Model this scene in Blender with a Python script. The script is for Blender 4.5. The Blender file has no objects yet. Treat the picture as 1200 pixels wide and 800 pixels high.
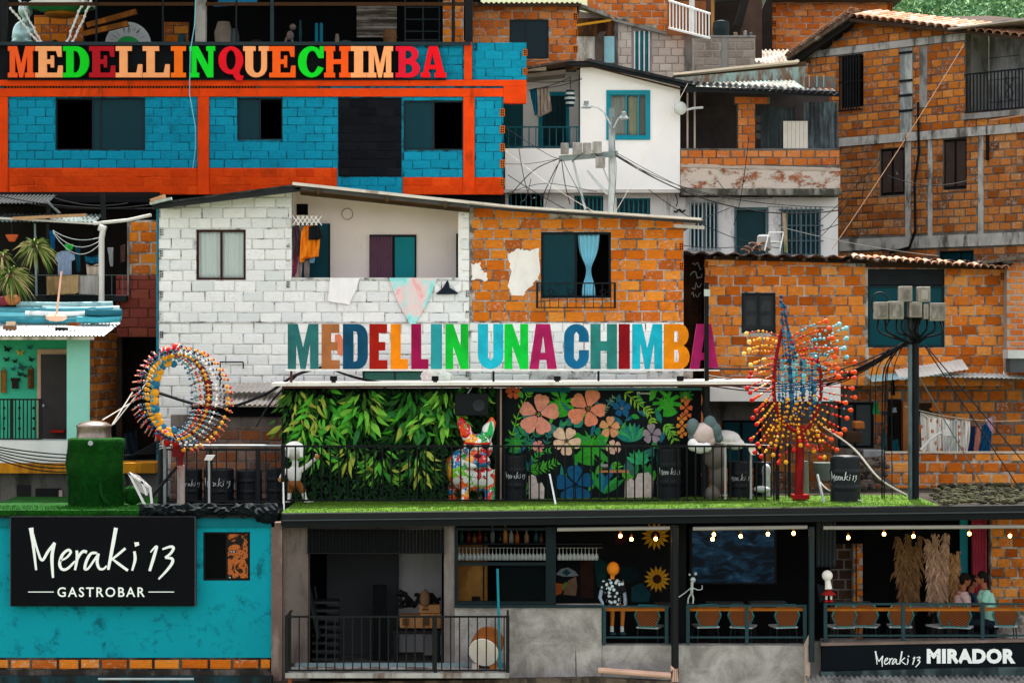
import bpy, bmesh, math, random
from mathutils import Matrix, Vector
from mathutils.geometry import tessellate_polygon
R = math.radians; PI = math.pi
rnd = random.Random(7)
C = bpy.context.scene.collection
SC = bpy.context.scene
FP = 2600.0; CAMY = -40.0; CAMZ = 10.0          # focal length in photo pixels, camera place
cd = bpy.data.cameras.new('camera'); cam = bpy.data.objects.new('camera', cd); C.objects.link(cam)
cam.location = (0, CAMY, CAMZ); cam.rotation_euler = (R(90), 0, 0)
cd.sensor_width = 36; cd.lens = 36*FP/1200; cd.clip_start = .5; cd.clip_end = 3000
SC.camera = cam
SUN_EL, SUN_AZ = 64, 6                            # the sun stands behind the houses, a little to the right
wd = bpy.data.worlds.new('World'); SC.world = wd; wd.use_nodes = True
nt = wd.node_tree; nt.nodes.clear()
sky = nt.nodes.new('ShaderNodeTexSky'); sky.sky_type = 'NISHITA'; sky.sun_disc = False
sky.sun_elevation = R(SUN_EL); sky.sun_rotation = R(SUN_AZ); sky.dust_density = 3.0; sky.air_density = 1.0; sky.ozone_density = 1.0
hs = nt.nodes.new('ShaderNodeHueSaturation'); hs.inputs['Saturation'].default_value = .16
bg = nt.nodes.new('ShaderNodeBackground'); bg.inputs[1].default_value = .15
ow = nt.nodes.new('ShaderNodeOutputWorld')
nt.links.new(sky.outputs[0], hs.inputs['Color']); nt.links.new(hs.outputs[0], bg.inputs[0]); nt.links.new(bg.outputs[0], ow.inputs[0])
sd = bpy.data.lights.new('sun', 'SUN'); sd.energy = 3.6; sd.angle = R(.6); sd.color = (1, .95, .87)
so = bpy.data.objects.new('sun', sd); C.objects.link(so)
_v = Vector((math.sin(R(SUN_AZ))*math.cos(R(SUN_EL)), math.cos(R(SUN_AZ))*math.cos(R(SUN_EL)), math.sin(R(SUN_EL))))
so.rotation_euler = _v.to_track_quat('Z', 'Y').to_euler(); so.location = (0, 0, 60)
SC.view_settings.view_transform = 'Standard'; SC.view_settings.look = 'None'
SC.view_settings.exposure = 1.66; SC.view_settings.gamma = 1
SC.render.engine = 'CYCLES'; SC.cycles.max_bounces = 6; SC.cycles.transparent_max_bounces = 8
def S(Y): return (Y-CAMY)/FP                      # metres per photo pixel at depth Y
def X(px, Y): return (px-600)*S(Y)
def Z(py, Y): return CAMZ+(400-py)*S(Y)
def W(px, py, Y): return Vector((X(px, Y), Y, Z(py, Y)))
ROOTM = {}
def _reg(o, M): ROOTM[o.name] = M
def thing(name, label, cat, loc=(0,0,0), group=None, M=None):
 o = bpy.data.objects.new(name, None); C.objects.link(o); o.empty_display_size = .2
 M = M.copy() if M is not None else Matrix.Translation(Vector(loc))
 o.matrix_world = M; _reg(o, M)
 return tag(o, label, cat, group)
def tag(o, label=None, cat=None, group=None, kind=None):
 if label: o['label'] = label
 if cat: o['category'] = cat
 if group: o['group'] = group
 if kind: o['kind'] = kind
 return o
def frame(p, q):
 """wall frame: x runs from p to q, y goes INTO the wall, z up; p,q world points"""
 u = Vector((q[0]-p[0], q[1]-p[1], 0)).normalized()
 n = Vector((-u.y, u.x, 0))
 M = Matrix.Identity(4)
 for i in range(3): M[i][0] = u[i]; M[i][1] = n[i]; M[i][3] = (p[0], p[1], 0)[i]
 return M
def on_frame(M, px, py):
 """photo pixel -> (u, v) on the wall plane of the frame"""
 o = Vector((0, CAMY, CAMZ)); d = Vector(((px-600)/FP, 1, (400-py)/FP))
 n = M.to_3x3() @ Vector((0, 1, 0)); p = M.translation
 t = (p-o).dot(n)/d.dot(n); w = M.inverted() @ (o+d*t)
 return w.x, w.z
FR = lambda Y: Matrix.Translation((0, Y, 0))
class MB:
 def __init__(s, M=None): s.v = []; s.f = []; s.M = M; s.mi = []; s.cur = 0
 def add(s, vs, fs):
  n = len(s.v)
  s.v += [(s.M @ Vector(p)) if s.M else Vector(p) for p in vs]
  s.f += [tuple(n+i for i in f) for f in fs]; s.mi += [s.cur]*len(fs); return s
 def box(s, x0, x1, y0, y1, z0, z1):
  if x1 < x0: x0, x1 = x1, x0
  if y1 < y0: y0, y1 = y1, y0
  if z1 < z0: z0, z1 = z1, z0
  return s.add([(x0,y0,z0),(x1,y0,z0),(x1,y1,z0),(x0,y1,z0),(x0,y0,z1),(x1,y0,z1),(x1,y1,z1),(x0,y1,z1)],
                     [(0,3,2,1),(4,5,6,7),(0,1,5,4),(1,2,6,5),(2,3,7,6),(3,0,4,7)])
 def beam(s, a, b, w, h=None):
  """square bar between two points"""
  a = Vector(a); b = Vector(b); h = h or w; d = (b-a).normalized()
  up = Vector((0,0,1)) if abs(d.z) < .95 else Vector((0,1,0))
  x = d.cross(up).normalized()*w/2; y = x.cross(d).normalized()*h/2
  return s.add([a-x-y,a+x-y,a+x+y,a-x+y,b-x-y,b+x-y,b+x+y,b-x+y],
                     [(0,3,2,1),(4,5,6,7),(0,1,5,4),(1,2,6,5),(2,3,7,6),(3,0,4,7)])
 def tube(s, pts, r, n=6, cap=True):
  pts = [Vector(p) for p in pts]; k = len(pts); vs = []; prev = None
  for i, p in enumerate(pts):
   d = (pts[min(i+1,k-1)]-pts[max(i-1,0)]).normalized()
   if prev is None:
    up = Vector((0,0,1)) if abs(d.z) < .9 else Vector((0,1,0)); a = d.cross(up).normalized()
   else: a = (prev-d*prev.dot(d)).normalized()
   prev = a; b = d.cross(a); rr = r[i] if isinstance(r, (list,tuple)) else r
   for j in range(n):
    t = 2*PI*j/n; vs.append(p+(a*math.cos(t)+b*math.sin(t))*rr)
  fs = [(i*n+j, i*n+(j+1)%n, (i+1)*n+(j+1)%n, (i+1)*n+j) for i in range(k-1) for j in range(n)]
  if cap: fs += [tuple(range(n))[::-1], tuple(range((k-1)*n, k*n))]
  return s.add(vs, fs)
 def lathe(s, c, prof, n=20, ax='z'):
  """prof: list of (r, h)"""
  c = Vector(c); vs = []
  for r, h in prof:
   for j in range(n):
    t = 2*PI*j/n
    q = (r*math.cos(t), r*math.sin(t), h) if ax == 'z' else ((r*math.cos(t), h, r*math.sin(t)) if ax == 'y' else (h, r*math.cos(t), r*math.sin(t)))
    vs.append(c+Vector(q))
  k = len(prof)
  fs = [(i*n+j, i*n+(j+1)%n, (i+1)*n+(j+1)%n, (i+1)*n+j) for i in range(k-1) for j in range(n)]
  fs += [tuple(range(n))[::-1], tuple(range((k-1)*n, k*n))]
  return s.add(vs, fs)
 def ball(s, c, r, n=8, m=6, sc=(1,1,1), rot=None):
  c = Vector(c); vs = [];
  for i in range(m+1):
   a = PI*i/m
   for j in range(n):
    t = 2*PI*j/n
    q = Vector((r*sc[0]*math.sin(a)*math.cos(t), r*sc[1]*math.sin(a)*math.sin(t), r*sc[2]*math.cos(a)))
    vs.append(c+(rot @ q if rot else q))
  return s.add(vs, [(i*n+j, (i+1)*n+j, (i+1)*n+(j+1)%n, i*n+(j+1)%n) for i in range(m) for j in range(n)])
 def prism(s, outline, y0, y1, holes=(), tilt=None):
  """outline of (x,z) extruded from depth y0 (front) to y1"""
  loops = [list(outline)]+[list(h) for h in holes]
  flat = [p for l in loops for p in l]
  tris = tessellate_polygon([[Vector((p[0], p[1], 0)) for p in l] for l in loops])
  n = len(flat); vs = [(p[0], y0, p[1]) for p in flat]+[(p[0], y1, p[1]) for p in flat]
  fs = []
  for a, b, c in tris:
   A, B, D = flat[a], flat[b], flat[c]
   cr = (B[0]-A[0])*(D[1]-A[1])-(B[1]-A[1])*(D[0]-A[0])
   if abs(cr) < 1e-12: continue
   if cr < 0: a, b, c = a, c, b
   fs.append((a, b, c)); fs.append((n+a, n+c, n+b))
  st = 0
  for li, l in enumerate(loops):
   k = len(l); ar = sum(l[i][0]*l[(i+1)%k][1]-l[(i+1)%k][0]*l[i][1] for i in range(k))
   ccw = ar > 0
   if li: ccw = not ccw
   for i in range(k):
    a, b = st+i, st+(i+1)%k
    fs.append((a, n+a, n+b, b) if ccw else (a, b, n+b, n+a))
   st += k
  return s.add(vs, fs)
 def build(s, name, m, parent=None, label=None, kind=None, smooth=False, cat=None, group=None, bevel=0):
  me = bpy.data.meshes.new(name)
  if parent is not None: M = ROOTM[parent.name]
  else:
   xs = [p.x for p in s.v]; ys = [p.y for p in s.v]; zs = [p.z for p in s.v]
   M = Matrix.Translation(((min(xs)+max(xs))/2, (min(ys)+max(ys))/2, min(zs)))
  I = M.inverted()
  me.from_pydata([tuple(I @ p) for p in s.v], [], s.f)
  if isinstance(m, (list, tuple)):
   for q in m: me.materials.append(q)
   me.polygons.foreach_set('material_index', s.mi)
  else: me.materials.append(m)
  if smooth: me.polygons.foreach_set('use_smooth', [True]*len(me.polygons))
  o = bpy.data.objects.new(name, me); C.objects.link(o)
  if parent is not None: o.parent = parent
  else: o.matrix_world = M
  _reg(o, M)
  if bevel:
   b = o.modifiers.new('edge', 'BEVEL'); b.width = bevel; b.segments = 2; b.limit_method = 'ANGLE'
  return tag(o, label, cat, group, kind)
def share(name, me, parent, Mw, label=None):
 o = bpy.data.objects.new(name, me); C.objects.link(o); o.parent = parent
 o.matrix_basis = ROOTM[parent.name].inverted() @ Mw; return o
def copy_tree(o, parent=None, label=None):
 c = o.copy(); C.objects.link(c); c.parent = parent
 for ch in list(o.children): copy_tree(ch, c)
 if parent is None: ROOTM[c.name] = c.matrix_basis.copy()
 if label: c['label'] = label
 return c
def struct(mb, name, m, **k): return mb.build(name, m, None, kind='structure', **k)
def bake_remesh(o, vox, smooth=3, dec=None):
 """turn the overlapping volumes of o into one continuous skin"""
 r = o.modifiers.new('r', 'REMESH'); r.mode = 'VOXEL'; r.voxel_size = vox; r.use_smooth_shade = True
 if smooth:
  sm = o.modifiers.new('s', 'SMOOTH'); sm.factor = .5; sm.iterations = smooth
 if dec: d = o.modifiers.new('d', 'DECIMATE'); d.ratio = dec
 bpy.context.view_layer.update()
 dg = bpy.context.evaluated_depsgraph_get()
 me = bpy.data.meshes.new_from_object(o.evaluated_get(dg))
 mats = [m for m in o.data.materials]
 o.modifiers.clear(); o.data = me
 if not me.materials:
  for m in mats: me.materials.append(m)
 return o
def hexc(h):
 h = h.lstrip('#'); c = [int(h[i:i+2], 16)/255 for i in (0,2,4)]
 return tuple((x/12.92 if x <= .04045 else ((x+.055)/1.055)**2.4) for x in c)
_mc = {}
class NT:
 def __init__(s, name):
  s.m = bpy.data.materials.new(name); s.m.use_nodes = True; s.t = s.m.node_tree; s.t.nodes.clear()
  s.out = s.n('OutputMaterial'); s.b = s.n('BsdfPrincipled'); s.l(s.b.outputs[0], s.out.inputs[0])
  s.pos = s.n('NewGeometry').outputs['Position']
 def n(s, k, **kw):
  x = s.t.nodes.new('ShaderNode'+k)
  for a, b in kw.items(): setattr(x, a, b)
  return x
 def l(s, a, b): s.t.links.new(a, b)
 def val(s, x, inp):
  if hasattr(x, 'is_linked'): s.l(x, inp)
  else: inp.default_value = x
 def mapv(s, sc, rot=(0,0,0), src=None):
  m = s.n('Mapping'); m.inputs['Scale'].default_value = sc; m.inputs['Rotation'].default_value = rot; s.l(src or s.pos, m.inputs[0]); return m.outputs[0]
 def noise(s, scale, detail=4, vec=None, rough=.6, dist=0):
  x = s.n('TexNoise'); x.inputs['Scale'].default_value = scale; x.inputs['Detail'].default_value = detail
  x.inputs['Roughness'].default_value = rough; x.inputs['Distortion'].default_value = dist
  s.l(vec or s.pos, x.inputs['Vector']); return x.outputs[0]
 def mr(s, x, a, b, c=0., d=1.):
  m = s.n('MapRange'); s.l(x, m.inputs[0])
  for i, q in zip((1,2,3,4), (a,b,c,d)): m.inputs[i].default_value = q
  return m.outputs[0]
 def math(s, op, a, b=0.):
  m = s.n('Math', operation=op); s.val(a, m.inputs[0]); s.val(b, m.inputs[1]); return m.outputs[0]
 def mix(s, f, a, b, mode='MIX'):
  m = s.n('Mix', data_type='RGBA', blend_type=mode)
  s.val(f, m.inputs[0])
  for q, i in ((a, 6), (b, 7)):
   if isinstance(q, tuple): m.inputs[i].default_value = (*q[:3], 1)
   else: s.l(q, m.inputs[i])
  return m.outputs[2]
 def ramp(s, x, stops, interp='LINEAR'):
  r = s.n('ValToRGB'); r.color_ramp.interpolation = interp; e = r.color_ramp.elements
  while len(e) < len(stops): e.new(.5)
  for q, (p, c) in zip(e, stops): q.position = p; q.color = (*c, 1)
  s.l(x, r.inputs[0]); return r.outputs[0]
 def bump(s, h, st, dist=.02):
  b = s.n('Bump'); b.inputs['Strength'].default_value = st; b.inputs['Distance'].default_value = dist; s.l(h, b.inputs['Height']); s.l(b.outputs[0], s.b.inputs['Normal'])
 def done(s, col, rough=.85, spec=.3, metal=0.):
  s.val((*col, 1) if isinstance(col, tuple) else col, s.b.inputs['Base Color']); s.val(rough, s.b.inputs['Roughness'])
  s.b.inputs['Specular IOR Level'].default_value = spec if metal else spec*.35; s.b.inputs['Metallic'].default_value = metal
  return s.m
def sc(c, k): return tuple(min(1, x*k) for x in c)
def M(h, rough=.8, var=.2, scale=2.5, bump=.25, spec=.3, metal=0., dirt=None, dirtamt=.5, dirtscale=(1.2,1.2,.35), fine=40, name=None):
 """plain surface with uneven tone, fine grain, optional dirt or wear patches"""
 key = (h, rough, var, scale, bump, spec, metal, dirt, dirtamt, dirtscale, fine)
 if key in _mc: return _mc[key]
 t = NT(name or 'surface_'+h.strip('#')); c = hexc(h)
 n1 = t.mr(t.noise(scale, 5), .3, .7); n2 = t.noise(fine, 3)
 col = t.mix(n1, sc(c, 1-var), sc(c, 1+var*.6)); col = t.mix(t.mr(n2, .35, .65, 0, var*.7), col, sc(c, .6))
 if dirt:
  dn = t.noise(2.2, 7, t.mapv(dirtscale), .68)
  col = t.mix(t.mr(dn, 1-dirtamt-.08+.02, 1-dirtamt+.06, 0, .85), col, hexc(dirt))
 if bump: t.bump(n2, bump, .01)
 _mc[key] = t.done(col, rough, spec, metal); return _mc[key]
def brickM(cols, mort='9a948c', smear=.3, dark='4a2208', darkamt=.3, groove=.35, patch=None, patchamt=.3, rough=.9, name='brick_surface', pfreq=1.3):
 """per-brick tone, extrusion grooves, mortar smears, darker burnt patches"""
 t = NT(name)
 oi = t.n('ObjectInfo').outputs['Random']; isl = t.t.nodes.new('ShaderNodeNewGeometry').outputs['Random Per Island']
 r = t.math('FRACT', t.math('ADD', oi, isl))
 k = len(cols); col = t.ramp(r, [(i/(k-1) if k > 1 else 0, hexc(c)) for i, c in enumerate(cols)])
 n = t.noise(9, 5, t.mapv((1,1,2.2))); col = t.mix(t.mr(n, .35, .7, 0, .55), col, t.mix(.5, col, hexc(dark)))
 if darkamt: col = t.mix(t.mr(t.noise(.9, 6, None, .7), .62-.3*darkamt, .8-.2*darkamt, 0, .75), col, hexc(dark))
 sm = t.noise(14, 6, None, .7, .6)
 sm2 = t.math('ADD', sm, t.math('MULTIPLY', t.math('SUBTRACT', r, .5), .12))
 if smear: col = t.mix(t.mr(sm2, .66-.2*smear, .80-.18*smear, 0, .85), col, hexc(mort))
 if patch:
  pn = t.noise(pfreq, 8, None, .72, .4); col = t.mix(t.mr(pn, .78-.4*patchamt, .80-.4*patchamt), col, hexc(patch))
 w = t.n('TexWave', wave_type='BANDS', bands_direction='Z'); w.inputs['Scale'].default_value = 9; w.inputs['Distortion'].default_value = .6
 t.l(t.pos, w.inputs[0])
 col = t.mix(t.math('MULTIPLY', w.outputs[1], groove*.35), col, sc(hexc(dark), .8))
 h = t.math('ADD', t.math('MULTIPLY', w.outputs[1], groove), t.noise(45, 4)); t.bump(h, .5, .012)
 return t.done(col, rough, .2)
def glassM(h, refl=.14, name='window_glass', dark=.55):
 key = ('g', h, refl)
 if key in _mc: return _mc[key]
 t = NT(name); c = hexc(h)
 tr = t.n('BsdfTransparent'); tr.inputs[0].default_value = (.93,.95,.95,1) if dark < .2 else (min(1,c[0]*1.2+.1), min(1,c[1]*1.2+.2), min(1,c[2]*1.2+.2), 1)
 d = t.n('BsdfPrincipled'); d.inputs['Base Color'].default_value = (*sc(c, .8), 1); d.inputs['Roughness'].default_value = .12; d.inputs['Specular IOR Level'].default_value = .12
 mx = t.n('MixShader'); mx.inputs[0].default_value = dark; t.l(tr.outputs[0], mx.inputs[1]); t.l(d.outputs[0], mx.inputs[2]); t.l(mx.outputs[0], t.out.inputs[0])
 _mc[key] = t.m; return t.m
def emitM(h, st):
 t = NT('glow'); t.b.inputs['Emission Color'].default_value = (*hexc(h), 1); t.b.inputs['Emission Strength'].default_value = st
 return t.done(hexc(h), .4)
MORT = M('b6ada2', .95, .35, 5, .8, dirt='4a4038', dirtamt=.5, dirtscale=(1.6,1.6,1.6))
MORTD = M('6c6862', .95, .3, 4, .6, dirt='4c4038', dirtamt=.45)
CONC = M('8d8a86', .92, .22, 1.5, .5, dirt='4f4c4a', dirtamt=.42, dirtscale=(1,1,.5))
CONCD = M('6d6a68', .92, .25, 1.5, .5, dirt='35322f', dirtamt=.45)
BLACK = M('0c0e11', .5, .2, 3, .1, spec=.4)
BLACKM = M('090b0e', .75, .3, 3, .2, spec=.3)
DKTEAL = M('15282d', .45, .2, 3, .1, spec=.5)
IRON = M('0f1214', .45, .25, 6, .2, spec=.5, dirt='4a2c1a', dirtamt=.3)
GALV = M('9aa3a4', .45, .25, 5, .15, spec=.6, metal=.4)
WHITE = M('e9e7e2', .7, .06, 2, .1)
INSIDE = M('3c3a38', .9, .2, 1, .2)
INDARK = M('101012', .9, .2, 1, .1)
WOOD = M('7d5a38', .8, .35, 3, .4, dirt='4a3220', dirtamt=.45, dirtscale=(1,1,3))
WOODL = M('c09a6a', .75, .2, 3, .3)
PVC = M('c9c6bf', .5, .1, 3, .05, spec=.4, dirt='8d8578', dirtamt=.35)
BR_OR = brickM(['c05e14','d2701a','de8226','d87820','e89434','a8541a','c8681c','dd8630'], 'c4b8aa', .4, '6a2e0c', .16, name='orange_brick')
BR_RT = brickM(['9c4a16','c06218','d6762a','e08a36','cf7024','e89a48'], 'c4ab8e', .4, '6a2c0a', .2, name='pale_orange_brick')
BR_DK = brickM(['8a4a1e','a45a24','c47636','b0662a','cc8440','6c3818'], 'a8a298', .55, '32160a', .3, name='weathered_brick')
BR_RED = brickM(['ba5c22','cb6a2a','da823e','c2642a','e09050','ce7434'], 'b4a69a', .4, '64300f', .16, name='red_orange_brick')
BR_WH = brickM(['e6e7e5','efeeeb','f2f1ed','dcdfde','ececea','f5f4f1'], 'b4aca4', .22, 'c6cac9', .12, .45, 'b5602c', .2, name='white_painted_brick', pfreq=2.1)
BR_BL = brickM(['0d86a2','0f8ca8','118fae','0d829e','1292ae'], '0a86a0', .05, '08485c', .28, .35, 'a6855a', .10, name='turquoise_painted_brick', pfreq=3)
BR_OG = brickM(['c83a0a','d8440c','cc3e0c','e24c12'], 'b8380c', .05, '7a260a', .35, .35, None, name='orange_painted_brick')
BR_BK = brickM(['0c0e12','14171c','0e1014','181b20'], '14171c', .05, '08090c', .2, .25, 'b9b4a8', .10, name='black_painted_brick', pfreq=5)
BR_GR = brickM(['c4b6aa','d4c6ba','ccbeb2','dccfc3','b8aca2'], 'dcd4ca', .3, '9a9086', .1, .1, name='grey_block')
BR_PK = brickM(['7c3a2e','8e483a','86403a','98523e'], '6c3c34', .2, '4a2420', .3, .2, name='pink_washed_brick')
def _brickmesh(seed):
 q = random.Random(seed); j = lambda a: q.uniform(-a, a)
 cx, cz, fy = .045, .085, -1.0
 vs = []
 for (x, z) in ((0,0),(1,0),(1,1),(0,1)):
  vs.append((x, 0, z))
 for (x, z) in ((0,0),(1,0),(1,1),(0,1)):
  vs.append((x+(j(.01)), -.55+j(.15), z+j(.03)))
 for (x, z) in ((cx,cz),(1-cx,cz),(1-cx,1-cz),(cx,1-cz)):
  vs.append((x+j(.012), -1+j(.25), z+j(.03)))
 fs = [(8,9,10,11)]
 for k in range(4):
  a, b = k, (k+1)%4
  fs += [(4+a, 4+b, 8+b, 8+a), (a, b, 4+b, 4+a)]
 return vs, fs
BV = [_brickmesh(i) for i in range(8)]
_bm = {}
def brick_mesh(i, m):
 if (i, m.name) not in _bm:
  me = bpy.data.meshes.new('brick'); me.from_pydata(*([BV[i][0]]+[[]]+[BV[i][1]])); me.materials.append(m); _bm[(i, m.name)] = me
 return _bm[(i, m.name)]
def spans(outline, v):
 xs = []
 for i in range(len(outline)):
  (x0, y0), (x1, y1) = outline[i], outline[(i+1) % len(outline)]
  if (y0 <= v) != (y1 <= v): xs.append(x0+(x1-x0)*(v-y0)/(y1-y0))
 xs.sort(); return [(xs[i], xs[i+1]) for i in range(0, len(xs)-1, 2)]
def bricks(root, Mf, outline, holes, bw, bh, m, gap=.022, proud=.014, seed=1, budget=None, name='brick', v_origin=None, jit=.009, wonk=0):
 """courses of separate bricks inside the outline (u,v) minus rectangular holes (u0,u1,v0,v1)"""
 q = random.Random(seed); vmin = min(p[1] for p in outline); vmax = max(p[1] for p in outline)
 v = v_origin if v_origin is not None else vmin; out = []; row = 0
 holes = [(min(h[0],h[1]), max(h[0],h[1]), min(h[2],h[3]), max(h[2],h[3])) for h in holes]
 while v < vmax-.02:
  a, b = v+gap/2, v+bh-gap/2
  segs = [(x0, x1, a, b) for x0, x1 in spans(outline, (a+min(b, vmax))/2)]
  segs = [(x0, x1, a, min(b, vmax)) for x0, x1, a, b in segs if b > vmin]
  for h in holes:
   ns = []
   for (x0, x1, c, d) in segs:
    if h[3] <= c+.01 or h[2] >= d-.01 or h[1] <= x0 or h[0] >= x1: ns.append((x0,x1,c,d)); continue
    if h[0] > x0: ns.append((x0, h[0], c, d))
    if h[1] < x1: ns.append((h[1], x1, c, d))
    i0, i1 = max(x0, h[0]), min(x1, h[1])
    if h[2]-c > .05: ns.append((i0, i1, c, h[2]-gap/2))
    if d-h[3] > .05: ns.append((i0, i1, h[3]+gap/2, d))
   segs = ns
  u0 = (row % 2)*bw*.5+q.uniform(-.06,.06)*bw
  for (x0, x1, c, d) in segs:
   k = math.floor((x0-u0)/bw); e = u0+k*bw
   while e < x1:
    w = bw*(1+q.uniform(-wonk, wonk)); l, r = max(e+gap/2, x0), min(e+w-gap/2, x1)
    if r-l > .05: out.append((l+q.uniform(0,jit), r-q.uniform(0,jit), c+q.uniform(-jit,jit), d+q.uniform(-jit,jit), (r-l) < .8*bw))
    e += w
  v += bh; row += 1
 idx = list(range(len(out))); q.shuffle(idx); idx.sort(key=lambda i: out[i][4])
 left = BUD.get(root.name, 290) if budget is None else budget
 solo, rest = idx[:left], idx[left:]
 if budget is None: BUD[root.name] = left-len(solo)
 for i in solo:
  l, r, c, d, _ = out[i]
  share(name, brick_mesh(q.randrange(8), m), root, Mf @ Matrix.Translation((l, 0, c)) @ Matrix.Diagonal((r-l, proud*q.uniform(.6,1.5), d-c, 1)))
 if rest:
  mb = MB(Mf)
  for i in rest:
   l, r, c, d, _ = out[i]; vs, fs = BV[q.randrange(8)]; pr = proud*q.uniform(.6,1.5)
   mb.add([(l+x*(r-l), y*pr, c+z*(d-c)) for x, y, z in vs], fs)
  mb.build('brickwork', m, root, kind='stuff')
 return out
BUD = {}
def rect(u0, u1, v0, v1): return [(u0, v0), (u1, v0), (u1, v1), (u0, v1)]
def wall(root, Mf, outline, holes=(), th=.18, m=None, name='wall', y0=0., label=None):
 return MB(Mf).prism(outline, y0, y0+th, [rect(min(h[0],h[1]), max(h[0],h[1]), min(h[2],h[3]), max(h[2],h[3])) for h in holes]).build(name, m, root, label=label)
def shell(root, Mf, u0, u1, v0, v1, y0, y1, m, t=.15, top=True, floor=True, left=True, right=True):
 """the other walls of a building, butted behind the front wall"""
 if left: MB(Mf).box(u0, u0+t, y0, y1, v0, v1).build('side_wall', m, root)
 if right: MB(Mf).box(u1-t, u1, y0, y1, v0, v1).build('side_wall', m, root)
 MB(Mf).box(u0+t+.002, u1-t-.002, y1-t, y1, v0, v1).build('back_wall', m, root)
 if floor: MB(Mf).box(u0+t+.002, u1-t-.002, y0+.002, y1-t-.002, v0, v0+.12).build('floor_slab', m, root)
 if top: MB(Mf).box(u0+t+.002, u1-t-.002, y0+.002, y1-t-.002, v1-.12, v1-.003).build('ceiling_slab', m, root)
def window(root, Mf, u0, u1, v0, v1, fm, gm, fw=.04, y=.06, splits=(.5,), open_pane=None, fd=.05, panes=True, cmat=None, name='window', label=None, skip=()):
 """frame with mullions; each pane a sub-part"""
 if u1 < u0: u0, u1 = u1, u0
 if v1 < v0: v0, v1 = v1, v0
 mb = MB(Mf); mb.box(u0, u1, y, y+fd, v0, v0+fw).box(u0, u1, y, y+fd, v1-fw, v1)
 mb.box(u0, u0+fw, y, y+fd, v0+fw, v1-fw).box(u1-fw, u1, y, y+fd, v0+fw, v1-fw)
 xs = [u0+fw]+[u0+(u1-u0)*s for s in splits]+[u1-fw]
 for s in splits:
  x = u0+(u1-u0)*s; mb.box(x-fw/2, x+fw/2, y+.004, y+fd-.004, v0+fw, v1-fw)
 w = mb.build(name, fm, root, label=label)
 for i in range(len(xs)-1):
  if i in skip: continue
  a = xs[i]+(fw/2 if i else 0); b = xs[i+1]-(fw/2 if i < len(xs)-2 else 0)
  MB(Mf).box(a, b, y+fd*.4, y+fd*.4+.008, v0+fw, v1-fw).build('pane', gm, w)
 return w
def bars(root, Mf, u0, u1, v0, v1, n, m, y=-.04, r=.012, hz=(), name='window_bars', parent=None):
 mb = MB(Mf)
 for i in range(n):
  x = u0+(u1-u0)*(i+.5)/n; mb.box(x-r, x+r, y-r, y+r, v0, v1)
 for h in (0, 1)+tuple(hz):
  z = v0+(v1-v0)*h; mb.box(u0, u1, y+r+.001, y+r+.012, z-.015, z+.015)
 return mb.build(name, m, parent or root)
def drape(mb, u0, u1, v0, v1, y, folds=5, amp=.03, w0=1., w1=1., pinch=None, nu=28, nv=10, th=.012, seed=0):
 """hanging cloth with folds; widths w0 (top) w1 (bottom); pinch=(height, factor)"""
 q = random.Random(seed); ph = q.uniform(0, 6)
 vs = []; c = (u0+u1)/2; hw = (u1-u0)/2
 for side in (0, 1):
  for j in range(nv+1):
   t = j/nv; w = w1+(w0-w1)*t
   if pinch: w *= 1-(1-pinch[1])*math.exp(-((t-pinch[0])/.22)**2)
   for i in range(nu+1):
    s = i/nu*2-1
    f = amp*math.sin(folds*PI*(s+1)+ph+.4*math.sin(3*t+ph))*(1 if pinch is None else .6+.4*abs(t-pinch[0]))
    vs.append((c+s*hw*w, y+f+side*th, v0+(v1-v0)*t))
 N = (nu+1)*(nv+1); fs = []
 for j in range(nv):
  for i in range(nu):
   a = j*(nu+1)+i; fs.append((a, a+1, a+nu+2, a+nu+1)); fs.append((N+a, N+a+nu+1, N+a+nu+2, N+a+1))
 for i in range(nu):
  a = i; fs.append((a, N+a, N+a+1, a+1)); a = nv*(nu+1)+i; fs.append((a, a+1, N+a+1, N+a))
 for j in range(nv):
  a = j*(nu+1); b = a+nu+1; fs.append((a, b, N+b, N+a)); a += nu; b += nu; fs.append((a, N+a, N+b, b))
 return mb.add(vs, fs)
def corrugated(mb, u0, u1, ya, za, yb, zb, wave=.09, amp=.018, th=.006, zu=0., n=None, rag=0, seed=1):
 """sheet from front edge (ya,za) to back edge (yb,zb); zu: rise along u"""
 q = random.Random(seed)
 if u1 < u0: u0, u1 = u1, u0
 st = wave/6; k = max(6, int((u1-u0)/st)); vs = []
 sh = 0
 for side in (0, 1):
  for j in range(2):
   Y, z = (ya, za) if j == 0 else (yb, zb)
   for i in range(k+1):
    u = u0+(u1-u0)*i/k; w = amp*math.sin(2*PI*(u-u0)/wave)
    vs.append((u, Y, z+w-side*th+zu*(u-u0)))
 N = 2*(k+1); fs = []
 for i in range(k):
  a = i; b = k+1+i
  fs.append((a, a+1, b+1, b)); fs.append((N+a, N+b, N+b+1, N+a+1)); fs.append((a, N+a, N+a+1, a+1)); fs.append((b, b+1, N+b+1, N+b))
 fs += [(0, k+1, N+k+1, N), (k, N+k, N+2*k+1, 2*k+1)]
 return mb.add(vs, fs)
def sag(a, b, s, n=14):
 a = Vector(a); b = Vector(b)
 return [a.lerp(b, i/n)-Vector((0, 0, s*4*(i/n)*(1-i/n))) for i in range(n+1)]
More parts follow.
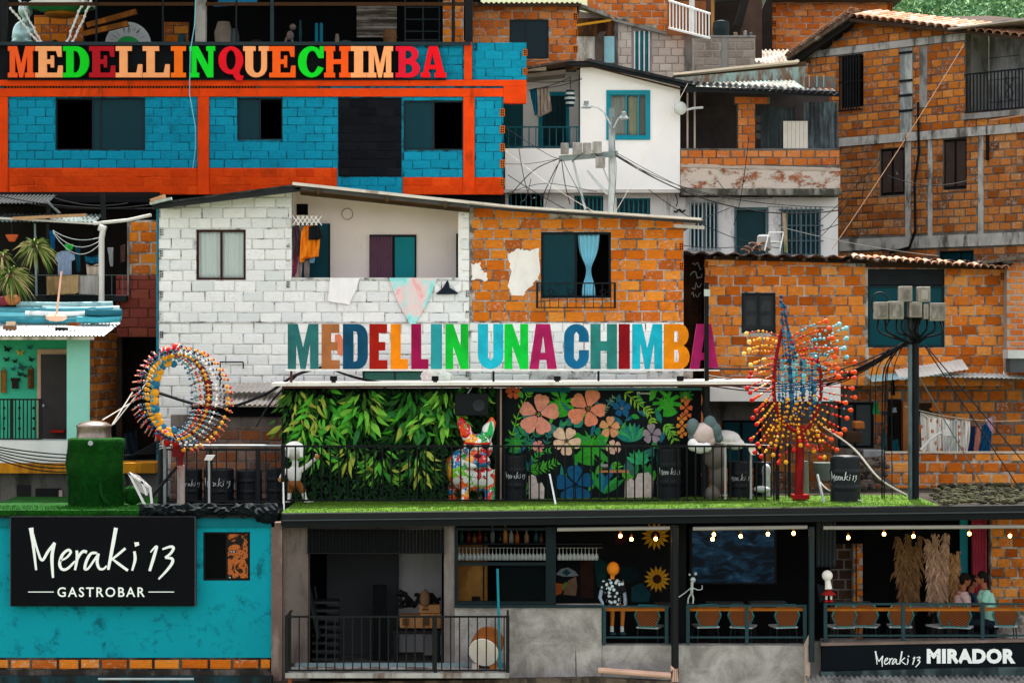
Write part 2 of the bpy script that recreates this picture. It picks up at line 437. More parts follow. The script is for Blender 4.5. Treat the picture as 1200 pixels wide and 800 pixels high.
def railing(label, Mf, u0, u1, v0, v1, n, m, y=0., r=.009, rail=.02, name='balcony_railing', cat='railing', top=None, posts=(), mid=(), vb=None, baluster_top=None, root=None, group=None):
 t = root or thing(name, label, cat, M=Mf @ Matrix.Translation((u0, y, v0)), group=group)
 R_ = Mf
 MB(R_).box(u0, u1, y-rail, y+rail, v1-rail*1.4, v1).build('top_rail', top or m, t)
 vb = v0 if vb is None else vb
 MB(R_).box(u0, u1, y-rail*.8, y+rail*.8, vb, vb+rail*1.3).build('bottom_rail', m, t)
 for h in mid: MB(R_).box(u0, u1, y-rail*.7, y+rail*.7, v0+(v1-v0)*h, v0+(v1-v0)*h+rail*1.2).build('middle_rail', m, t)
 if n:
  me = bpy.data.meshes.new('baluster'); g = MB().box(-r, r, -r, r, vb+rail*1.3, v1-rail*1.4); me.from_pydata([tuple(p) for p in g.v], [], g.f); me.materials.append(m)
  for i in range(n): share('baluster', me, t, R_ @ Matrix.Translation((u0+(u1-u0)*(i+.5)/n, y, 0)))
 for p in posts: MB(R_).box(p-rail*1.3, p+rail*1.3, y-rail*1.3, y+rail*1.3, v0, v1+.002).build('post', m, t)
 return t
def arc(cx, cy, rx, ry, a0, a1, n=10): return [(cx+rx*math.cos(R(a0+(a1-a0)*i/n)), cy+ry*math.sin(R(a0+(a1-a0)*i/n))) for i in range(n+1)]
def slab(ch):
 s = .15
 if ch == 'M': return [(0,0),(.36,0),(.36,s),(.27,s),(.27,.72),(.43,0),(.57,0),(.73,.72),(.73,s),(.64,s),(.64,0),(1,0),(1,s),(.93,s),(.93,1-s),(1,1-s),(1,1),(.66,1),(.5,.42),(.34,1),(0,1),(0,1-s),(.07,1-s),(.07,s),(0,s)], []
 if ch == 'E': return [(0,0),(1,0),(1,.38),(.84,.38),(.8,s),(.42,s),(.42,.43),(.56,.43),(.56,.32),(.68,.32),(.68,.7),(.56,.7),(.56,.58),(.42,.58),(.42,1-s),(.76,1-s),(.82,.66),(.96,.66),(.96,1),(0,1),(0,1-s),(.12,1-s),(.12,s),(0,s)], []
 if ch == 'D': return [(0,0),(.5,0)]+arc(.5,.5,.5,.5,-90,90,16)[1:]+[(0,1),(0,1-s),(.12,1-s),(.12,s),(0,s)], [[(.4,s)]+arc(.46,.5,.2,.5-s,-90,90,10)+[(.4,1-s)]]
 if ch == 'L': return [(0,0),(1,0),(1,.42),(.84,.42),(.78,s),(.44,s),(.44,1-s),(.6,1-s),(.6,1),(0,1),(0,1-s),(.14,1-s),(.14,s),(0,s)], []
 if ch == 'I': return [(0,0),(1,0),(1,s),(.78,s),(.78,1-s),(1,1-s),(1,1),(0,1),(0,1-s),(.22,1-s),(.22,s),(0,s)], []
 if ch == 'N': return [(0,0),(.38,0),(.38,s),(.28,s),(.28,.64),(.7,0),(.93,0),(.93,1-s),(1,1-s),(1,1),(.66,1),(.66,1-s),(.74,1-s),(.74,.38),(.34,1),(0,1),(0,1-s),(.08,1-s),(.08,s),(0,s)], []
 if ch == 'Q': return arc(.5,.55,.5,.45,-40,280,26)+[(.62,.02),(.74,-.1),(.93,-.12),(1,0),(1,.06),(.88,.06),(.84,.16)], [arc(.5,.56,.2,.32,0,360,14)[:-1]]
 if ch == 'U': return [(0,1),(0,1-s),(.08,1-s),(.08,.34)]+arc(.5,.34,.42,.34,180,360,14)[1:]+[(.92,1-s),(1,1-s),(1,1),(.6,1),(.6,1-s),(.7,1-s),(.7,.36)]+arc(.54,.34,.16,.2,0,-180,8)+[(.38,1-s),(.48,1-s),(.48,1)], []
 if ch == 'C': return arc(.52,.5,.52,.5,-24,-90,6)+arc(.52,.5,.52,.5,-100,-260,16)+arc(.52,.5,.52,.5,90,62,3)+[(.84,.88),(.84,1),(1,1),(1,.62),(.8,.62)]+arc(.55,.5,.23,.36,60,300,14)+[(.78,.36)], []
 if ch == 'H': return [(0,0),(.42,0),(.42,s),(.35,s),(.35,.43),(.65,.43),(.65,s),(.58,s),(.58,0),(1,0),(1,s),(.92,s),(.92,1-s),(1,1-s),(1,1),(.58,1),(.58,1-s),(.65,1-s),(.65,.58),(.35,.58),(.35,1-s),(.42,1-s),(.42,1),(0,1),(0,1-s),(.08,1-s),(.08,s),(0,s)], []
 if ch == 'B': return [(0,0),(.6,0)]+arc(.6,.28,.38,.28,-90,62,8)[1:]+arc(.58,.75,.34,.25,-40,90,8)+[(0,1),(0,1-s),(.12,1-s),(.12,s),(0,s)], [[(.4,.13)]+arc(.52,.28,.16,.15,-90,90,6)+[(.4,.43)], [(.4,.59)]+arc(.52,.73,.13,.13,-90,90,6)+[(.4,.86)]]
 if ch == 'A': return [(-.04,0),(.36,0),(.36,s),(.28,s),(.31,.27),(.6,.27),(.63,s),(.55,s),(.55,0),(1.04,0),(1.04,s),(.96,s),(.68,1),(.3,1),(.06,s),(-.04,s)], [[(.35,.4),(.57,.4),(.46,.78)]]
def heavy(ch):
 if ch == 'M': return [(0,0),(.26,0),(.27,.6),(.42,0),(.58,0),(.73,.6),(.74,0),(1,0),(1,1),(.68,1),(.5,.46),(.32,1),(0,1)], []
 if ch == 'E': return [(0,0),(1,0),(1,.2),(.52,.2),(.52,.41),(.88,.41),(.88,.6),(.52,.6),(.52,.8),(.98,.8),(.98,1),(0,1)], []
 if ch == 'D': return [(0,0),(.55,0)]+arc(.6,.3,.4,.3,-90,0,6)+arc(.6,.7,.4,.3,0,90,6)+[(0,1)], [[(.42,.16),(.56,.18),(.59,.26),(.59,.74),(.56,.82),(.42,.84)]]
 if ch == 'L': return [(0,0),(1,0),(1,.22),(.58,.22),(.58,1),(0,1)], []
 if ch == 'I': return [(0,0),(1,0),(1,1),(0,1)], []
 if ch == 'N': return [(0,0),(.34,0),(.34,.5),(.66,0),(1,0),(1,1),(.66,1),(.66,.5),(.34,1),(0,1)], []
 if ch == 'U': return arc(.5,.3,.5,.3,180,360,12)+[(1,1),(.6,1),(.6,.26),(.5,.19),(.4,.26),(.4,1),(0,1)], []
 if ch == 'A': return [(-.02,0),(.33,0),(.37,.2),(.62,.2),(.66,0),(1.02,0),(.76,1),(.23,1)], [[(.41,.36),(.58,.36),(.5,.74)]]
 if ch == 'C': return arc(.5,.28,.5,.28,0,-180,12)+arc(.5,.72,.5,.28,180,0,12)+[(1,.6),(.6,.6),(.6,.76),(.5,.83),(.4,.76),(.4,.24),(.5,.17),(.6,.24),(.6,.42),(1,.42)], []
 if ch == 'H': return [(0,0),(.38,0),(.38,.4),(.62,.4),(.62,0),(1,0),(1,1),(.62,1),(.62,.62),(.38,.62),(.38,1),(0,1)], []
 if ch == 'B': return [(0,0),(.6,0)]+arc(.62,.27,.38,.27,-90,70,7)+arc(.62,.75,.34,.25,-50,90,7)+[(0,1)], [[(.4,.16),(.56,.16),(.59,.28),(.56,.42),(.4,.42)], [(.4,.6),(.55,.6),(.58,.71),(.55,.84),(.4,.84)]]
def letter(ch, fn, u0, u1, v0, v1, y0, y1, Mf):
 o, h = fn(ch); g = lambda l: [(u0+(u1-u0)*a, v0+(v1-v0)*b) for a, b in l]
 return MB(Mf).prism(g(o), y0, y1, [g(x) for x in h])
def ribbon(mb, pts, ws, y0, y1, Mf=None):
 """brush stroke: joined quads along a polyline with widths"""
 P = [Vector((a, b)) for a, b in pts]; L = []; Rr = []
 for i, p in enumerate(P):
  d = (P[min(i+1, len(P)-1)]-P[max(i-1, 0)]).normalized(); n = Vector((-d.y, d.x))*ws[i]/2
  L.append(p+n); Rr.append(p-n)
 k = len(P); vs = [(q.x, y0, q.y) for q in L]+[(q.x, y0, q.y) for q in Rr]+[(q.x, y1, q.y) for q in L]+[(q.x, y1, q.y) for q in Rr]
 fs = []
 for i in range(k-1):
  fs += [(k+i, k+i+1, i+1, i), (2*k+i, 2*k+i+1, 3*k+i+1, 3*k+i), (i, i+1, 2*k+i+1, 2*k+i), (k+i, 3*k+i, 3*k+i+1, k+i+1)]
 fs += [(0, 2*k, 3*k, k), (k-1, 2*k-1, 4*k-1, 3*k-1)]
 mb.add(vs, fs)
def smooth_poly(pts, n=4):
 P = [Vector(p) for p in pts]; o = []
 for i in range(len(P)-1):
  a, b, c, d = P[max(i-1,0)], P[i], P[i+1], P[min(i+2,len(P)-1)]
  for j in range(n):
   t = j/n; o.append(.5*((2*b)+(c-a)*t+(2*a-5*b+4*c-d)*t*t+(3*b-a-3*c+d)*t**3))
 o.append(P[-1]); return [tuple(q) for q in o]
HAND = [([(146,72),(156,150),(170,270)],[22,14,9]), ([(154,100),(174,170),(197,224),(226,182),(258,142)],[12,10,12,13,14]), ([(256,142),(244,210),(249,306)],[14,16,10]),
 ([(282,226),(312,212),(332,186),(318,176),(292,200),(280,240),(292,266),(318,262),(352,228)],[8,10,12,12,14,14,13,12,9]),
 ([(360,178),(362,215),(352,270)],[12,14,10]), ([(358,232),(376,196),(392,182),(408,186)],[8,12,14,14]),
 ([(455,190),(428,192),(408,222),(398,262),(414,262),(440,226),(462,196)],[10,13,14,13,10,10,12]), ([(462,192),(456,232),(466,262),(486,264),(500,250)],[12,14,12,10,8]),
 ([(544,72),(530,150),(508,268)],[18,17,12]), ([(588,168),(560,192),(520,224)],[12,12,9]), ([(528,218),(556,240),(600,272)],[8,12,12]),
 ([(630,182),(634,220),(620,272)],[12,14,9]), ([(632,150),(652,146)],[22,14]),
 ([(706,186),(730,160),(738,164)],[6,10,10]), ([(736,162),(720,215),(702,274)],[12,15,12]),
 ([(762,172),(800,160),(814,168),(800,192),(774,212)],[8,12,13,12,10]), ([(776,212),(806,216),(808,236),(782,272),(744,312)],[9,13,14,12,8])]
def handwriting(mb, u0, v0, k, y0, y1, fat=1.):
 """u0,v0: left and baseline of the word; k: metres per grid unit"""
 for i, (p, w) in enumerate(HAND):
  q = smooth_poly(p, 5); n = len(q)
  ws = [(w[min(int(t*(len(w)-1)), len(w)-2)]*(1-(t*(len(w)-1)) % 1 if t < 1 else 0)+w[min(int(t*(len(w)-1))+1, len(w)-1)]*((t*(len(w)-1)) % 1 if t < 1 else 1))*k*fat for t in [j/(n-1) for j in range(n)]]
  e = i*.0006
  ribbon(mb, [(u0+(a-135)*k, v0+(272-b)*k) for a, b in q], ws, y0-e, y1)
def text_mesh(txt, size, bold=0., ext=.004, spacing=1.):
 cu = bpy.data.curves.new('t', 'FONT'); cu.body = txt; cu.size = size; cu.offset = bold; cu.extrude = ext; cu.space_character = spacing; cu.resolution_u = 3
 o = bpy.data.objects.new('t', cu); C.objects.link(o); bpy.context.view_layer.update()
 me = bpy.data.meshes.new_from_object(o.evaluated_get(bpy.context.evaluated_depsgraph_get()))
 vs = [v.co.copy() for v in me.vertices]; fs = [tuple(p.vertices) for p in me.polygons]
 bpy.data.objects.remove(o); bpy.data.meshes.remove(me); return vs, fs
def put_text(mb, txt, u0, u1, v0, v1, y, bold=0., ext=.004, spacing=1., Mf=None):
 """text fitted into the box, upright on a wall at depth y"""
 vs, fs = text_mesh(txt, 1, bold, .01, spacing)
 xs = [p.x for p in vs]; ys = [p.y for p in vs]; a, b, c, d = min(xs), max(xs), min(ys), max(ys)
 mb.add([(u0+(p.x-a)/(b-a)*(u1-u0), y+(-ext if p.z > 0 else ext*.2), v0+(p.y-c)/(d-c)*(v1-v0)) for p in vs], fs)
# ================= terrain =================
def px4(Y, a, b, top, bot): return X(a,Y), X(b,Y), Z(bot,Y), Z(top,Y)
prof = [(-150,-14),(-60,-3),(-20,0),(-.4,1.2),(.3,2.6),(4,3.0),(7,6.0),(8.6,9.2),(11,10.6),(13,11.2),(18.5,11.5),(20,14.5),(27,19),(45,22),(75,24),(120,30),(200,42),(300,70),(420,118),(560,175)]
def tz(y):
 for (a, b), (c, d) in zip(prof, prof[1:]):
  if a <= y <= c: return b+(d-b)*(y-a)/(c-a)
 return prof[-1][1]
mb = MB(); xs = [-420,-200,-90,-50,-30,-20,-12,-6,0,6,12,20,30,50,90,200,420]
mb.add([(x, y, h) for y, h in prof for x in xs], [(j*len(xs)+i, j*len(xs)+i+1, (j+1)*len(xs)+i+1, (j+1)*len(xs)+i) for j in range(len(prof)-1) for i in range(len(xs)-1)])
t = NT('hillside_ground'); n1 = t.noise(.25, 8); n2 = t.noise(4, 6)
t.bump(n2, .5, .1)
struct(mb, 'hillside_ground', t.done(t.mix(n1, t.mix(n2, (.20,.17,.12), (.11,.10,.06)), (.09,.13,.05))))
fm = NT('hill_foliage'); isl = fm.t.nodes.new('ShaderNodeNewGeometry').outputs['Random Per Island']
fm.b.inputs['Subsurface Weight'].default_value = 0
leafy = fm.done(fm.ramp(isl, [(0,(.05,.12,.06)),(.35,(.09,.2,.09)),(.7,(.13,.26,.11)),(1,(.22,.32,.13))]), .8)  # greens lightened: distance haze is put into the leaf colour
mb = MB(); q = random.Random(3)
for i in range(3400):
 y = q.uniform(150, 330); px = q.uniform(870, 910) if i % 8 == 0 else q.uniform(1030, 1240)
 x = (px-600)*(y+40)/FP; h = tz(y); s = q.uniform(.8, 2.0)
 for k in range(46):
  d = Vector((q.gauss(0,1), q.gauss(0,1), q.gauss(0,1))).normalized(); c = Vector((x, y, h+s*.6))+d*s*q.uniform(.6,1.05)
  a = s*.22; u = Vector((q.uniform(-1,1), q.uniform(-1,1), q.uniform(-1,1)))*a; v = Vector((q.uniform(-1,1), q.uniform(-1,1), q.uniform(-1,1)))*a
  mb.add([c-u, c+v, c+u], [(0,1,2)])
mb.build('hill_trees', leafy, kind='stuff')
# ================= turquoise and orange house (upper left) =================
Y = 10.; F_ = FR(Y); x = lambda p: X(p, Y); z = lambda p: Z(p, Y)
BLUEP = M('0b7088', .85, .18, 3, .4, dirt='10242c', dirtamt=.48, dirtscale=(2,2,2)); ORP = M('d8400a', .85, .2, 2.2, .5, dirt='7a2c10', dirtamt=.36); BKP = M('101317', .8, .3, 4, .4)
blue = thing('painted_brick_house', 'turquoise and orange painted brick house with an open dark bar on its top floor', 'house', (x(290), Y, z(262)))
hol = [px4(Y,65,170,115,176), px4(Y,278,331,115,164), px4(Y,473,543,118,176)]
mainr = rect(x(-30), x(590), z(228), z(98))
wall(blue, F_, mainr, hol, .2, BLUEP)
wall(blue, F_, rect(x(470), x(617), z(97.8), z(50)), [], .2, BLUEP, name='upper_wall')
wall(blue, F_, rect(x(-30), x(469.8), z(97.8), z(53)), [], .16, BKP, name='dark_panel', y0=.02)
for a, b, c, d in ((-30,395,197,228), (472,590,208,228)):
 MB(F_).box(x(a), x(b), -.006, -.001, z(d), z(c)).build('painted_band', ORP, blue)
MB(F_).box(x(396.5), x(470.5), -.006, -.001, z(207), z(115)).build('black_painted_patch', BKP, blue)
col = [px4(Y,-30,10,50,228), px4(Y,232,245,113,228), px4(Y,543,556,118,228)]
bh_ = hol+[px4(Y,-30,10.5,95,230), px4(Y,231.5,245.5,95,230), px4(Y,542.5,556.5,95,230)]
bricks(blue, F_, rect(x(10), x(396), z(197), z(114)), bh_, .405, .193, BR_BL, .012, .010, 11, 150)
bricks(blue, F_, rect(x(471), x(588), z(208), z(114)), bh_, .405, .193, BR_BL, .012, .010, 12, 60)
bricks(blue, F_, rect(x(396), x(471), z(228), z(208)), bh_, .405, .193, BR_BL, .012, .010, 13, 15)
bricks(blue, F_, rect(x(470), x(542), z(96), z(55)), [], .405, .193, BR_BL, .012, .010, 14, 15)
bricks(blue, F_, rect(x(557), x(617), z(100), z(50)), [], .405, .193, BR_BL, .012, .010, 15, 20)
bricks(blue, F_ @ Matrix.Translation((0,-.006,0)), rect(x(10), x(395), z(228), z(198)), bh_, .405, .193, BR_OG, .012, .008, 16, 20)
bricks(blue, F_ @ Matrix.Translation((0,-.006,0)), rect(x(472), x(589), z(228), z(208)), bh_, .405, .193, BR_OG, .012, .008, 17, 10)
bricks(blue, F_ @ Matrix.Translation((0,-.006,0)), rect(x(397), x(470), z(207), z(115)), [], .405, .193, BR_BK, .014, .012, 18, 20)
MB(F_).box(x(-30), x(590), -.05, -.002, z(113.5), z(104)).build('beam', ORP, blue)
MB(F_).box(x(-30), x(617), -.035, -.003, z(101), z(94)).build('beam', ORP, blue)
MB(F_).box(x(590.2), x(617), -.03, .2, z(121), z(101.2)).build('beam_end', ORP, blue)
for a, b in ((-30,9.5),(232,245),(543,556)):
 MB(F_).box(x(a), x(b), -.045, -.003, z(228), z(113.7)).build('column', ORP, blue)
MB(F_).box(x(544), x(553), -.045, -.003, z(93.8), z(48)).build('column', ORP, blue)
mb = MB(F_); mb2 = MB(F_)
mb.box(x(5), x(300), -.012, -.004, z(103.8), z(101.2)); mb.build('recessed_joint', BLACKM, blue)
q = random.Random(5)
i = 8.
while i < 372:
 w = q.uniform(1.2, 1.9); mb2.box(x(i), x(i+w), -.034, -.014, z(103.8), z(101.2)); i += w+q.uniform(1.2,2.2) if i < 300 else w+.3
mb2.build('brick_webs', M('8a3a14', .9, .3), blue, kind='stuff')
G1 = glassM('0c4652'); G2 = glassM('0c4652', dark=.45)
FRT = M('0e1a1e', .45, .1, 3, 0, spec=.5)
h = hol[0]; window(blue, F_, h[0], h[1], h[2], h[3], FRT, G1, .03, .05, (.41,.5), skip=(0,))
h = hol[1]; window(blue, F_, h[0], h[1], h[2], h[3], FRT, G1, .03, .05, (.5,), skip=(1,))
h = hol[2]; window(blue, F_, h[0], h[1], h[2], h[3], FRT, G1, .035, .05, (.5,), skip=(1,))
MB(F_).box(x(-29), x(589), .21, .3, z(228), z(98))
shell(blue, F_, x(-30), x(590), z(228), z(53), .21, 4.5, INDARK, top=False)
MB(F_).box(x(-30), x(617), .215, 4.5, z(57), z(51)).build('terrace_slab', CONCD, blue)
MB(F_).box(x(-30), x(552), -.12, -.06, z(54), z(50)).build('terrace_edge', DKTEAL, blue)
MB(F_).box(x(-30), x(590), .3, .5, z(330), z(228.5)).build('foundation_wall', BLACKM, blue)
def hollow_mb(Mf, u0, u1, v0, v1, y=-.004, mb=None):
 w = u1-u0; h = v1-v0; hs = []
 for i in range(2):
  for j in range(3):
   a = u0+w*(.12+.42*i); b = v0+h*(.08+.3*j); hs.append(rect(a, a+w*.32, b, b+h*.22))
 (mb or MB(Mf)).prism(rect(u0,u1,v0,v1), y-.026, y-.017, hs)
 return mb
def hollows(root, Mf, pu0, pu1, pys, Yp, mat, ph=8, y=-.004):
 for py in pys:
  mb = MB(Mf); hollow_mb(Mf, X(pu0,Yp), X(pu1,Yp), Z(py+ph/2,Yp), Z(py-ph/2,Yp), y, mb); o = mb.build('open_brick_end', mat, root); MB(Mf).box(X(pu0,Yp), X(pu1,Yp), y-.0165, y, Z(py+ph/2,Yp), Z(py-ph/2,Yp)).build('hollow', BLACKM, o)  # black plate behind the holes stands in for the darkness inside
ORB = M('c4641f', .9, .3, 8, .4)
hollows(blue, F_, 586, 591.5, (132,152,173,192,214), Y, ORB, 9)
hollows(blue, F_, 613, 618, (62,84), Y, ORB, 8)
for a, b, m_, y1 in ((1,8,BLACK,.12),(229,241,CONC,.2),(317,321,DKTEAL,.06),(545,554,BLACK,.15),(529.5,532,BLACK,.05)):
 MB(F_).box(x(a), x(b), -.05, y1, z(49.8), z(-60)).build('post', m_, blue)
for a in (112, 190, 276): MB(F_).box(x(a), x(a+2), -.03, .03, z(49.8), z(-60)).build('post', BLACK, blue)
MB(F_).box(x(-30), x(560), -.3, 4.5, z(-68), z(-60.2)).build('roof', BLACKM, blue)
MB(F_).box(x(-120), x(560), 4.3, 4.5, z(50.5), z(-59.8)).build('bar_back_wall', BLACKM, blue)
MB(F_).box(x(-30), x(560), -.02, .02, z(7), z(3)).build('tie_beam', M('3a2412', .8), blue)
Yb = 13.9
for a, b, c, d in ((40,98,18,49),(190,221,26,50)):
 wall(blue, FR(Yb), rect(X(a,Yb), X(b,Yb), Z(d,Yb), Z(c,Yb)), [], .2, MORTD, name='brick_panel')
 bricks(blue, FR(Yb), rect(X(a,Yb), X(b,Yb), Z(d,Yb), Z(c,Yb)), [], .4, .2, BR_OR, seed=a, budget=20)
Yb = 11.5
for a, b in ((519,529),(533,543)):
 wall(blue, FR(Yb), rect(X(a,Yb), X(b,Yb), Z(53,Yb), Z(-50,Yb)), [], .3, MORT, name='brick_pillar')
 bricks(blue, FR(Yb), rect(X(a,Yb), X(b,Yb), Z(53,Yb), Z(-50,Yb)), [], .4, .2, BR_OR, seed=a, budget=14)
ot = thing('brick_house', 'small orange brick house with dark grey window above the turquoise corner', 'house', (X(620,13), 13, Z(110,13)))
Yh = 13.; Fh = FR(Yh); hh = [px4(Yh,597,643,23,69)]
o_ = rect(X(552,Yh), X(676,Yh), Z(82,Yh), Z(8,Yh)); wall(ot, Fh, o_, hh, .2, MORT)
bricks(ot, Fh, o_, hh, .31, .2, BR_RED, .024, .014, 21, 120)
h = hh[0]; window(ot, Fh, *h, FRT, glassM('16333c', dark=.7), .05, .03, (.42,))
shell(ot, Fh, X(552,Yh), X(676,Yh), Z(82,Yh), Z(8,Yh), .21, 3.2, INDARK)
hollows(ot, Fh, 672, 677, (20,38,58), Yh, ORB, 8)
mb = MB(Fh); corrugated(mb, X(545,Yh), X(681,Yh), -.35, Z(6,Yh), 3.4, Z(3,Yh), .12, .02); mb.build('roof', M('5a5048', .7, .3), ot)
MB(Fh).beam((X(545,Yh),-.3,Z(8.5,Yh)), (X(681,Yh),-.3,Z(8.5,Yh)), .06).build('fascia', M('3c2c20'), ot)
gl = M('9fc4c2', .25, .3, 6, .2, spec=.8, metal=.3, dirt='4b5a3a', dirtamt=.4)
Yt = 11.2
mb = MB(); c = W(30,12,Yt); s = S(Yt)
mb.ball(c, 9*s, 12, 8, (1,.9,1.15)); mb.tube([W(31,20,Yt), W(29,27,Yt)], 4*s, 10); mb.ball(W(26,40,Yt), 12*s, 12, 8, (1,.8,1.3)); mb.ball(W(36,36,Yt), 6*s, 8, 6); mb.tube([W(20,32,Yt), W(16,44,Yt), W(22,50,Yt)], 3*s, 8); mb.box(X(14,Yt), X(40,Yt), Yt-.15, Yt+.15, Z(50.4,Yt), Z(48,Yt))
o = mb.build('figure_statue', gl, label='shiny pale teal big-headed statue behind the bar rail, far left', cat='statue'); bake_remesh(o, .03, 3)
mb = MB(); mb.cur = 0; c = W(72,0,Yt); mb.lathe(c, [(.02,.22),(14*s,.18),(40*s,-6*s),(39*s,-9*s)], 28); mb.cur = 1; mb.lathe(c-Vector((0,0,9.2*s)), [(38*s,0),(20*s,-6*s),(.02,-6*s)], 28); mb.cur = 2; mb.lathe(c-Vector((0,0,15.3*s)), [(18*s,.02),(20*s,-3*s),(14*s,-5*s)], 24)
mb.build('hanging_lamp', [WHITE, M('2c8a4a', .6), M('a5641c', .6)], label='big saucer lamp, white above and green below, hanging in the top bar', cat='lamp')
for k, (a, b) in enumerate((((79,49),(102,-10)),((86,49),(111,-10)),((12,10),(44,49)),((20,-5),(47,49)))):
 P = [W(a[0]+(b[0]-a[0])*i/10+q.uniform(-1,1), a[1]+(b[1]-a[1])*i/10, 10.6) for i in range(11)]
 mb = MB(); mb.tube(P, 1.1*s, 5)
 for p in P: mb.ball(p, 1.9*s, 5, 4)
 mb.build('string_of_lights', WHITE, label='%s of the slack white light strings tied up at the left of the top bar' % ('third','rightmost','first','second')[k], cat='light string', group='light strings in the top bar')
for k, (a, b) in enumerate((((98,40),(150,28)), ((102,30),(160,14)))):
 MB().beam(W(*a,11), W(*b,11), .13, .12).build('timber_beam', M('9a5a1c', .8, .3, dirt='5a3412'), label=('lower' if k == 0 else 'upper')+' brown timber leaning beside the round fan-shaped board', cat='timber', group='leaning timbers')
Yt = 12.2
fb = thing('fan_board', 'white fan-shaped board with black rays and a green half disc', 'sign', W(150,52,Yt))
mb = MB(FR(Yt)); cx, cz = X(150,Yt), Z(53,Yt); r = 27*S(Yt)
mb.prism([(cx+r*math.cos(R(a)), cz+r*math.sin(R(a))) for a in range(0, 181, 9)], 0, .05); mb.build('disc', M('cfd3d2', .8), fb)
mb = MB(FR(Yt))
for i in range(26):
 a = R(q.uniform(4,176)); r0, r1 = r*q.uniform(.5,.7), r*q.uniform(.8,1); w = .015
 mb.prism([(cx+r0*math.cos(a-w), cz+r0*math.sin(a-w)), (cx+r1*math.cos(a), cz+r1*math.sin(a)), (cx+r0*math.cos(a+w), cz+r0*math.sin(a+w))], -.006, -.001)
mb.build('rays', BLACK, fb, kind='stuff')
MB(FR(Yt)).prism([(cx+r*.5*math.cos(R(a)), cz+r*.38*math.sin(R(a))) for a in range(0, 181, 12)], -.02, -.002).build('half_disc', M('2fae55', .7), fb)
sp = thing('slat_screen', 'weathered horizontal wooden slat screen in the top-floor bar', 'screen', W(441,45,12.6))
for i in range(11):
 MB(FR(12.6)).box(X(418,12.6), X(465,12.6), q.uniform(-.01,.01), .03, Z(7+3.4*i+2.9,12.6), Z(7+3.4*i,12.6)).build('slat', M(('8a8078','a2988e','776c62')[i%3], .9, .35, 5, .4, dirt='3c342c', dirtamt=.5, dirtscale=(.5,1,5)), sp)
mb = MB(); mb.lathe(W(457,52,11.6), [(7*s,0),(8.5*s,8*s),(7*s,17*s)], 16); mb.build('wooden_barrel', WOOD, label='small wooden barrel in front of the slat screen', cat='barrel')
s2 = S(11.4)
for a in (371, 376.5):
 mb = MB(); mb.lathe(W(a,51,11.4), [(2*s2,0),(2*s2,23*s2),(1*s2,24*s2)], 10); mb.build('blue_canister', M('0f6f86', .5), label=('left' if a < 374 else 'right')+' one of two slim blue canisters behind the bar rail', cat='canister', group='pair of blue canisters')
mb = MB(); mb.ball(W(343,32,11.4), 4*s2, 8, 6); mb.ball(W(340,42,11.4), 4.5*s2, 8, 6, (1,.8,1.3)); mb.tube([W(336,44,11.4), W(334,52,11.4)], 1.6*s2); mb.tube([W(342,46,11.4), W(343,52,11.4)], 1.6*s2)
mb.build('statuette', M('8a6a58', .5, dirt='2d5f6e', dirtamt=.5), label='little brown and teal statuette standing on the top bar ledge', cat='statuette')
for k, (a, b, c, d) in enumerate(((250,300,-2,8),(285,300,9,13))):
 if k == 0: mb = MB(); mb.add([W(a,8,10.8), W(b,6,10.8), W(b+4,-6,10.8), W(a+12,-6,10.8), W(a,8,11.3), W(b,6,11.3), W(b+4,-6,11.3), W(a+12,-6,11.3)], [(0,1,2,3),(4,7,6,5),(0,4,5,1),(1,5,6,2),(2,6,7,3),(3,7,4,0)]); mb.build('blue_tarp', M('0d6f9a', .6), label='blue tarpaulin bundled under the top bar roof', cat='tarpaulin')
rk = thing('metal_rack', 'dark open metal rack in the top bar beside the slat screen', 'rack', W(495,50,12))
mb = MB()
for a in (474,495,514): mb.box(X(a,12), X(a+1.6,12), 12, 12.03, Z(50,12), Z(-20,12))
mb.build('frame', DKTEAL, rk)
for b in (8,22,36,46): MB().box(X(474,12), X(515,12), 12.032, 12.3, Z(b+1.4,12), Z(b,12)).build('shelf', DKTEAL, rk)
for k, (a, b, w_, h_) in enumerate(((64,47,7,3),(213,40,9,6),(262,26,20,5),(275,34,10,9),(300,47,14,2),(352,24,3,24),(395,40,5,12),(405,48,14,3))):
 mb = MB(); p = W(a,51,11.8); ss = S(11.8); mb.lathe(p, [(w_*ss*.5,0),(w_*ss*.55,(51-b)*ss*.5),(w_*ss*.35,(51-b)*ss)], 10)
 mb.build('stool', M(('3a2a20','20484e','8d7f70','4c5a5c')[k%4], .6), label=['low brown pot by the shiny statue','dark stool beside the concrete post','wide pale tub under the blue tarpaulin','teal tub just beside the pale tub','low wide brown dish on the bar floor','slim pale post-like bin in the bar','dark stool left of the slat screen','low teal drum by the slat screen'][k], cat='bar furniture', group='odds and ends on the top bar floor')
UP = [('M',11,42,'e8551c'),('E',43,75,'f2a066'),('D',75.5,106,'06c81a'),('E',106,136.5,'a80c1a'),('L',137,168,'f2a066'),('L',168.5,200,'f2a066'),('I',201.5,219,'ee6a10'),('N',223,253,'08d424'),('Q',257,286,'dc0c1e'),
      ('U',286,316,'f2a066'),('E',316.5,347,'ee5a10'),('C',350,380,'06d020'),('H',380.5,411,'ee5410'),('I',411.5,430,'f2a066'),('M',430.5,461,'f2a066'),('B',464,493,'d4102c'),('A',494.5,522,'dc0818')]
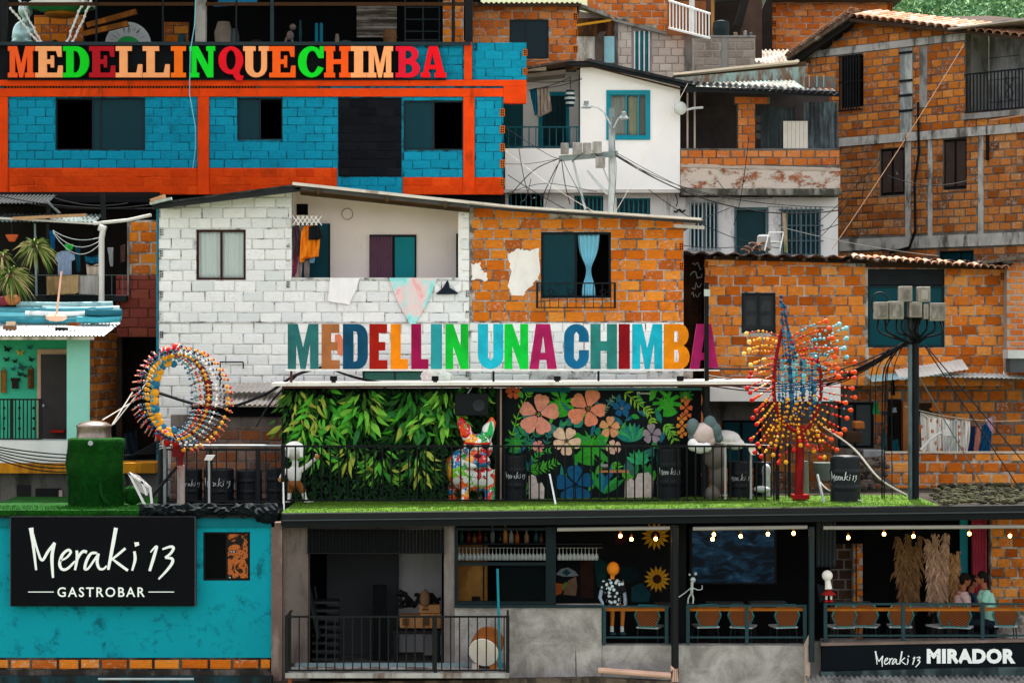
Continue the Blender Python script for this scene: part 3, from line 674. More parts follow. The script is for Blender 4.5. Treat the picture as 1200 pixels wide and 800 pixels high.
for i, (ch, a, b, c) in enumerate(UP):
 mb = letter(ch, slab, x(a), x(b), z(91.8), z(55.5), -.16, -.08, F_)
 mb.build('sign_letter', M(c, .6, .08, 4, .1), cat='sign letter', group='letters of the upper sign',
             label='thick slab-serif letter %s, %s of the upper sign along the turquoise house' % (ch, ['1st','2nd','3rd','4th','5th','6th','7th','8th','9th','10th','11th','12th','13th','14th','15th','16th','17th'][i]))
MB(F_).box(x(10), x(523), -.078, -.04, z(94.5), z(93)).build('sign_rail', BLACK, blue)
mb = MB(); mb.tube([W(230,-20,9.8), W(228,30,9.8), W(223,60,9.8), W(222,110,9.85), W(229,150,9.8), W(229,175,9.85), W(226,197,9.88)], .012, 5); mb.build('hanging_wire', M('6fb4c4', .5), label='pale wire hanging over the upper sign and down the turquoise wall', cat='wire')
# ================= white brick house and orange brick house =================
Y = 5.; F_ = FR(Y); x = lambda p: X(p, Y); z = lambda p: Z(p, Y)
PW = M('d4d4d0', .85, .25, 3, .6, dirt='3c3c3a', dirtamt=.44, dirtscale=(2,2,2))
wh = thing('white_brick_house', 'white painted brick house with a clothes-hung loggia and one curtained window', 'house', (x(367), Y, z(600)))
hol = [px4(Y,230,288,269,328), px4(Y,342,537,200,326), px4(Y,425,500,434,449)]
out = [(x(186),z(600)),(x(550),z(600)),(x(550),z(240)),(x(537),z(239)),(x(537),z(326)),(x(342),z(326)),(x(342),z(221)),(x(186),z(244))]
wall(wh, F_, out, [hol[0], hol[2]], .2, PW)
bricks(wh, F_, out, hol, .42, .213, BR_WH, .016, .017, 31, 290, wonk=.08)
loM = M('f4e6de', .9, .05, 1.2, .15, dirt='dccec6', dirtamt=.3)
lx0, lx1, lz0, lz1 = px4(Y,342,537,219,326)
mb = MB(F_).prism([(lx0-.1,lz0-.9),(lx1+.3,lz0-.9),(lx1+.3,z(238)),(lx0-.1,z(217))], 1.0, 1.1); mb.build('loggia_back_wall', loM, wh)
MB(F_).box(lx0-.12, lx0-.002, .202, .998, lz0-.9, lz1).build('loggia_side_wall', loM, wh)
MB(F_).box(lx1+.002, lx1+.12, .202, .998, lz0-.9, z(239)).build('loggia_side_wall', loM, wh)
MB(F_).box(lx0-.002, lx1+.002, .202, .998, lz0-1.0, lz0-.9).build('loggia_floor', CONC, wh)
MB(F_).box(lx0, lx1, -.02, .21, lz0-.03, lz0+.012).build('parapet_cap', PW, wh)
Yl = 6.; L_ = FR(Yl)
pl = lambda a, b, c, d: px4(Yl, a, b, c, d)
DT = M('0e4450', .55, .15, 3, .1); TL = M('0c8088', .5, .08, 2, .05)
a, b, c, d = pl(352,387,262,345); MB(L_).box(a, b, -.05, -.002, c, d).build('door', DT, wh)
MB(L_).box(a+.62-.03, a+.62, -.06, -.052, c, d).build('door_edge', BLACK, wh)
a, b, c, d = pl(433,488,275,345); MB(L_).box(a, b, -.03, -.002, c, d).build('doorway', BLACK, wh)
a, b, c, d = pl(463,486,278,345); MB(L_).box(a, b, -.055, -.032, c, d).build('door_leaf', TL, wh)
a, b, c, d = pl(434,460,277,345); mb = MB(L_); drape(mb, a, b, c, d, -.08, 7, .025, seed=2); mb.build('door_curtain', M('6a4a5c', .9, .15, 3, .1), wh, smooth=True)
a, b, c, d = pl(347,361,239,252); MB(L_).box(a, b, -.012, -.002, c, d).build('vent', BLACKM, wh)
mb = MB(L_); cx, cz = X(407,Yl), Z(251,Yl); mb.tube([(cx+.115*math.cos(t_*PI/12), -.012, cz+.115*math.sin(t_*PI/12)) for t_ in range(25)], .012, 5); mb.build('wall_disc', M('b8a8a0'), wh)
a, b, c, d = pl(541,546,272,345)
MB(F_).box(lx1-.06, lx1-.01, .6, .96, lz0-.8, z(272)).build('dark_recess_edge', M('25363a'), wh)  # dark upright strip at the right edge of the loggia recess
MB(F_).box(x(537), x(541), -.012, .2, lz0, z(247)).build('pilaster', loM, wh)
h = hol[0]; w_ = window(wh, F_, *h, M('3a1c18', .5), glassM('c8d4d2', dark=.12), .045, .04, (.5,))
for a, b in ((231,258),(260,286)):
 mb = MB(F_); drape(mb, x(a), x(b), h[2]+.03, h[3]-.03, .11, 5, .014, seed=a); mb.build('curtain', M('e8ece6', .9, .06, 2, .05), wh, smooth=True)
h = hol[2]; window(wh, F_, *h, M('2c3c34'), glassM('5a9a8a', dark=.6), .03, .03, (.5,))
mb = MB(F_).box(x(230)-.05, x(288)+.05, .4, .44, hol[0][2]-.1, hol[0][3]+.1); mb.build('room_backing', M('8a8884'), wh)
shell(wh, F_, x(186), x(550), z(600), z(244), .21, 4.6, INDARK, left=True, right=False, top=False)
hollows(wh, F_, 187, 191.5, (272,297,321,345,371,392,416), Y, PW, 9)
hollows(wh, F_, 335.5, 340, (261,286,309,333), Y, PW, 9)
hollows(wh, F_, 545.5, 550, (344,368,392,416,437), Y, PW, 9)
MB(F_).box(x(183.5), x(185.6), -.04, .03, z(600), z(243)).build('corner_pipe', M('167084', .5), wh)
MB(F_).box(x(-1+186), x(550), -.035, -.016, z(378), z(376.5)).build('ledge', PW, wh)
RFD = M('3a3f40', .7, .3, 3, .3, dirt='1c1e20', dirtamt=.5); RFE = M('d8cfc2', .7, .15, 3, .2, dirt='8a7a68', dirtamt=.4)
BROWN = M('4a3a2a', .8, .3, 3, .3)
def sloped(root, Mf, pts, th, y0, y1, m, name, Yp):
 P = [(X(a, Yp), Z(b, Yp)) for a, b in pts]; t_ = th*S(Yp)
 MB(Mf).prism(P+[(a, b-t_) for a, b in reversed(P)], y0, y1).build(name, m, root)
Ye = 4.5
sloped(wh, FR(Ye), ((178,238),(345,216)), 2.2, -.02, 4.6, RFD, 'roof_sheet', Ye)
sloped(wh, FR(Ye), ((178,240.5),(352,219)), 5, .02, .09, M('2b2d2e',.7,.3), 'fascia', Ye)
sloped(wh, FR(Ye), ((343,213.5),(550,235.5)), 3.4, -.05, 4.6, RFE, 'roof_sheet', Ye)
sloped(wh, FR(Ye), ((345,217.3),(550,239.3)), 4.5, .02, .1, M('4d4c4b',.8,.3), 'fascia', Ye)
sloped(wh, FR(Ye), ((350,223),(550,244)), 4, .3, .42, BROWN, 'roof_beam', Ye)
sloped(wh, FR(Ye), ((350,222),(550,243)), 1.2, .12, 4.5, M('6e4a28', .9, .3), 'ceiling_board', Ye)
for a in (372, 452, 520): MB(FR(Ye)).box(X(a,Ye), X(a+4,Ye), -.1, .018, Z(219+(a-345)*.106+6,Ye), Z(219+(a-345)*.106-1.5,Ye)).build('roof_bracket', BROWN, wh)
mb = MB(FR(Ye)); mb.beam((X(177,Ye),-.1,Z(239,Ye)), (X(202,Ye),-.1,Z(233,Ye)), .14, .05); mb.build('loose_board', M('aab4ae', .8), wh)
mb = MB(FR(Ye)); mb.beam((X(178,Ye),-.15,Z(236,Ye)), (X(194,Ye),-.05,Z(230,Ye)), .09, .08); mb.build('loose_board', M('b58a68', .8), wh)
og = thing('orange_brick_house', 'bright orange brick house with a blue-curtained window and small iron balcony', 'house', (x(676), Y, z(600)))
hol = [px4(Y,634,716,272,349), px4(Y,620,695,433,449), px4(Y,758,812,434,449)]
out = [(x(550.3),z(600)),(x(801),z(600)),(x(801),z(262)),(x(550.3),z(243))]
wall(og, F_, out, hol, .2, MORT)
up_ = [(x(553),z(377)),(x(801),z(377)),(x(801),z(262)),(x(553),z(243))]
bricks(og, F_, up_, hol, .389, .2095, BR_OR, .026, .014, 41, 270, wonk=.1)
MB(F_).box(x(550.4), x(801), -.008, -.002, z(600), z(378)).build('white_painted_band', PW, og)
bricks(og, F_ @ Matrix.Translation((0,-.008,0)), rect(x(551), x(800), z(450), z(379)), hol, .42, .213, BR_WH, .02, .012, 42, 20)
h = hol[0]; window(og, F_, *h, M('10171a', .5), glassM('1f5560', dark=.5), .045, .03, (.5,), skip=(1,))
MB(F_).box(h[0]-.1, h[1]+.1, .9, 1.0, h[2]-.2, h[3]+.2).build('room_backing', INDARK, og)
mb = MB(F_); drape(mb, x(677), x(703), h[2]+.02, h[3]-.04, .1, 5, .03, 1., .62, (.42,.28), 30, 24, seed=4); mb.build('curtain', M('7ec4dc', .9, .12, 3, .05), og, smooth=True)
mb = MB(F_); drape(mb, x(638), x(673), h[2]+.02, h[3]-.04, .22, 6, .03, seed=5); mb.build('curtain', M('2a4a50', .9), og, smooth=True)
h = hol[1]; window(og, F_, *h, M('101416'), glassM('a08aa0', dark=.15), .04, .03, ())
mb = MB(F_); drape(mb, h[0]+.05, h[1]-.05, h[2], h[3]-.02, .12, 9, .025, seed=6); mb.build('curtain', M('a98fa4', .9), og, smooth=True)
h = hol[2]; window(og, F_, *h, M('2a1a12'), glassM('2a1a14', dark=.8), .04, .03, ())
shell(og, F_, x(550.4), x(801), z(600), z(262), .21, 4.6, INDARK, top=False)
hollows(og, F_, 796, 801, (289,312), Y, ORB, 9)
def blob(pts, seed, n=5, j=.03):
 q = random.Random(seed); o = []
 for i in range(len(pts)):
  a, b = Vector(pts[i]), Vector(pts[(i+1)%len(pts)])
  for k in range(n): p = a.lerp(b, k/n); o.append((p.x+q.uniform(-j,j), p.y+q.uniform(-j,j)))
 return o
PLS = M('ece6de', .9, .1, 3, .5, dirt='cfc4b8', dirtamt=.35)
for k, pts in enumerate((((594,298),(607,291),(613,294),(632,292),(632,326),(624,334),(612,347),(600,345),(594,338),(598,318)), ((553,310),(562,307),(564,316),(572,320),(570,330),(560,327),(553,328)))):
 MB(F_).prism(blob([(x(a), z(b)) for a, b in pts], k), -.028, -.001).build('plaster_patch', PLS, og)
sloped(og, FR(Ye), ((550.3,235.6),(601,241),(822,255.5)), 2.6, -.05, 4.6, RFE, 'roof_sheet', Ye)
sloped(og, FR(Ye), ((550.3,239.5),(601,244.5),(825,259)), 3, .02, .09, M('34383a',.8,.3), 'fascia', Ye)
sloped(og, FR(Ye), ((790,262),(826,264.5)), 4, .1, .16, M('b8b2a8',.8,.3), 'gutter_end', Ye)
rl = railing('small black iron balcony in front of the blue-curtained window', FR(4.72), X(629,4.72), X(721,4.72), Z(361,4.72), Z(331,4.72), 9, IRON, r=.008, rail=.018, posts=(X(629.5,4.72),X(720.5,4.72)), name='window_balcony', vb=Z(361,4.72))
for a in (629.5, 720.5): MB().beam(W(a,332,4.72), W(a,332,5.), .03).build('side_rail', IRON, rl); MB().beam(W(a,360,4.72), W(a,360,5.), .03).build('side_rail', IRON, rl)
mb = MB(FR(4.72))
for a in (640,650,664,674,702,712):
 cx, cz = X(a,4.72), Z(343,4.72); sg = 1 if a in (640,664,702) else -1
 mb.tube([(cx+sg*(.09-.09*math.cos(k*PI/5*.9)*math.exp(-k*.1)), 0, cz+.09*math.sin(k*PI/5*.9)*math.exp(-k*.1)) for k in range(12)], .006, 4)
mb.build('scrollwork', IRON, rl, kind='stuff')
# ================= white house with teal window frames =================
Y = 12.; F_ = FR(Y); x = lambda p: X(p, Y); z = lambda p: Z(p, Y)
WHP = M('f6f4f0', .85, .05, 1.2, .15, dirt='d0c8be', dirtamt=.3); TEALF = M('128a9c', .6, .12, 4, .15)
TB = M('16525c', .5, .15, 4, .1)
w2 = thing('white_house', 'white plastered house with turquoise window frame and a balcony with clothes', 'house', (x(700), Y, z(300)))
out = [(x(592),z(222)),(x(797),z(222)),(x(797),z(101)),(x(690),z(77)),(x(680),z(80)),(x(680),z(174)),(x(592),z(174))]
hol = [px4(Y,714,758,110,160)]
wall(w2, F_, out, hol, .2, WHP)
h = hol[0]; mb = MB(F_)
a, b, c, d = px4(Y,710.5,762,106,164); o_ = rect(a,b,c,d); mb.prism(o_, -.03, -.002, [rect(*h)]); mb.build('window_surround', TEALF, w2)
window(w2, F_, *h, TEALF, glassM('8a9a94', dark=.12), .035, .04, (.45,.78))
for a, b, cc in ((715,735,'a8a49a'),(737,749,'b4b08a'),(750,757,'98847c')):
 mb = MB(F_); drape(mb, x(a), x(b), h[2]+.03, h[3]-.03, .15, 4, .02, seed=a); mb.build('curtain', M(cc, .9, .2), w2, smooth=True)
MB(F_).box(h[0]-.1, h[1]+.1, .3, .34, h[2]-.1, h[3]+.1).build('room_backing', M('55524e'), w2)
Yl = 13.4; L_ = FR(Yl)
MB(L_).prism([(X(580,Yl),Z(262,Yl)),(X(682,Yl),Z(262,Yl)),(X(682,Yl),Z(75,Yl)),(X(580,Yl),Z(84,Yl))], 0, .14).build('balcony_back_wall', WHP, w2)
MB(F_).box(x(680)+.002, x(680)+.15, .205, 1.395, z(222), z(80)).build('balcony_side_wall', M('5c7c8c', .8), w2)
MB(F_).box(x(592), x(680), .202, 1.395, z(176), z(173)).build('balcony_floor', CONC, w2)
a, b, c, d = px4(Yl,631,667,108,185); MB(L_).box(a, b, -.04, -.002, c, d).build('door_frame', TEALF, w2)
MB(L_).box(a+.1, b-.08, -.06, -.042, c, d-.1).build('door', M('0c2c34', .5), w2)
for k in range(5): MB(L_).box(a+.13+k*.12, a+.17+k*.12, -.072, -.062, c+.1, d-.15).build('door_slat', M('123c46'), w2)
a, b, c, d = px4(Yl,588,613,122,185); MB(L_).box(a, b, -.03, -.002, c, d).build('balcony_window', TB, w2)
rl = railing('teal iron balcony railing of the white house', F_, x(592), x(680), z(172.5), z(148), 11, TB, y=.05, r=.012, rail=.022, posts=(x(679),))
shell(w2, F_, x(592), x(797), z(222), z(104), 1.56, 5, INDARK, top=False, left=True)
MB(F_).box(x(797)-.15, x(797), .205, 1.555, z(222), z(104)).build('side_wall', WHP, w2)
MB(F_).box(x(592)-.3, x(797), -.03, .5, z(226), z(222.3)).build('floor_edge', M('c8c2ba', .9, .2, dirt='6b655e', dirtamt=.4), w2)
Yq = 12.4; Q_ = FR(Yq); LOWP = M('e0dcd8', .9, .12, 1.5, .3, dirt='8f8a86', dirtamt=.38)
hl = [px4(Yq,596,637,226,248), px4(Yq,673,707,230,250), px4(Yq,723,762,233,252), px4(Yq,808,842,238,292), px4(Yq,863,898,246,320), px4(Yq,915,962,246,300)]
ls = thing('lower_storey', 'grey-white plastered lower floor with barred windows under the white house and brick balcony', 'building', (X(790,Yq), Yq, Z(330,Yq)))
wall(ls, Q_, rect(X(592,Yq), X(982,Yq), Z(330,Yq), Z(226.5,Yq)), hl, .2, LOWP)
for k, h in enumerate(hl):
 if k == 4: MB(Q_).box(h[0], h[1], .12, .16, h[2], h[3]).build('door', M('1c3c42', .5, .2), ls); MB(Q_).prism(rect(h[0]-.05,h[1]+.05,h[2],h[3]+.06), -.02, -.002, [rect(h[0],h[1],h[2]+.01,h[3])]).build('door_surround', M('4f6a6c'), ls); continue
 w_ = window(ls, Q_, *h, M('2a5a60' if k < 3 else '6f7a7c'), glassM('2a5660', dark=.5), .05, .05, (.5,))
 if k < 3: bars(ls, Q_, h[0], h[1], h[2], h[3], 7, M('1c7078', .5), y=-.02, r=.014, name='window_bars')
 else:
  for j in range(8 if k == 3 else 9):
   n_ = 8 if k == 3 else 9; u = h[0]-.03+(h[1]-h[0]+.06)*(j+.5)/n_
   MB(Q_).box(u-.014, u+.014, -.09, -.06, h[2]-.05, h[3]+.06).build('window_bar', M('aab4b6' if k == 3 else '50666c', .5, metal=.2), ls)
  for f in ((0,1) if k == 3 else (0,.33,.66,1)): u = h[2]+(h[3]-h[2])*f; MB(Q_).box(h[0]-.05, h[1]+.05, -.058, -.04, u-.015, u+.015).build('cross_bar', M('8a9698' if k == 3 else '50666c', .5), ls)
shell(ls, Q_, X(592,Yq), X(982,Yq), Z(330,Yq), Z(226.5,Yq), .21, 4, INDARK)
mb = MB(); P = [W(790+i*1.0, 247+1.5*math.sin(i*.8), 12.35) for i in range(14)]; mb.tube(P, .02, 4); P = [W(792,225,12.35)]+[W(792+2*math.sin(k), 230+k*4, 12.33) for k in range(4)]; mb.tube(P, .012, 4)
mb.build('black_wire_stub', BLACK, label='loose black wire hanging between the barred window and the white wall', cat='wire')
Ye = 11.6; RB = M('33373a', .7, .4, 3, .4, dirt='15181a', dirtamt=.5); RR = M('5c4a40', .8, .3, 3, .4, dirt='c8bcae', dirtamt=.35)
sloped(w2, FR(Ye), ((590,82),(668,69.5),(694,68.5)), 2.4, .0, 5, RR, 'roof_sheet', Ye)
sloped(w2, FR(Ye), ((690,69),(760,85),(816,97.5)), 3.2, -.03, 5, RB, 'roof_sheet', Ye)
sloped(w2, FR(Ye), ((664,73),(694,72.2),(815,101.5)), 3.6, .06, .14, M('22262a', .7, .4), 'fascia', Ye)
sloped(w2, FR(Ye), ((592,84),(664,76)), 5, .9, 5, M('b4a89c', .9, .2), 'balcony_ceiling', Ye)
sloped(w2, FR(Ye), ((672,77),(694,76),(800,103)), 1.6, .15, .25, BROWN, 'roof_beam', Ye)
MB(F_).box(x(615), x(640), -.1, .1, z(83), z(79)).build('loose_board', M('c0b6a8'), w2)
Yc = 11.9
def garment(pts, Yc, m, label, cat='clothing', name='hanging_cloth', group=None, amp=.02, fold=9, th=.012, smoothing=True):
 """outline in photo pixels at depth Yc -> a thin cloth with folds and thickness"""
 P = [(X(a,Yc), Z(b,Yc)) for a, b in pts]; us = [p[0] for p in P]; vs_ = [p[1] for p in P]; u0, u1, v0, v1 = min(us), max(us), min(vs_), max(vs_)
 rows = 14; cols = 12; mb = MB(FR(Yc)); grid = []
 ph = rnd.uniform(0, 6)
 strips = []
 for j in range(rows+1):
  v = v0+(v1-v0)*(.002+.996*j/rows); strips.append(spans(P, v))
 for j in range(rows):
  A, B = strips[j], strips[j+1]
  for k in range(min(len(A), len(B))):
   (a0, a1), (b0, b1) = A[k], B[k]; vA = v0+(v1-v0)*j/rows; vB = v0+(v1-v0)*(j+1)/rows
   f = lambda u, v: amp*math.sin(fold*(u-u0)/(u1-u0)*PI+ph+1.5*(v-v0))
   n = 10; vs = []
   for sd_ in (0, 1):
    for (l, r, v) in ((a0,a1,vA),(b0,b1,vB)):
     for i in range(n+1): u = l+(r-l)*i/n; vs.append((u, f(u, v)+sd_*th, v))
   N = 2*(n+1); fs = []
   for i in range(n): fs += [(i, i+1, n+2+i, n+1+i), (N+i, N+n+1+i, N+n+2+i, N+i+1)]
   fs += [(0, n+1, N+n+1, N), (n, N+n, N+2*n+1, 2*n+1)]
   mb.add(vs, fs)
 return mb.build(name, m, label=label, cat=cat, group=group, smooth=False)
garment([(630,103),(643,101),(647,131),(629,138)], Yc, M('96887c', .9, .3, 8, .3), 'grey-brown trousers hanging by the teal door of the white house balcony', amp=.03)
garment([(620,104),(629,103),(632,133),(627,136)], Yc, M('14607a', .9, .3, 8), 'blue cloth hanging beside the grey-brown trousers on the white house balcony', amp=.03)
mb = MB(); c = W(668,115,Yc)
for j in range(7):
 mb.cur = j % 2; r0 = (.13-.012*abs(j-3)); mb.lathe(c+Vector((0,0,-.2+j*.055)), [(r0,0),(r0,.053)], 10)
mb.build('striped_bag', [M('16303a', .9), M('b8c2c0', .9)], label='dark striped bag hanging from the white house eave', cat='bag')
MB().tube([W(668,90,Yc), W(669,106,Yc)], .008, 4).build('hook_wire', BLACK, label='short wire holding the striped bag', cat='wire')
for k, (a, b) in enumerate((((614,95),(682,93)),((618,106),(668,91)),((636,103),(682,92)))):
 MB().tube(sag(W(*a,11.85), W(*b,11.85), .05), .007, 4).build('clothes_line', BLACK, label=('upper','lower','short right-hand')[k]+' dark clothes line under the white house eave', cat='clothes line', group='clothes lines under the white house eave')
# ================= brick balcony house, centre right =================
Y = 12.; x = lambda p: X(p, Y); z = lambda p: Z(p, Y)
bb = thing('balcony_house', 'brick house with an open dark room, leaning metal sheets and a peeling parapet', 'house', (x(890), Y, z(228)))
par = rect(x(798), x(984), z(221), z(174)); wall(bb, F_, par, [], .2, MORTD, name='parapet')
bricks(bb, F_, rect(x(798), x(984), z(194), z(175)), [], .33, .18, BR_RED, .025, .014, 51, 40)
PEEL = NT('peeling_render'); n1 = PEEL.noise(2.2, 9, PEEL.mapv((1,1,1.6)), .72); n2 = PEEL.noise(30, 4); PEEL.bump(PEEL.mr(n1, .5, .54), .6, .02)
PEEL = PEEL.done(PEEL.mix(PEEL.mr(n1, .52, .56), PEEL.mix(n2, hexc('d8ccc0'), hexc('b8a898')), PEEL.mix(PEEL.mr(PEEL.noise(6,5),.4,.6), hexc('7c4426'), hexc('b0765a'))))
sloped(bb, F_, ((797.5,192),(984.5,197)), 28, -.024, -.001, PEEL, 'render_coat', Y)
sloped(bb, F_, ((797.5,193),(984.5,198)), 3, -.04, -.0255, M('b8a898'), 'render_lip', Y)
MOSS = M('8f8b80', .95, .35, 3, .8, dirt='2f2e26', dirtamt=.52)
MB(F_).box(x(797.5), x(985), -.16, .4, z(229), z(221.5)).build('ledge', MOSS, bb)
MB(F_).box(x(797.5), x(985), .4, 1.8, z(230), z(221.5)).build('floor_slab', CONCD, bb)
MB(F_).box(x(797), x(985), 1.82, 1.95, z(221), z(96)).build('back_wall', M('4a4240', .95, .3), bb)
MB(F_).box(x(797)-.1, x(797)-.004, .21, 1.82, z(221), z(104)).build('side_wall', M('3d4a50'), bb)
a, b, c, d = px4(12.1,865,885,116,176); wall(bb, FR(12.1), rect(a,b,c,d), [], .35, MORTD, name='brick_pillar'); bricks(bb, FR(12.1), rect(a,b,c,d), [], .3, .19, BR_RED, .02, .012, 52, 12)
a, b, c, d = px4(12.1,861,902,114,122); wall(bb, FR(12.05), rect(a,b,c,d), [], .3, MORTD, name='lintel')
bricks(bb, FR(12.05), rect(a,b,c,d), [], .4, .19, BR_RED, .02, .012, 53, 4)
for k in range(3): a, b, c, d = px4(12.6,886,894,136+k*10,143+k*10); MB(FR(12.6)).box(a,b,0,.2,c,d).build('block', M('9a9690'), bb)
for a in (804.5, 813): MB(FR(11.95)).box(X(a,12), X(a+2,12), 0, .04, z(174), z(104)).build('post', M('a89a90'), bb)
for a, b, c, d, m_, lb in ((893,935,124,184,'3c474a','dark corrugated sheet'),(944,984,118,183,'5c6a70','tall grey corrugated sheet')):
 mb = MB(F_); n = 40; vs = []
 for sd_ in (0,1):
  for (v, yy) in ((z(d), .02), (z(c), .12)):
   for i in range(n+1): vs.append((x(a)+(x(b)-x(a))*i/n, yy+.018*math.sin(i*1.25)+sd_*.004+.21, v))
 N = 2*(n+1); mb.add(vs, [f for i in range(n) for f in ((i, i+1, n+2+i, n+1+i), (N+i, N+n+1+i, N+n+2+i, N+i+1))]+[(0,n+1,N+n+1,N),(n,N+n,N+2*n+1,2*n+1)])
 mb.build('metal_sheet', M(m_, .6, .35, 4, .3, dirt='2a2c2e', dirtamt=.5, dirtscale=(3,3,.4)), label=lb+' leaning behind the peeling parapet', cat='metal sheet')
pb = thing('white_board', 'white board panel with vertical grooves leaning on the peeling parapet', 'panel', W(932,182,11.95))
for k in range(6): MB(FR(12.1)).box(X(918+k*4.8,12.1), X(918+k*4.8+4.5,12.1), 0, .03, Z(182,12.1), Z(142,12.1)).build('plank', M('d4cdc2', .8, .08), pb)
RU = M('8fa8a2', .6, .3, 2.5, .3, dirt='6a3e22', dirtamt=.5, dirtscale=(2.2,2.2,.6)); RB2 = M('2a2d30', .6, .4, 3, .4, dirt='a8a098', dirtamt=.38)
mb = MB(FR(11.4)); corrugated(mb, X(803,11.4), X(945,11.4), .3, Z(106,11.4), 3.2, Z(89,11.4)+.25, .1, .02, zu=.03); mb.build('roof_sheet', RU, bb)
mb = MB(FR(11.2)); corrugated(mb, X(812,11.2), X(982,11.2), 0, Z(100,11.2), .9, Z(100,11.2)+.2, .15, .03, zu=-.06); mb.build('roof_sheet', RB2, bb)
mb = MB(FR(11.22)); mb.beam((X(806,11.2),.06,Z(104,11.2)), (X(984,11.2),.06,Z(110,11.2)), .06, .12); mb.build('fascia', M('1c1e20'), bb)
mb = MB(); mb.beam(W(788,88.5,11.9), W(935,73,11.9), .5, .05); mb.build('roof_edge', M('d8c8b4', .8, .15, dirt='8a6a52', dirtamt=.35), bb)
MB().beam(W(788,89,12.1), W(945,75,12.1), .06, .1).build('roof_batten', BROWN, bb)
mb = MB(FR(14)); mb.prism([(X(795,14),Z(110,14)),(X(945,14),Z(110,14)),(X(945,14),Z(76,14)),(X(795,14),Z(90,14))], 0, .1); mb.build('gable_sheet', RU, bb)
for a in (948,957,965): MB().box(X(a,11.5), X(a+.8,11.5), 11.5, 11.53, Z(102,11.5), Z(88,11.5)).build('roof_stub', GALV, bb)
MB(FR(11.6)).box(X(943,11.6), X(979,11.6), 0, .03, Z(103,11.6), Z(90,11.6)).build('roof_sheet', M('5b6c6c', .6, .3, dirt='7c4a2c'), bb)
mb = MB(); mb.ball(W(797,127,11.7), .16, 10, 8, (1,.6,1)); mb.tube([W(800,130,11.7), W(812,127,11.7), W(824,126,11.7)], .03)
mb.build('satellite_dish', M('c8ccc8', .5), label='small pale dish at the corner of the open brick room', cat='dish')
# ================= houses behind, top centre =================
Y = 19.; F_ = FR(Y); x = lambda p: X(p, Y); z = lambda p: Z(p, Y)
gb = thing('block_house', 'grey concrete block house with tall barred window and orange brick upper floor', 'house', (x(790), Y, z(110)))
o_ = [(x(674),z(130)),(x(812),z(130)),(x(812),z(45)),(x(785),z(38)),(x(722),z(22)),(x(674),z(12))]
hol = [px4(Y,742,762,37,84)]
wall(gb, F_, o_, hol, .2, M('a89a90', .95, .2, 3, .6))
bricks(gb, F_, [(x(724),z(112)),(x(803),z(112)),(x(803),z(44)),(x(785),z(39)),(x(724),z(23))], [px4(Y,740,764,30,86)], .34, .21, BR_GR, .02, .014, 61, 90)
h = hol[0]; window(gb, F_, *h, M('4a5c5e'), glassM('0a6a78', dark=.3), .05, .08, ())
for j in range(7):
 u = h[0]+(h[1]-h[0])*(j+.5)/7; MB(F_).box(u-.02, u+.02, -.05, -.01, h[2], h[3]).build('window_bar', M(('dfe6e4','1c6c78')[j%2]), gb)
MB(F_).box(x(802), x(812), -.04, -.002, z(112), z(42)).build('column', CONC, gb)
MB(F_).box(x(720), x(724), -.06, -.002, z(112), z(22)).build('column', CONCD, gb)
MB(F_).box(x(676), x(697), -.03, -.002, z(75), z(38)).build('porch_wall', M('d8d2c6', .9, .15, dirt='8d8474'), gb)
MB(F_).box(x(708), x(720), -.05, -.004, z(74), z(43)).build('porch_door', M('9cd0d8', .6), gb)
mb = MB(F_).prism([(x(697),z(78)),(x(707),z(78)),(x(707),z(44)),(x(711),z(38)),(x(703),z(38)),(x(697),z(46))], -.12, -.05); mb.build('porch_stump', M('5c5048', .95, .4, 4, .8), gb)
MB(F_).box(x(676), x(720), -.05, -.004, z(43), z(22)).build('porch_beam', M('6a4428', .9, .4, dirt='1c1612'), gb)
sloped(gb, F_, ((672,8),(684,10),(716,22)), 3.5, -.6, -.06, M('9a958c', .9, .2, dirt='4a463f'), 'porch_slab', Y)
MB().beam(W(676,30,18.3), W(716,24,18.3), .06).build('yellow_pipe', M('c88a1c', .5), gb)
o_ = [(x(688),z(12)),(x(722),z(22)),(x(785),z(38)),(x(785),z(-40)),(x(688),z(-40))]
MB(F_).prism([(x(688),z(13)),(x(722),z(21.9)),(x(785),z(37.9)),(x(785),z(-40)),(x(688),z(-40))], -.11, -.015).build('upper_wall', MORT, gb)
bricks(gb, F_ @ Matrix.Translation((0,-.11,0)), o_, [], .31, .185, BR_RED, .025, .014, 62, 110)
sloped(gb, F_, ((690,14),(722,24),(786,40.5)), 3, -.19, -.112, CONC, 'slab_edge', Y)
MB(F_).box(x(688), x(785), -.01, 3, z(-42), z(-45)).build('roof', GALV, gb)
shell(gb, F_, x(674), x(812), z(130), z(45), .21, 3.5, INDARK, top=False)
MB(F_).box(x(785.2), x(900), 1.4, 1.5, z(60), z(-30)).build('balcony_back_wall', M('4c3c34', .9, .3), gb)
fr = frame(W(784,45,17.6), W(831,45,16.4)); u1 = (Vector(W(831,45,16.4).xy)-Vector(W(784,45,17.6).xy)).length
rl = thing('balcony_railing', 'white slanting balcony railing at the top centre', 'railing', M=fr @ Matrix.Translation((0,0,Z(37,17.6))))
for k in range(13):
 t_ = k/12; a = W(785+46*t_, 1+15*t_, 17.6-1.2*t_); b = W(785+46*t_, 33+12*t_, 17.6-1.2*t_); MB().beam(a, b, .03).build('baluster', WHITE, rl)
MB().beam(W(784,1,17.62), W(832,16.5,16.4), .05).build('top_rail', WHITE, rl); MB().beam(W(784,33,17.62), W(832,45,16.4), .05).build('bottom_rail', WHITE, rl)
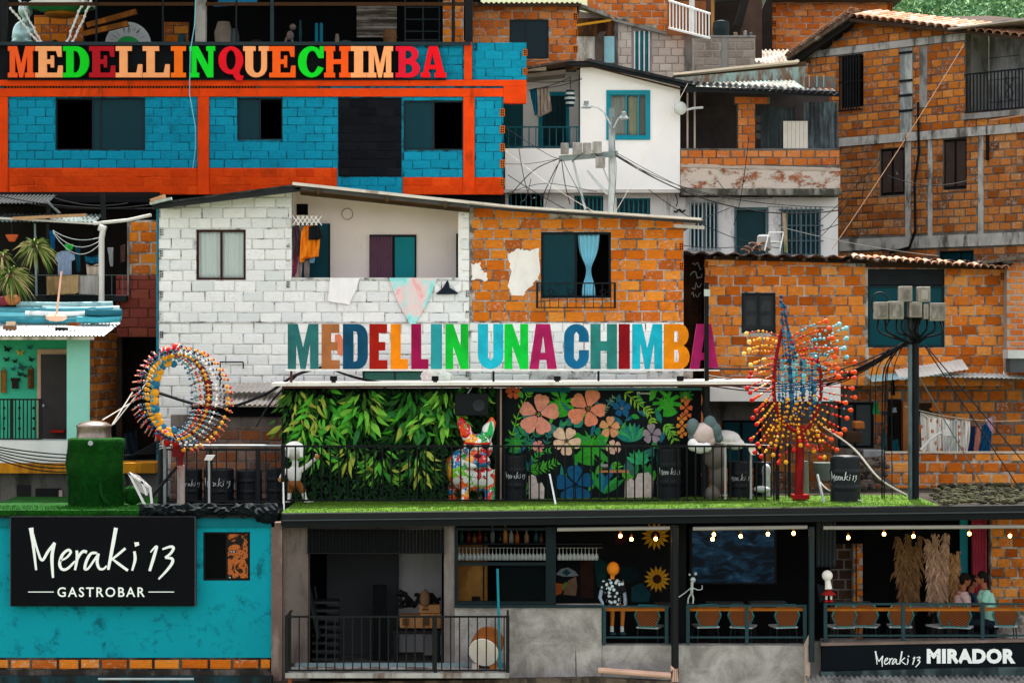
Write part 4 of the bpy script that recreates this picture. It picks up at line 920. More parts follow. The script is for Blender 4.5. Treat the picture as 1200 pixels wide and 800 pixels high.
for a, b, c, d, m_ in ((783,828,0,40,'8a5430'),(808,814,-8,40,'d8d8d4'),(833.5,837,-10,42,'b07a40')):
 MB(FR(18.2)).box(X(a,18.2), X(b,18.2), .2 if a == 783 else 0, .3 if a == 783 else .1, Z(d,18.2), Z(c,18.2)).build('post' if a != 783 else 'balcony_wall', M(m_, .8, .3), gb)
MB(FR(18)).prism([(X(838,18),Z(-8,18)),(X(880,18),Z(-8,18)),(X(869,18),Z(33,18)),(X(860,18),Z(30,18)),(X(868,18),Z(2,18)),(X(838,18),Z(4,18))], -.1, 0).build('lean_to_roof', M('23201e', .8, .3), gb)
mb = MB(FR(18.5)); mb.prism([(X(838,18.5),Z(48,18.5)),(X(866,18.5),Z(48,18.5)),(X(876,18.5),Z(-10,18.5)),(X(838,18.5),Z(-10,18.5))], 0, .1); mb.build('lean_to_wall', M('2a2420', .9, .3), gb)
mb = MB(); mb.lathe(W(845,43,17.9), [(.2,0),(.22,.2),(.2,.38),(.06,.42)], 14); mb.build('water_tank', M('1c2a2c', .5), label='dark round water tank on the block house roof', cat='water tank')
for k, (a, b, c) in enumerate(((862,38,6),(873,36,5),(880,38,4))):
 mb = MB(); p = W(a,46,17.8); mb.lathe(p, [(c*.008,0),(c*.009,(46-b)*.02),(c*.006,(46-b)*.022)], 10); mb.build('bucket', M(('7a6a5a','8a8278','4e5658')[k], .7), label=('brown','grey','dark')[k]+' bucket standing on the grey block wall at top centre', cat='bucket')
g2 = thing('block_wall', 'low grey concrete block wall at the top centre', 'wall', W(848,84,17.7)); Yg = 17.7; G_ = FR(Yg)
o_ = rect(X(812,Yg), X(885,Yg), Z(130,Yg), Z(44,Yg)); wall(g2, G_, o_, [], .2, M('a89e94', .95, .2, 3, .6)); bricks(g2, G_, rect(X(813,Yg), X(884,Yg), Z(86,Yg), Z(46,Yg)), [px4(Yg,845,853,40,90)], .4, .2, brickM(['8c8076','9a8e82','a4988c','82786e'], 'b8aca0', .3, '463e38', .25, .1, name='dark_grey_block'), .02, .014, 63, 60)
MB(G_).box(X(811.5,Yg), X(885.5,Yg), -.05, .25, Z(44,Yg)+.002, Z(42,Yg)).build('coping', CONC, g2); MB(G_).box(X(845.5,Yg), X(852.5,Yg), -.03, -.001, Z(86,Yg), Z(44,Yg)).build('column', CONC, g2)
# ================= far brick wall, top right =================
Y = 24.; F_ = FR(Y); x = lambda p: X(p, Y); z = lambda p: Z(p, Y)
fb = thing('far_brick_house', 'flat brick house with dark roof edge in front of the green hill', 'house', (x(970), Y, z(100)))
o_ = rect(x(903), x(1046), z(110), z(3)); wall(fb, F_, o_, [], .2, MORT)
bricks(fb, F_, o_, [], .37, .185, BR_RED, .026, .014, 71, 200)
shell(fb, F_, x(903), x(1046), z(110), z(3), .21, 4, INDARK)
hollows(fb, F_, 1040, 1046, (9,), Y, ORB, 7); hollows(fb, F_, 904, 910, (12,28,44,60), Y, ORB, 7)
MB(F_).box(x(896), x(1054), -.5, 4.2, z(3)+.002, z(0)).build('roof', M('4a4642', .8, .3), fb)
MB(FR(23.3)).prism([(X(888,23.3),Z(64,23.3)),(X(905,23.3),Z(64,23.3)),(X(905,23.3),Z(0,23.3)),(X(898,23.3),Z(0,23.3)),(X(888,23.3),Z(22,23.3))], 0, .6).build('side_wall', M('26221f', .9, .3), fb)
mb = MB(); corrugated(mb, X(880,20), X(935,20), 20, Z(76,20), 22, Z(63,22)+.1, .12, .03); mb.build('metal_roof', M('b0a69a', .6, .3, dirt='6c5c50'), label='pale corrugated roof sheet below the far brick house', cat='roof sheet')
mb = MB(); mb.box(X(886,20.2), X(936,20.2), 20.2, 20.4, Z(95,20.2), Z(76,20.2)+.0); mb.build('low_wall', M('8a4c26', .9, .3), label='low brown wall under the pale corrugated roof sheet', cat='wall')
sb = thing('roof_beam', 'white roof edge board under the far brick house', 'board', W(912,74,15)); MB().beam(W(880,90,15), W(935,72,15), .1, .1).build('board', M('d8ccbc', .8), sb)
# ================= big weathered brick house, right =================
BX = frame(W(945,400,18.), W(1235,400,12.6))
def bx(a, b): return on_frame(BX, a, b)
big = thing('big_brick_house', 'large weathered brick house with concrete bands, tiled roof and a dark corner balcony', 'house', M=BX @ Matrix.Translation((3,0,Z(330,15))))
U0 = bx(940,100)[0]; U1 = bx(1240,100)[0]
vt = bx(1011,30)[1]; vl = bx(950,74)[1]; zr = bx(1132,36)[1]
vb_ = bx(1000,420)[1]
uc = bx(1012,100)[0]; ub = bx(1131.5,100)[0]
zt = lambda u: vt
out = [(bx(947,100)[0], vb_), (U1, vb_), (U1, bx(1200,40)[1]), (ub, bx(1132,34)[1]), (uc, bx(1012,22)[1]), (bx(947,74)[0], bx(947,76)[1])]
def bh4(a, b, c, d):
 m_ = (a+b)/2; (u0, _), (u1, _) = bx(a, (c+d)/2), bx(b, (c+d)/2); return (u0, u1, bx(m_, d)[1], bx(m_, c)[1])
W1 = bh4(986,1012,66,126); W2 = bh4(1031,1060,174,229); W3 = bh4(1105,1133,163,222); BAL = (ub, U1+.01, bx(1132,134)[1], bx(1132,38)[1])
W4 = bh4(1100,1141,294,310)
out = [(bx(947,100)[0], vb_), (U1, vb_), (U1, BAL[2]), (ub, BAL[2]), (ub, bx(1132,34)[1]), (uc, bx(1012,22)[1]), (bx(947,74)[0], bx(947,76)[1])]
WS = [W1, W2, W3, W4]
wall(big, BX, out, WS, .22, MORTD)
b1 = bx(1012,62)[1]; bA = (bx(1012,61)[1], bx(1012,53)[1]); bB = (bx(1012,170)[1], bx(1012,160)[1]); bC = (bx(1100,290)[1], bx(1100,276)[1])
strips_ = [bh4(1056,1070,57,157), bh4(1078,1087,55,126)]
cols_ = [(bx(1061.5,200)[0], bx(1068,200)[0]), (bx(1147,190)[0], bx(1153,190)[0]), (bx(1088,180)[0], bx(1093,180)[0])]
holes_ = WS+[(U0-9,U1+9,bA[0],bA[1]), (U0-9,U1+9,bB[0],bB[1]), (U0-9,U1+9,bC[0],bC[1])]+strips_[:1]
holes_ += [(a, b, bC[1], bB[0]) for a, b in cols_]
bricks(big, BX, out, holes_, .33, .195, BR_DK if False else BR_RED, .03, .016, 81, 0) if False else None
up = [(max(p[0], bx(947,100)[0]), max(p[1], bB[1])) for p in out]
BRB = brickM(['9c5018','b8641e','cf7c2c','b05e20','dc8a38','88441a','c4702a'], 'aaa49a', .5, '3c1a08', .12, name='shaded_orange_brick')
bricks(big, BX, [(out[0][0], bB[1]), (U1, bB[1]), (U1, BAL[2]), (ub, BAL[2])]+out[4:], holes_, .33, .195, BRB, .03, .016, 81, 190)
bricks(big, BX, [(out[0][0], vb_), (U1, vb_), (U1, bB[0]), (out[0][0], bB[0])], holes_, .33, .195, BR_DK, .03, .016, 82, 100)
CB = M('b2aea8', .95, .25, 3, .7, dirt='34302d', dirtamt=.44)
MB(BX).box(bx(947,70)[0], U1 if False else ub, -.03, -.002, *bA).build('concrete_band', CB, big)
MB(BX).box(bx(985,170)[0], U1, -.07, -.002, *bB).build('concrete_band', CB, big)
MB(BX).box(bx(985,170)[0], U1, -.06, -.002, *bC).build('concrete_band', CB, big)
for a, b in cols_: MB(BX).box(a, b, -.025, -.003, bC[1]+.002, bB[0]-.002).build('concrete_column', CB, big)
for k, h in enumerate(strips_):
 MB(BX).box(h[0], h[1], -.05 if k == 0 else -.02, -.003, h[2], h[3]).build('concrete_strip', M('7c807e', .9, .3, 3, .5, dirt='b4b8b4') if k == 0 else CONC, big)
h = strips_[0]
for f in (.27, .62, .95, .45): v = h[2]+(h[3]-h[2])*f; MB(BX).box(h[0]-.02, h[1]+.02, -.075, -.052, v-.03, v+.03).build('strap', BLACK, big)
window(big, BX, *W1, BLACK, glassM('0c0f10', dark=.7), .04, .08, ())
for j in range(8):
 u = W1[0]+(W1[1]-W1[0])*(j+.5)/8; MB(BX).box(u-.014, u+.014, -.14, -.11, W1[2]-.1, W1[3]+.02).build('window_bar', BLACK, big)
for v in (W1[2]-.08, (W1[2]+W1[3])/2, W1[3]): MB(BX).box(W1[0]-.03, W1[1]+.03, -.108, -.09, v-.02, v+.02).build('cross_bar', BLACK, big)
for h in (W2, W3):
 w_ = window(big, BX, *h, M('1c1614', .6), glassM('2a201c', dark=.8), .05, .06, (.5,))
 for j in range(2): a = h[0]+(h[1]-h[0])*(.08+.47*j); MB(BX).box(a, a+(h[1]-h[0])*.36, .04, .058, h[2]+.08, h[3]-.06).build('shutter', M('3c302c', .7, .25, 5), w_)
window(big, BX, *W4, BLACK, glassM('0e4048', dark=.6), .04, .06, (.6,))
MB(BX).box(ub, U1, 1.0, 1.15, BAL[2]-.3, BAL[3]+.35).build('balcony_back_wall', M('8f8f90', .9, .15, 1.5, .3, dirt='5c5c5e'), big)
MB(BX).box(ub-.12, ub-.002, .225, .995, BAL[2], BAL[3]).build('balcony_side_wall', CONC, big)
MB(BX).box(ub-.05, U1, -.1, 1.15, BAL[2]-.14, BAL[2]-.002).build('balcony_floor', CONC, big)
a = bh4(1163,1199,50,106); MB(BX).box(a[0]+.35, U1-.05, .96, .998, a[2]-.5, a[3]+.2).build('doorway', BLACKM, big)
MB(BX).box(a[0]+.4, a[0]+.95, .93, .955, a[2]-.4, a[3]-.5).build('door_leaf', M('0c6a7c', .5), big)
for k in range(3): v = BAL[2]+.55*k+.35; MB(BX).box(ub, ub+.9, .985, .998, v, v+.012).build('wall_joint', BLACKM, big)
r0, r1 = BAL[2]+.02, BAL[2]+.98
rl = railing('dark iron corner balcony railing on the big brick house, far right', BX, ub+.02, U1, r0, r1, 26, M('10181a', .5), y=-.05, r=.012, rail=.025)
mb = MB(BX)
for uu in (1.3, 2.6):
 for s_ in (-1, 1):
  mb.tube([(ub+uu+s_*.1*math.sin(k*.5), -.05, r0+.2+k*.055) for k in range(12)], .012, 4)
mb.build('scrollwork', M('10181a', .5), rl, kind='stuff')
MB(BX).box(bx(947,100)[0], bx(947,100)[0]+.2, .225, 6, vb_, out[-1][1]-.1).build('side_wall', MORTD, big)
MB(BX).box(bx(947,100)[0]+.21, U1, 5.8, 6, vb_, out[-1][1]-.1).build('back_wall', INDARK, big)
MB(BX).box(U1-.2, U1, 1.2, 5.79, vb_, out[2][1]+1.2).build('side_wall', MORTD, big)
MB(BX).box(bx(947,100)[0]+.21, U1-.21, .23, 5.79, BAL[2]-.5, BAL[2]-.4).build('floor_slab', INDARK, big)
TILE = brickM(['b4866c','c8a48c','a87458','d4b8a4','b89078','9c6448'], 'd4c8ba', .35, '7c4028', .12, .0, name='clay_tile')
def tile_mesh():
 vs = []; n = 6
 for (yy, r_, zz) in ((0, .5, 0), (1, .42, 0)):
  for k in range(n+1): a = PI*k/n; vs.append((.5-r_*math.cos(a), yy, zz+.42*math.sin(a)))
 for (yy, r_, zz) in ((0, .42, -.1), (1, .34, -.1)):
  for k in range(n+1): a = PI*k/n; vs.append((.5-r_*math.cos(a), yy, zz+.42*math.sin(a)))
 N = n+1; fs = []
 for k in range(n): fs += [(k, k+1, N+k+1, N+k), (2*N+k, 3*N+k, 3*N+k+1, 2*N+k+1), (k, 2*N+k, 2*N+k+1, k+1)]
 me = bpy.data.meshes.new('roof_tile'); me.from_pydata(vs, [], fs); me.materials.append(TILE); return me
tme = tile_mesh()
A0 = BX @ Vector((uc-.1, -.35, bx(1010,19)[1]));
ridge = [(bx(1008,13)[0], bx(1008,13)[1]), (U1+.3, bx(1215,24)[1])]
ang = 0
_e0, _e1 = bx(1012,23), bx(1132,37); eave = lambda u: _e0[1]+(u-_e0[0])*(_e1[1]-_e0[1])/(_e1[0]-_e0[0])
nu = 23
for j in range(3):
 for i in range(nu):
  u = uc-.15+i*.24;
  if u > U1+.2: break
  v = eave(u)+j*.07+.02
  share('roof_tile', tme, big, BX @ Matrix.Translation((u, -.42+j*.36, v)) @ Matrix.Rotation(R(11), 4, 'X') @ Matrix.Diagonal((.25, .42, .16, 1)))
mb = MB(BX); P = [(uc-.15, -.4, eave(uc)), (U1+.2, -.4, eave(U1)), (U1+.2, 5.8, eave(U1)+.7), (uc-.15, 5.8, eave(uc)+.7)]
mb.add(P+[(a, b, c-.08) for a, b, c in P], [(0,1,2,3),(4,7,6,5),(0,4,5,1),(1,5,6,2),(2,6,7,3),(3,7,4,0)]); mb.build('roof_deck', M('3c2c22', .9, .3), big)
a = bx(933,68); b = bx(1009,15)
mb = MB(BX); mb.prism([a, (b[0]+.1,b[1]), (b[0]+.1,b[1]-.1), (a[0],a[1]-.1)], -.4, 5.5); mb.build('roof_slope', M('5a4a3e', .8, .35, dirt='c8b8a4', dirtamt=.4), big)
mb = MB(BX); mb.prism([(a[0]+.05,a[1]-.102), (b[0]+.1,b[1]-.102), (b[0]+.1,b[1]-.25), (a[0]+.05,a[1]-.28)], -.3, -.22); mb.build('verge_board', M('1c1a18', .8), big)
for k in range(24):
 t_ = k/24; u = a[0]+(b[0]-a[0])*t_; v = a[1]+(b[1]-a[1])*t_
 share('roof_tile', tme, big, BX @ Matrix.Translation((u-.02, -.45, v)) @ Matrix.Rotation(-R(38), 4, 'Y') @ Matrix.Diagonal((.2, .3, .1, 1)))
mb = MB(BX); mb.box(ub-.1, U1+.3, -.6, 1.3, BAL[3]+.02, BAL[3]+.06); mb.build('eave_sheet', M('b0a49a', .7, .2), big)
mb = MB(); P = [on_frame(BX,1078,120), on_frame(BX,1079,180), on_frame(BX,1074,215), on_frame(BX,1075,270), on_frame(BX,1068,290), on_frame(BX,1045,296)]
mb = MB(BX); mb.tube([(u, -.08, v) for u, v in P], .035, 6); mb.build('pipe', BLACK, big)
P = bh4(1157,1160,148,188); MB(BX).box(P[0], P[1], -.07, -.03, P[2], P[3]).build('steel_bar', BLACK, big)
P = bh4(1108,1108.5,60,62)
mb = MB(); mb.tube([BX @ Vector((*[bx(1166,142)[0]], -.2, bx(1166,142)[1])), BX @ Vector((bx(1205,136)[0], -.2, bx(1205,136)[1]))], .02, 5); mb.build('loose_pipe', M('c08a6a'), label='thin pale pipe lying along the ledge of the big brick house', cat='pipe')
# ================= pale orange brick house on the right =================
Y = 6.5; F_ = FR(Y); x = lambda p: X(p, Y); z = lambda p: Z(p, Y)
ro = thing('pale_brick_house', 'pale orange brick house behind the meter pole, with dark shutters and a big teal window', 'house', (x(1000), Y, z(600)))
hol = [px4(Y,869,909,343,390), px4(Y,1017,1107,315,407)]
out = [(x(826),z(452)),(x(1176),z(452)),(x(1176),z(312)),(x(826),z(300))]
wall(ro, F_, out, hol, .2, MORT)
bricks(ro, F_, out, hol+[px4(Y,1014,1018,300,450)], .33, .2095, BR_RT, .026, .014, 91, 290, wonk=.1)
h = hol[0]; w_ = window(ro, F_, *h, M('1c2022', .6), glassM('101416', dark=.8), .05, .03, (.5,), skip=(0,1))
for j in range(2):
 a = h[0]+(h[1]-h[0])*(.06+.46*j); b = a+(h[1]-h[0])*.42
 sh = MB(F_).box(a, b, .04, .07, h[2]+.06, h[3]-.06).build('shutter', M('2b2e31', .7, .25, 6), w_)
 for f in (.12, .55): MB(F_).box(a+.05, b-.05, .028, .038, h[2]+.06+(h[3]-h[2]-.12)*f, h[2]+.06+(h[3]-h[2]-.12)*(f+.3)).build('shutter_panel', M('34383b', .7, .2, 6), w_)
h = hol[1]; DG = M('10282c', .5, .2)
m_ = z(334); w_ = window(ro, F_, h[0], h[1], h[2], m_-.01, DG, glassM('12525c', dark=.75), .05, .05, (.5,))
lv = MB(F_).box(h[0], h[1], .06, .1, m_, h[3]).build('louvre_box', M('14181a', .6), ro)
for k in range(9): MB(F_).box(h[0]+.03, h[1]-.03, .035, .058, m_+.02+k*.036, m_+.04+k*.036).build('louvre_slat', M('262b2e', .6), lv)
shell(ro, F_, x(826), x(1176), z(452), z(312), .21, 4.5, INDARK)
hollows(ro, F_, 825.5, 830, (310,334,358), Y, ORB, 8); hollows(ro, F_, 1172, 1177, (324,), Y, ORB, 9)
TR = M('5a4a42', .8, .45, 3, .5, dirt='1f1b1a', dirtamt=.5, dirtscale=(2,2,2))
mb = MB(FR(6.1)); corrugated(mb, X(799,6.1), X(1012,6.1), 0, Z(295,6.1), 2.6, Z(295,6.1)+.02, .34, .03, .03, zu=-.028); mb.build('tile_roof', TR, ro)
mb = MB(FR(6.1)); corrugated(mb, X(1012.5,6.1), X(1186,6.1), -.1, Z(303,6.1), 2.6, Z(303,6.1)+.02, .34, .045, .03, zu=-.034); mb.build('tile_roof', TR, ro)
for k in range(22):
 a = 1000+k*8.3; share('eave_tile', tme, ro, FR(5.92) @ Matrix.Translation((X(a,5.92), 0, Z(302+k*.55+(k%3)*.6,5.92))) @ Matrix.Rotation(R(8), 4, 'X') @ Matrix.Diagonal((.16,.4,.14,1)))
MB(F_).prism([(x(826),z(300)),(x(1014),z(304.5)),(x(1014),z(309)),(x(826),z(304))], -.06, -.015).build('fascia', M('2a221c', .8), ro)
MB(F_).prism([(x(1014),z(304.5)),(x(1178),z(310)),(x(1178),z(316)),(x(1014),z(313))], -.06, -.015).build('fascia', M('3a2c22', .8), ro)
for k in range(7): a = 834+k*26; MB(F_).box(x(a), x(a+3), -.4, -.062, z(304+k*.6), z(301+k*.6)).build('rafter', BROWN, ro)
tl = thing('tile_pile', 'small pile of clay roof tiles on the roof beside the white panel', 'tile pile', W(882,296,6.4))
for k, (a, b, r_) in enumerate(((868,292,20),(873,288,35),(878,285,10),(883,291,-20),(888,289,-30),(892,293,-10),(880,293,5))):
 share('roof_tile', tme, tl, Matrix.Translation(W(a,b,6.4+k*.02)) @ Matrix.Rotation(R(r_), 4, 'Y') @ Matrix.Diagonal((.2,.35,.1,1)))
mb = MB(); mb.lathe(W(895,294,6.7), [(.12,0),(.16,.02),(.14,.3),(.1,.34)], 12); mb.build('bucket', M('8a8e8e', .6), label='grey upturned bucket on the tiled roof', cat='bucket')
fr_ = thing('metal_stand', 'white metal frame standing on the tiled roof edge', 'frame', W(912,296,6.3))
for a, b in (((901,272),(918,272)),((918,273),(914,294)),((901,273),(896,294)),((903,283),(915,283))): MB().beam(W(*a,6.3), W(*b,6.3), .022).build('bar', WHITE, fr_)
mb = MB(); mb.beam(W(919,250,6.4), W(921,296,6.4), .07); mb.build('post', M('b08a78', .8, .3, dirt='4a6a3a'), label='peeling pink post beside the barred window', cat='post')
mb = MB(); mb.beam(W(899,242,6.4), W(926,243,6.4), .02); mb.build('stick', M('6a6a66'), label='thin dark stick lying on the peeling pink post', cat='stick')
al = thing('alley_wall', 'dark brick wall with white chalk scribbles between two houses', 'wall', W(813,440,7.2)); Ya = 7.2
BR_AL = brickM(['3a2416','2c1c14','4a2e1a','241812'], '3c342e', .2, '140f0c', .3, name='blackish_brick')  # near-black brown brick tones for the alley wall
o_ = rect(X(795,Ya), X(830,Ya), Z(600,Ya), Z(298,Ya)); wall(al, FR(Ya), o_, [], .2, M('2c2826', .95)); bricks(al, FR(Ya), o_, [], .33, .21, BR_AL, .02, .012, 92, 60)
mb = MB(FR(Ya)); q = random.Random(4)
for (a, b, n) in ((811,312,5),(809,322,6),(811,335,6),(810,344,4)):
 mb.tube([(X(a+i*1.6,Ya), -.03, Z(b+q.uniform(-5,5),Ya)) for i in range(n*2)], .012, 4)
mb.build('scribble', M('c8c8c4', .9), al, kind='stuff')
er = thing('thin_brick_wall', 'wall of thin red bricks at the right edge of the picture', 'wall', W(1200,440,6.2)); Yr = 6.2
o_ = rect(X(1180,Yr), X(1240,Yr), Z(440,Yr), Z(308,Yr)); wall(er, FR(Yr), o_, [], .3, M('a89a8e', .95, .2)); bricks(er, FR(Yr), o_, [], .3, .12, BR_RED, .03, .014, 93, 90)
mb = MB(FR(6.)); mb.prism([(X(1150,6),Z(306,6)),(X(1240,6),Z(292,6)),(X(1240,6),Z(297,6)),(X(1150,6),Z(310,6))], -.1, 1.5); mb.build('cover_slab', M('6a5e54', .9, .3, dirt='1c1a18'), er)
Y = 7.; F_ = FR(Y); x = lambda p: X(p, Y); z = lambda p: Z(p, Y)
lo = thing('lower_brick_house', 'shaded lower brick floor behind the laundry and the bead sculptures', 'building', (x(1010), Y, z(610)))
hol = [px4(Y,982,1024,471,525), px4(Y,846,892,492,548)]
o_ = rect(x(812), x(1260), z(610), z(445)); wall(lo, F_, o_, hol, .2, MORTD)
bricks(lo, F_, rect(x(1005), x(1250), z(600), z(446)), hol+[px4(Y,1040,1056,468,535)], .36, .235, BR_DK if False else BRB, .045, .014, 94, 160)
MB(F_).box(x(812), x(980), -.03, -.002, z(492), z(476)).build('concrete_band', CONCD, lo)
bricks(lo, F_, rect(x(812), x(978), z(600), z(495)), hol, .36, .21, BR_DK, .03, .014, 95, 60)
h = hol[0]; window(lo, F_, *h, M('101214'), glassM('5a6468', dark=.6), .06, .02, (.48,))
h = hol[1]; window(lo, F_, *h, M('101214'), glassM('0e5866', dark=.6), .05, .02, (.5,))
MB(F_).box(x(1040), x(1056), -.02, -.002, z(535), z(468)).build('door', M('1c1816', .8), lo)
MB(F_).box(x(1056), x(1063), -.25, -.022, z(535), z(470)).build('door_post', M('a8683c', .8, .3), lo)
MB(F_).box(x(1063), x(1092), -.015, -.002, z(488), z(472)).build('vent', M('2a1c12'), lo)
shell(lo, F_, x(812), x(1260), z(610), z(445), .21, 4, INDARK)
mb = MB(); mb.add([W(832,455,5.6), W(985,455,5.6), W(985,447,6.6), W(832,447,6.6), W(832,470,5.6), W(985,470,5.6), W(985,462,6.6), W(832,462,6.6)], [(0,1,2,3),(4,7,6,5),(0,4,5,1),(1,5,6,2),(2,6,7,3),(3,7,4,0)])
mb.build('white_awning', M('e2ded8', .6, .1, dirt='b8b0a4', dirtamt=.3), label='long white metal awning behind the bead sculpture', cat='awning')
for k, (a, b, c, d, dz, m_, lb) in enumerate(((1022,1112,447,436,-.0,'9cc0c4','small pale blue tin sheet tilted beside the pole'),(1055,1135,445,426,0,'d8d4cc','pale tin sheet tilted up behind the pole'),(1104,1240,441,433,0,'cfd6d4','long corrugated tin roof above the laundry'))):
 mb = MB(FR(5.8)); corrugated(mb, X(a,5.8), X(b,5.8), 0, Z(c,5.8), 1.1, Z(d,6.9), .1, .012 if k == 2 else .006, zu=(.1,.16,-.02)[k])
 mb.build('tin_sheet', M(m_, .55, .15, 3, .2, dirt='8a6a52', dirtamt=.33), label=lb, cat='roof sheet')
MB().box(X(1130,5.85), X(1245,5.85), 5.82, 5.9, Z(446,5.85), Z(443,5.85)).build('batten', BROWN, label='dark wooden batten under the long tin roof', cat='batten')
bx_ = thing('roof_box', 'grey box with a pale lid at the right edge above the tin roof', 'box', W(1192,436,5.9)); MB().box(X(1181,5.9), X(1215,5.9), 5.7, 6.1, Z(436,5.9), Z(420,5.9)).build('body', M('4a4e50'), bx_); MB().box(X(1178,5.9), X(1217,5.9), 5.65, 6.12, Z(419.8,5.9), Z(410,5.9)).build('lid', M('c2c4c2'), bx_)
Y = 5.4; F_ = FR(Y); x = lambda p: X(p, Y); z = lambda p: Z(p, Y)
pp = thing('brick_parapet', 'orange brick parapet with wide mortar joints under the laundry', 'wall', (x(1110), Y, z(600)))
o_ = rect(x(1021), x(1260), z(600), z(531)); wall(pp, F_, o_, [], .15, MORT); bricks(pp, F_, rect(x(1021), x(1255), z(580), z(532)), [], .37, .227, BR_RT, .045, .016, 96, 90)
MB(F_).box(x(1020), x(1260), -.03, .17, z(530.8), z(529)).build('coping', M('c8b8a4', .9, .2), pp)
MB(F_).box(x(1020), x(1260), -.05, -.002, z(600), z(580)).build('footing', M('6a5a4c', .95, .5, 5, .9, dirt='2c2620', dirtamt=.5), pp)
Yc = 5.9
MB().tube(sag(W(1060,476,Yc), W(1205,492,Yc), .12), .008, 4).build('clothes_line', M('b0a898'), label='clothes line carrying the washing behind the brick parapet', cat='clothes line')
FLW = NT('floral_cloth'); vo = FLW.n('TexVoronoi'); vo.inputs['Scale'].default_value = 6; FLW.l(FLW.pos, vo.inputs[0])
FLW = FLW.done(FLW.mix(FLW.mr(vo.outputs['Distance'], .24, .3), FLW.mix(FLW.noise(3,2), hexc('c06a58'), hexc('a87a48')), hexc('d8d4cc')), .9)
garment([(1078,483),(1090,485),(1104,489),(1103,530),(1081,530)], Yc, FLW, 'white sheet with reddish flowers, nearest the meter pole on the line', 'laundry', amp=.05)
garment([(1104,489),(1118,490),(1117,530),(1105,530)], Yc, M('e4e2de', .9, .08), 'plain white cloth between the floral sheets', 'laundry', amp=.04)
garment([(1114,493),(1122,492),(1123,530),(1108,530)], Yc-.06, M('b8bab4', .9, .1), 'pale grey shirt overlapping the floral sheet', 'laundry', amp=.03)
garment([(1119,490),(1137,493),(1135,530),(1122,530)], Yc, FLW, 'second floral sheet, just left of the dark blue clothes', 'laundry', amp=.05)
garment([(1138,499),(1143,499),(1142,531),(1134,531)], Yc, M('14305a', .9), 'dark blue trousers on the line', 'laundry')
garment([(1146,500),(1150,500),(1146,531),(1140,531)], Yc-.03, M('b8786c', .9), 'narrow pink-brown cloth between two blue garments', 'laundry')
garment([(1151,497),(1156,496),(1162,506),(1161,531),(1147,531)], Yc, M('12466a', .9), 'blue shirt at the right end of the line', 'laundry')
garment([(1155,490),(1163,489),(1164,508),(1158,510)], Yc+.05, M('c8a8c0', .9), 'small lilac cloth at the right end of the line', 'laundry')
for k, (a, b, c, d, m_) in enumerate(((1026,478,8,14,'1f8a50'),(1046,452,5,22,'16181a'),(1036,484,9,5,'2a3a44'),(1044,498,10,24,'0c0e10'),(1048,480,5,6,'a8b0b8'),(1035,515,7,28,'16606a'),(1049,522,9,16,'1c5a68'))):
 garment([(a-c*.3,b-d*.4),(a+c*.4,b-d*.5),(a+c*.6,b+d*.5),(a-c*.4,b+d*.5)], Yc+.5, M(m_, .9, .3), ['small green cloth on the grey window corner','black umbrella hung high under the tin sheet','dark bundle hung beside the grey window','black bag hung under the tin sheet','small grey-blue cloth beside the post','teal cloth hung low beside the door','dark teal cloth beside the orange post'][k], 'laundry')
mb = MB(); P = [W(1079,527,5.2), W(1090,515,5.2), W(1100,508,5.2), (X(1112,5.2), 5.2, Z(506,5.2))]; mb.tube(P, .03, 6); mb.box(X(1104,5.2), X(1113,5.2), 5.1, 5.3, Z(510,5.2), Z(504,5.2))
mb.build('street_lamp', M('d0ccc6', .5), label='white street lamp arm reaching right from the meter pole before the sheets', cat='street lamp')
mb = MB(); mb.tube([W(1095,589,3.9), W(1120,586,3.9), W(1150,582,3.9), W(1215,580,3.9)], .055, 8); mb.build('pipe', M('b89a84', .7), label='pale brown pipe lying along the right end of the terrace', cat='pipe')
for k, (a, b, c, d, m_, n_) in enumerate(((1000,512,20,14,'3a2a1e','dark block'),(1007,498,12,9,'9a5a28','hollow brick'),(985,530,15,9,'5a4c40','flat stone'),(1025,532,26,9,'8a8c8c','grey slab'),(1008,545,18,10,'6a6662','concrete lump'))):
 mb = MB(); mb.box(X(a-c/2,5), X(a+c/2,5), 4.9+k*.06, 5.3+k*.06, Z(b+d/2,5), Z(b-d/2,5)); mb.build('rubble_block', M(m_, .9, .3, 6, .6), label=n_+' in the rubble pile behind the black barrel', cat='rubble', group='rubble behind the black barrel', bevel=.03)
rb = MB(); q = random.Random(9)
for i in range(140):
 a, b = q.uniform(975,1040), q.uniform(535,588); r_ = q.uniform(.04,.13); c = W(a,b,q.uniform(4.2,5.2)); rb.ball(c, r_, 5, 4, (1,q.uniform(.6,1),q.uniform(.5,.9)))
rb.build('rubble', M('5a5048', .95, .5, 4, .8), kind='stuff', label='heap of rubble behind the black barrel at the right end of the terrace', cat='rubble heap')
for k, (a, b, r_) in enumerate(((965,548,.22),(967,552,.2))):
 if k == 0: mb = MB(); mb.lathe(W(a,562,3.5), [(.16,0),(.2,.26),(.21,.34),(.19,.34)], 14); mb.build('bucket', M('5a625e', .7), label='grey bucket with a small plant beside the black barrel', cat='bucket')
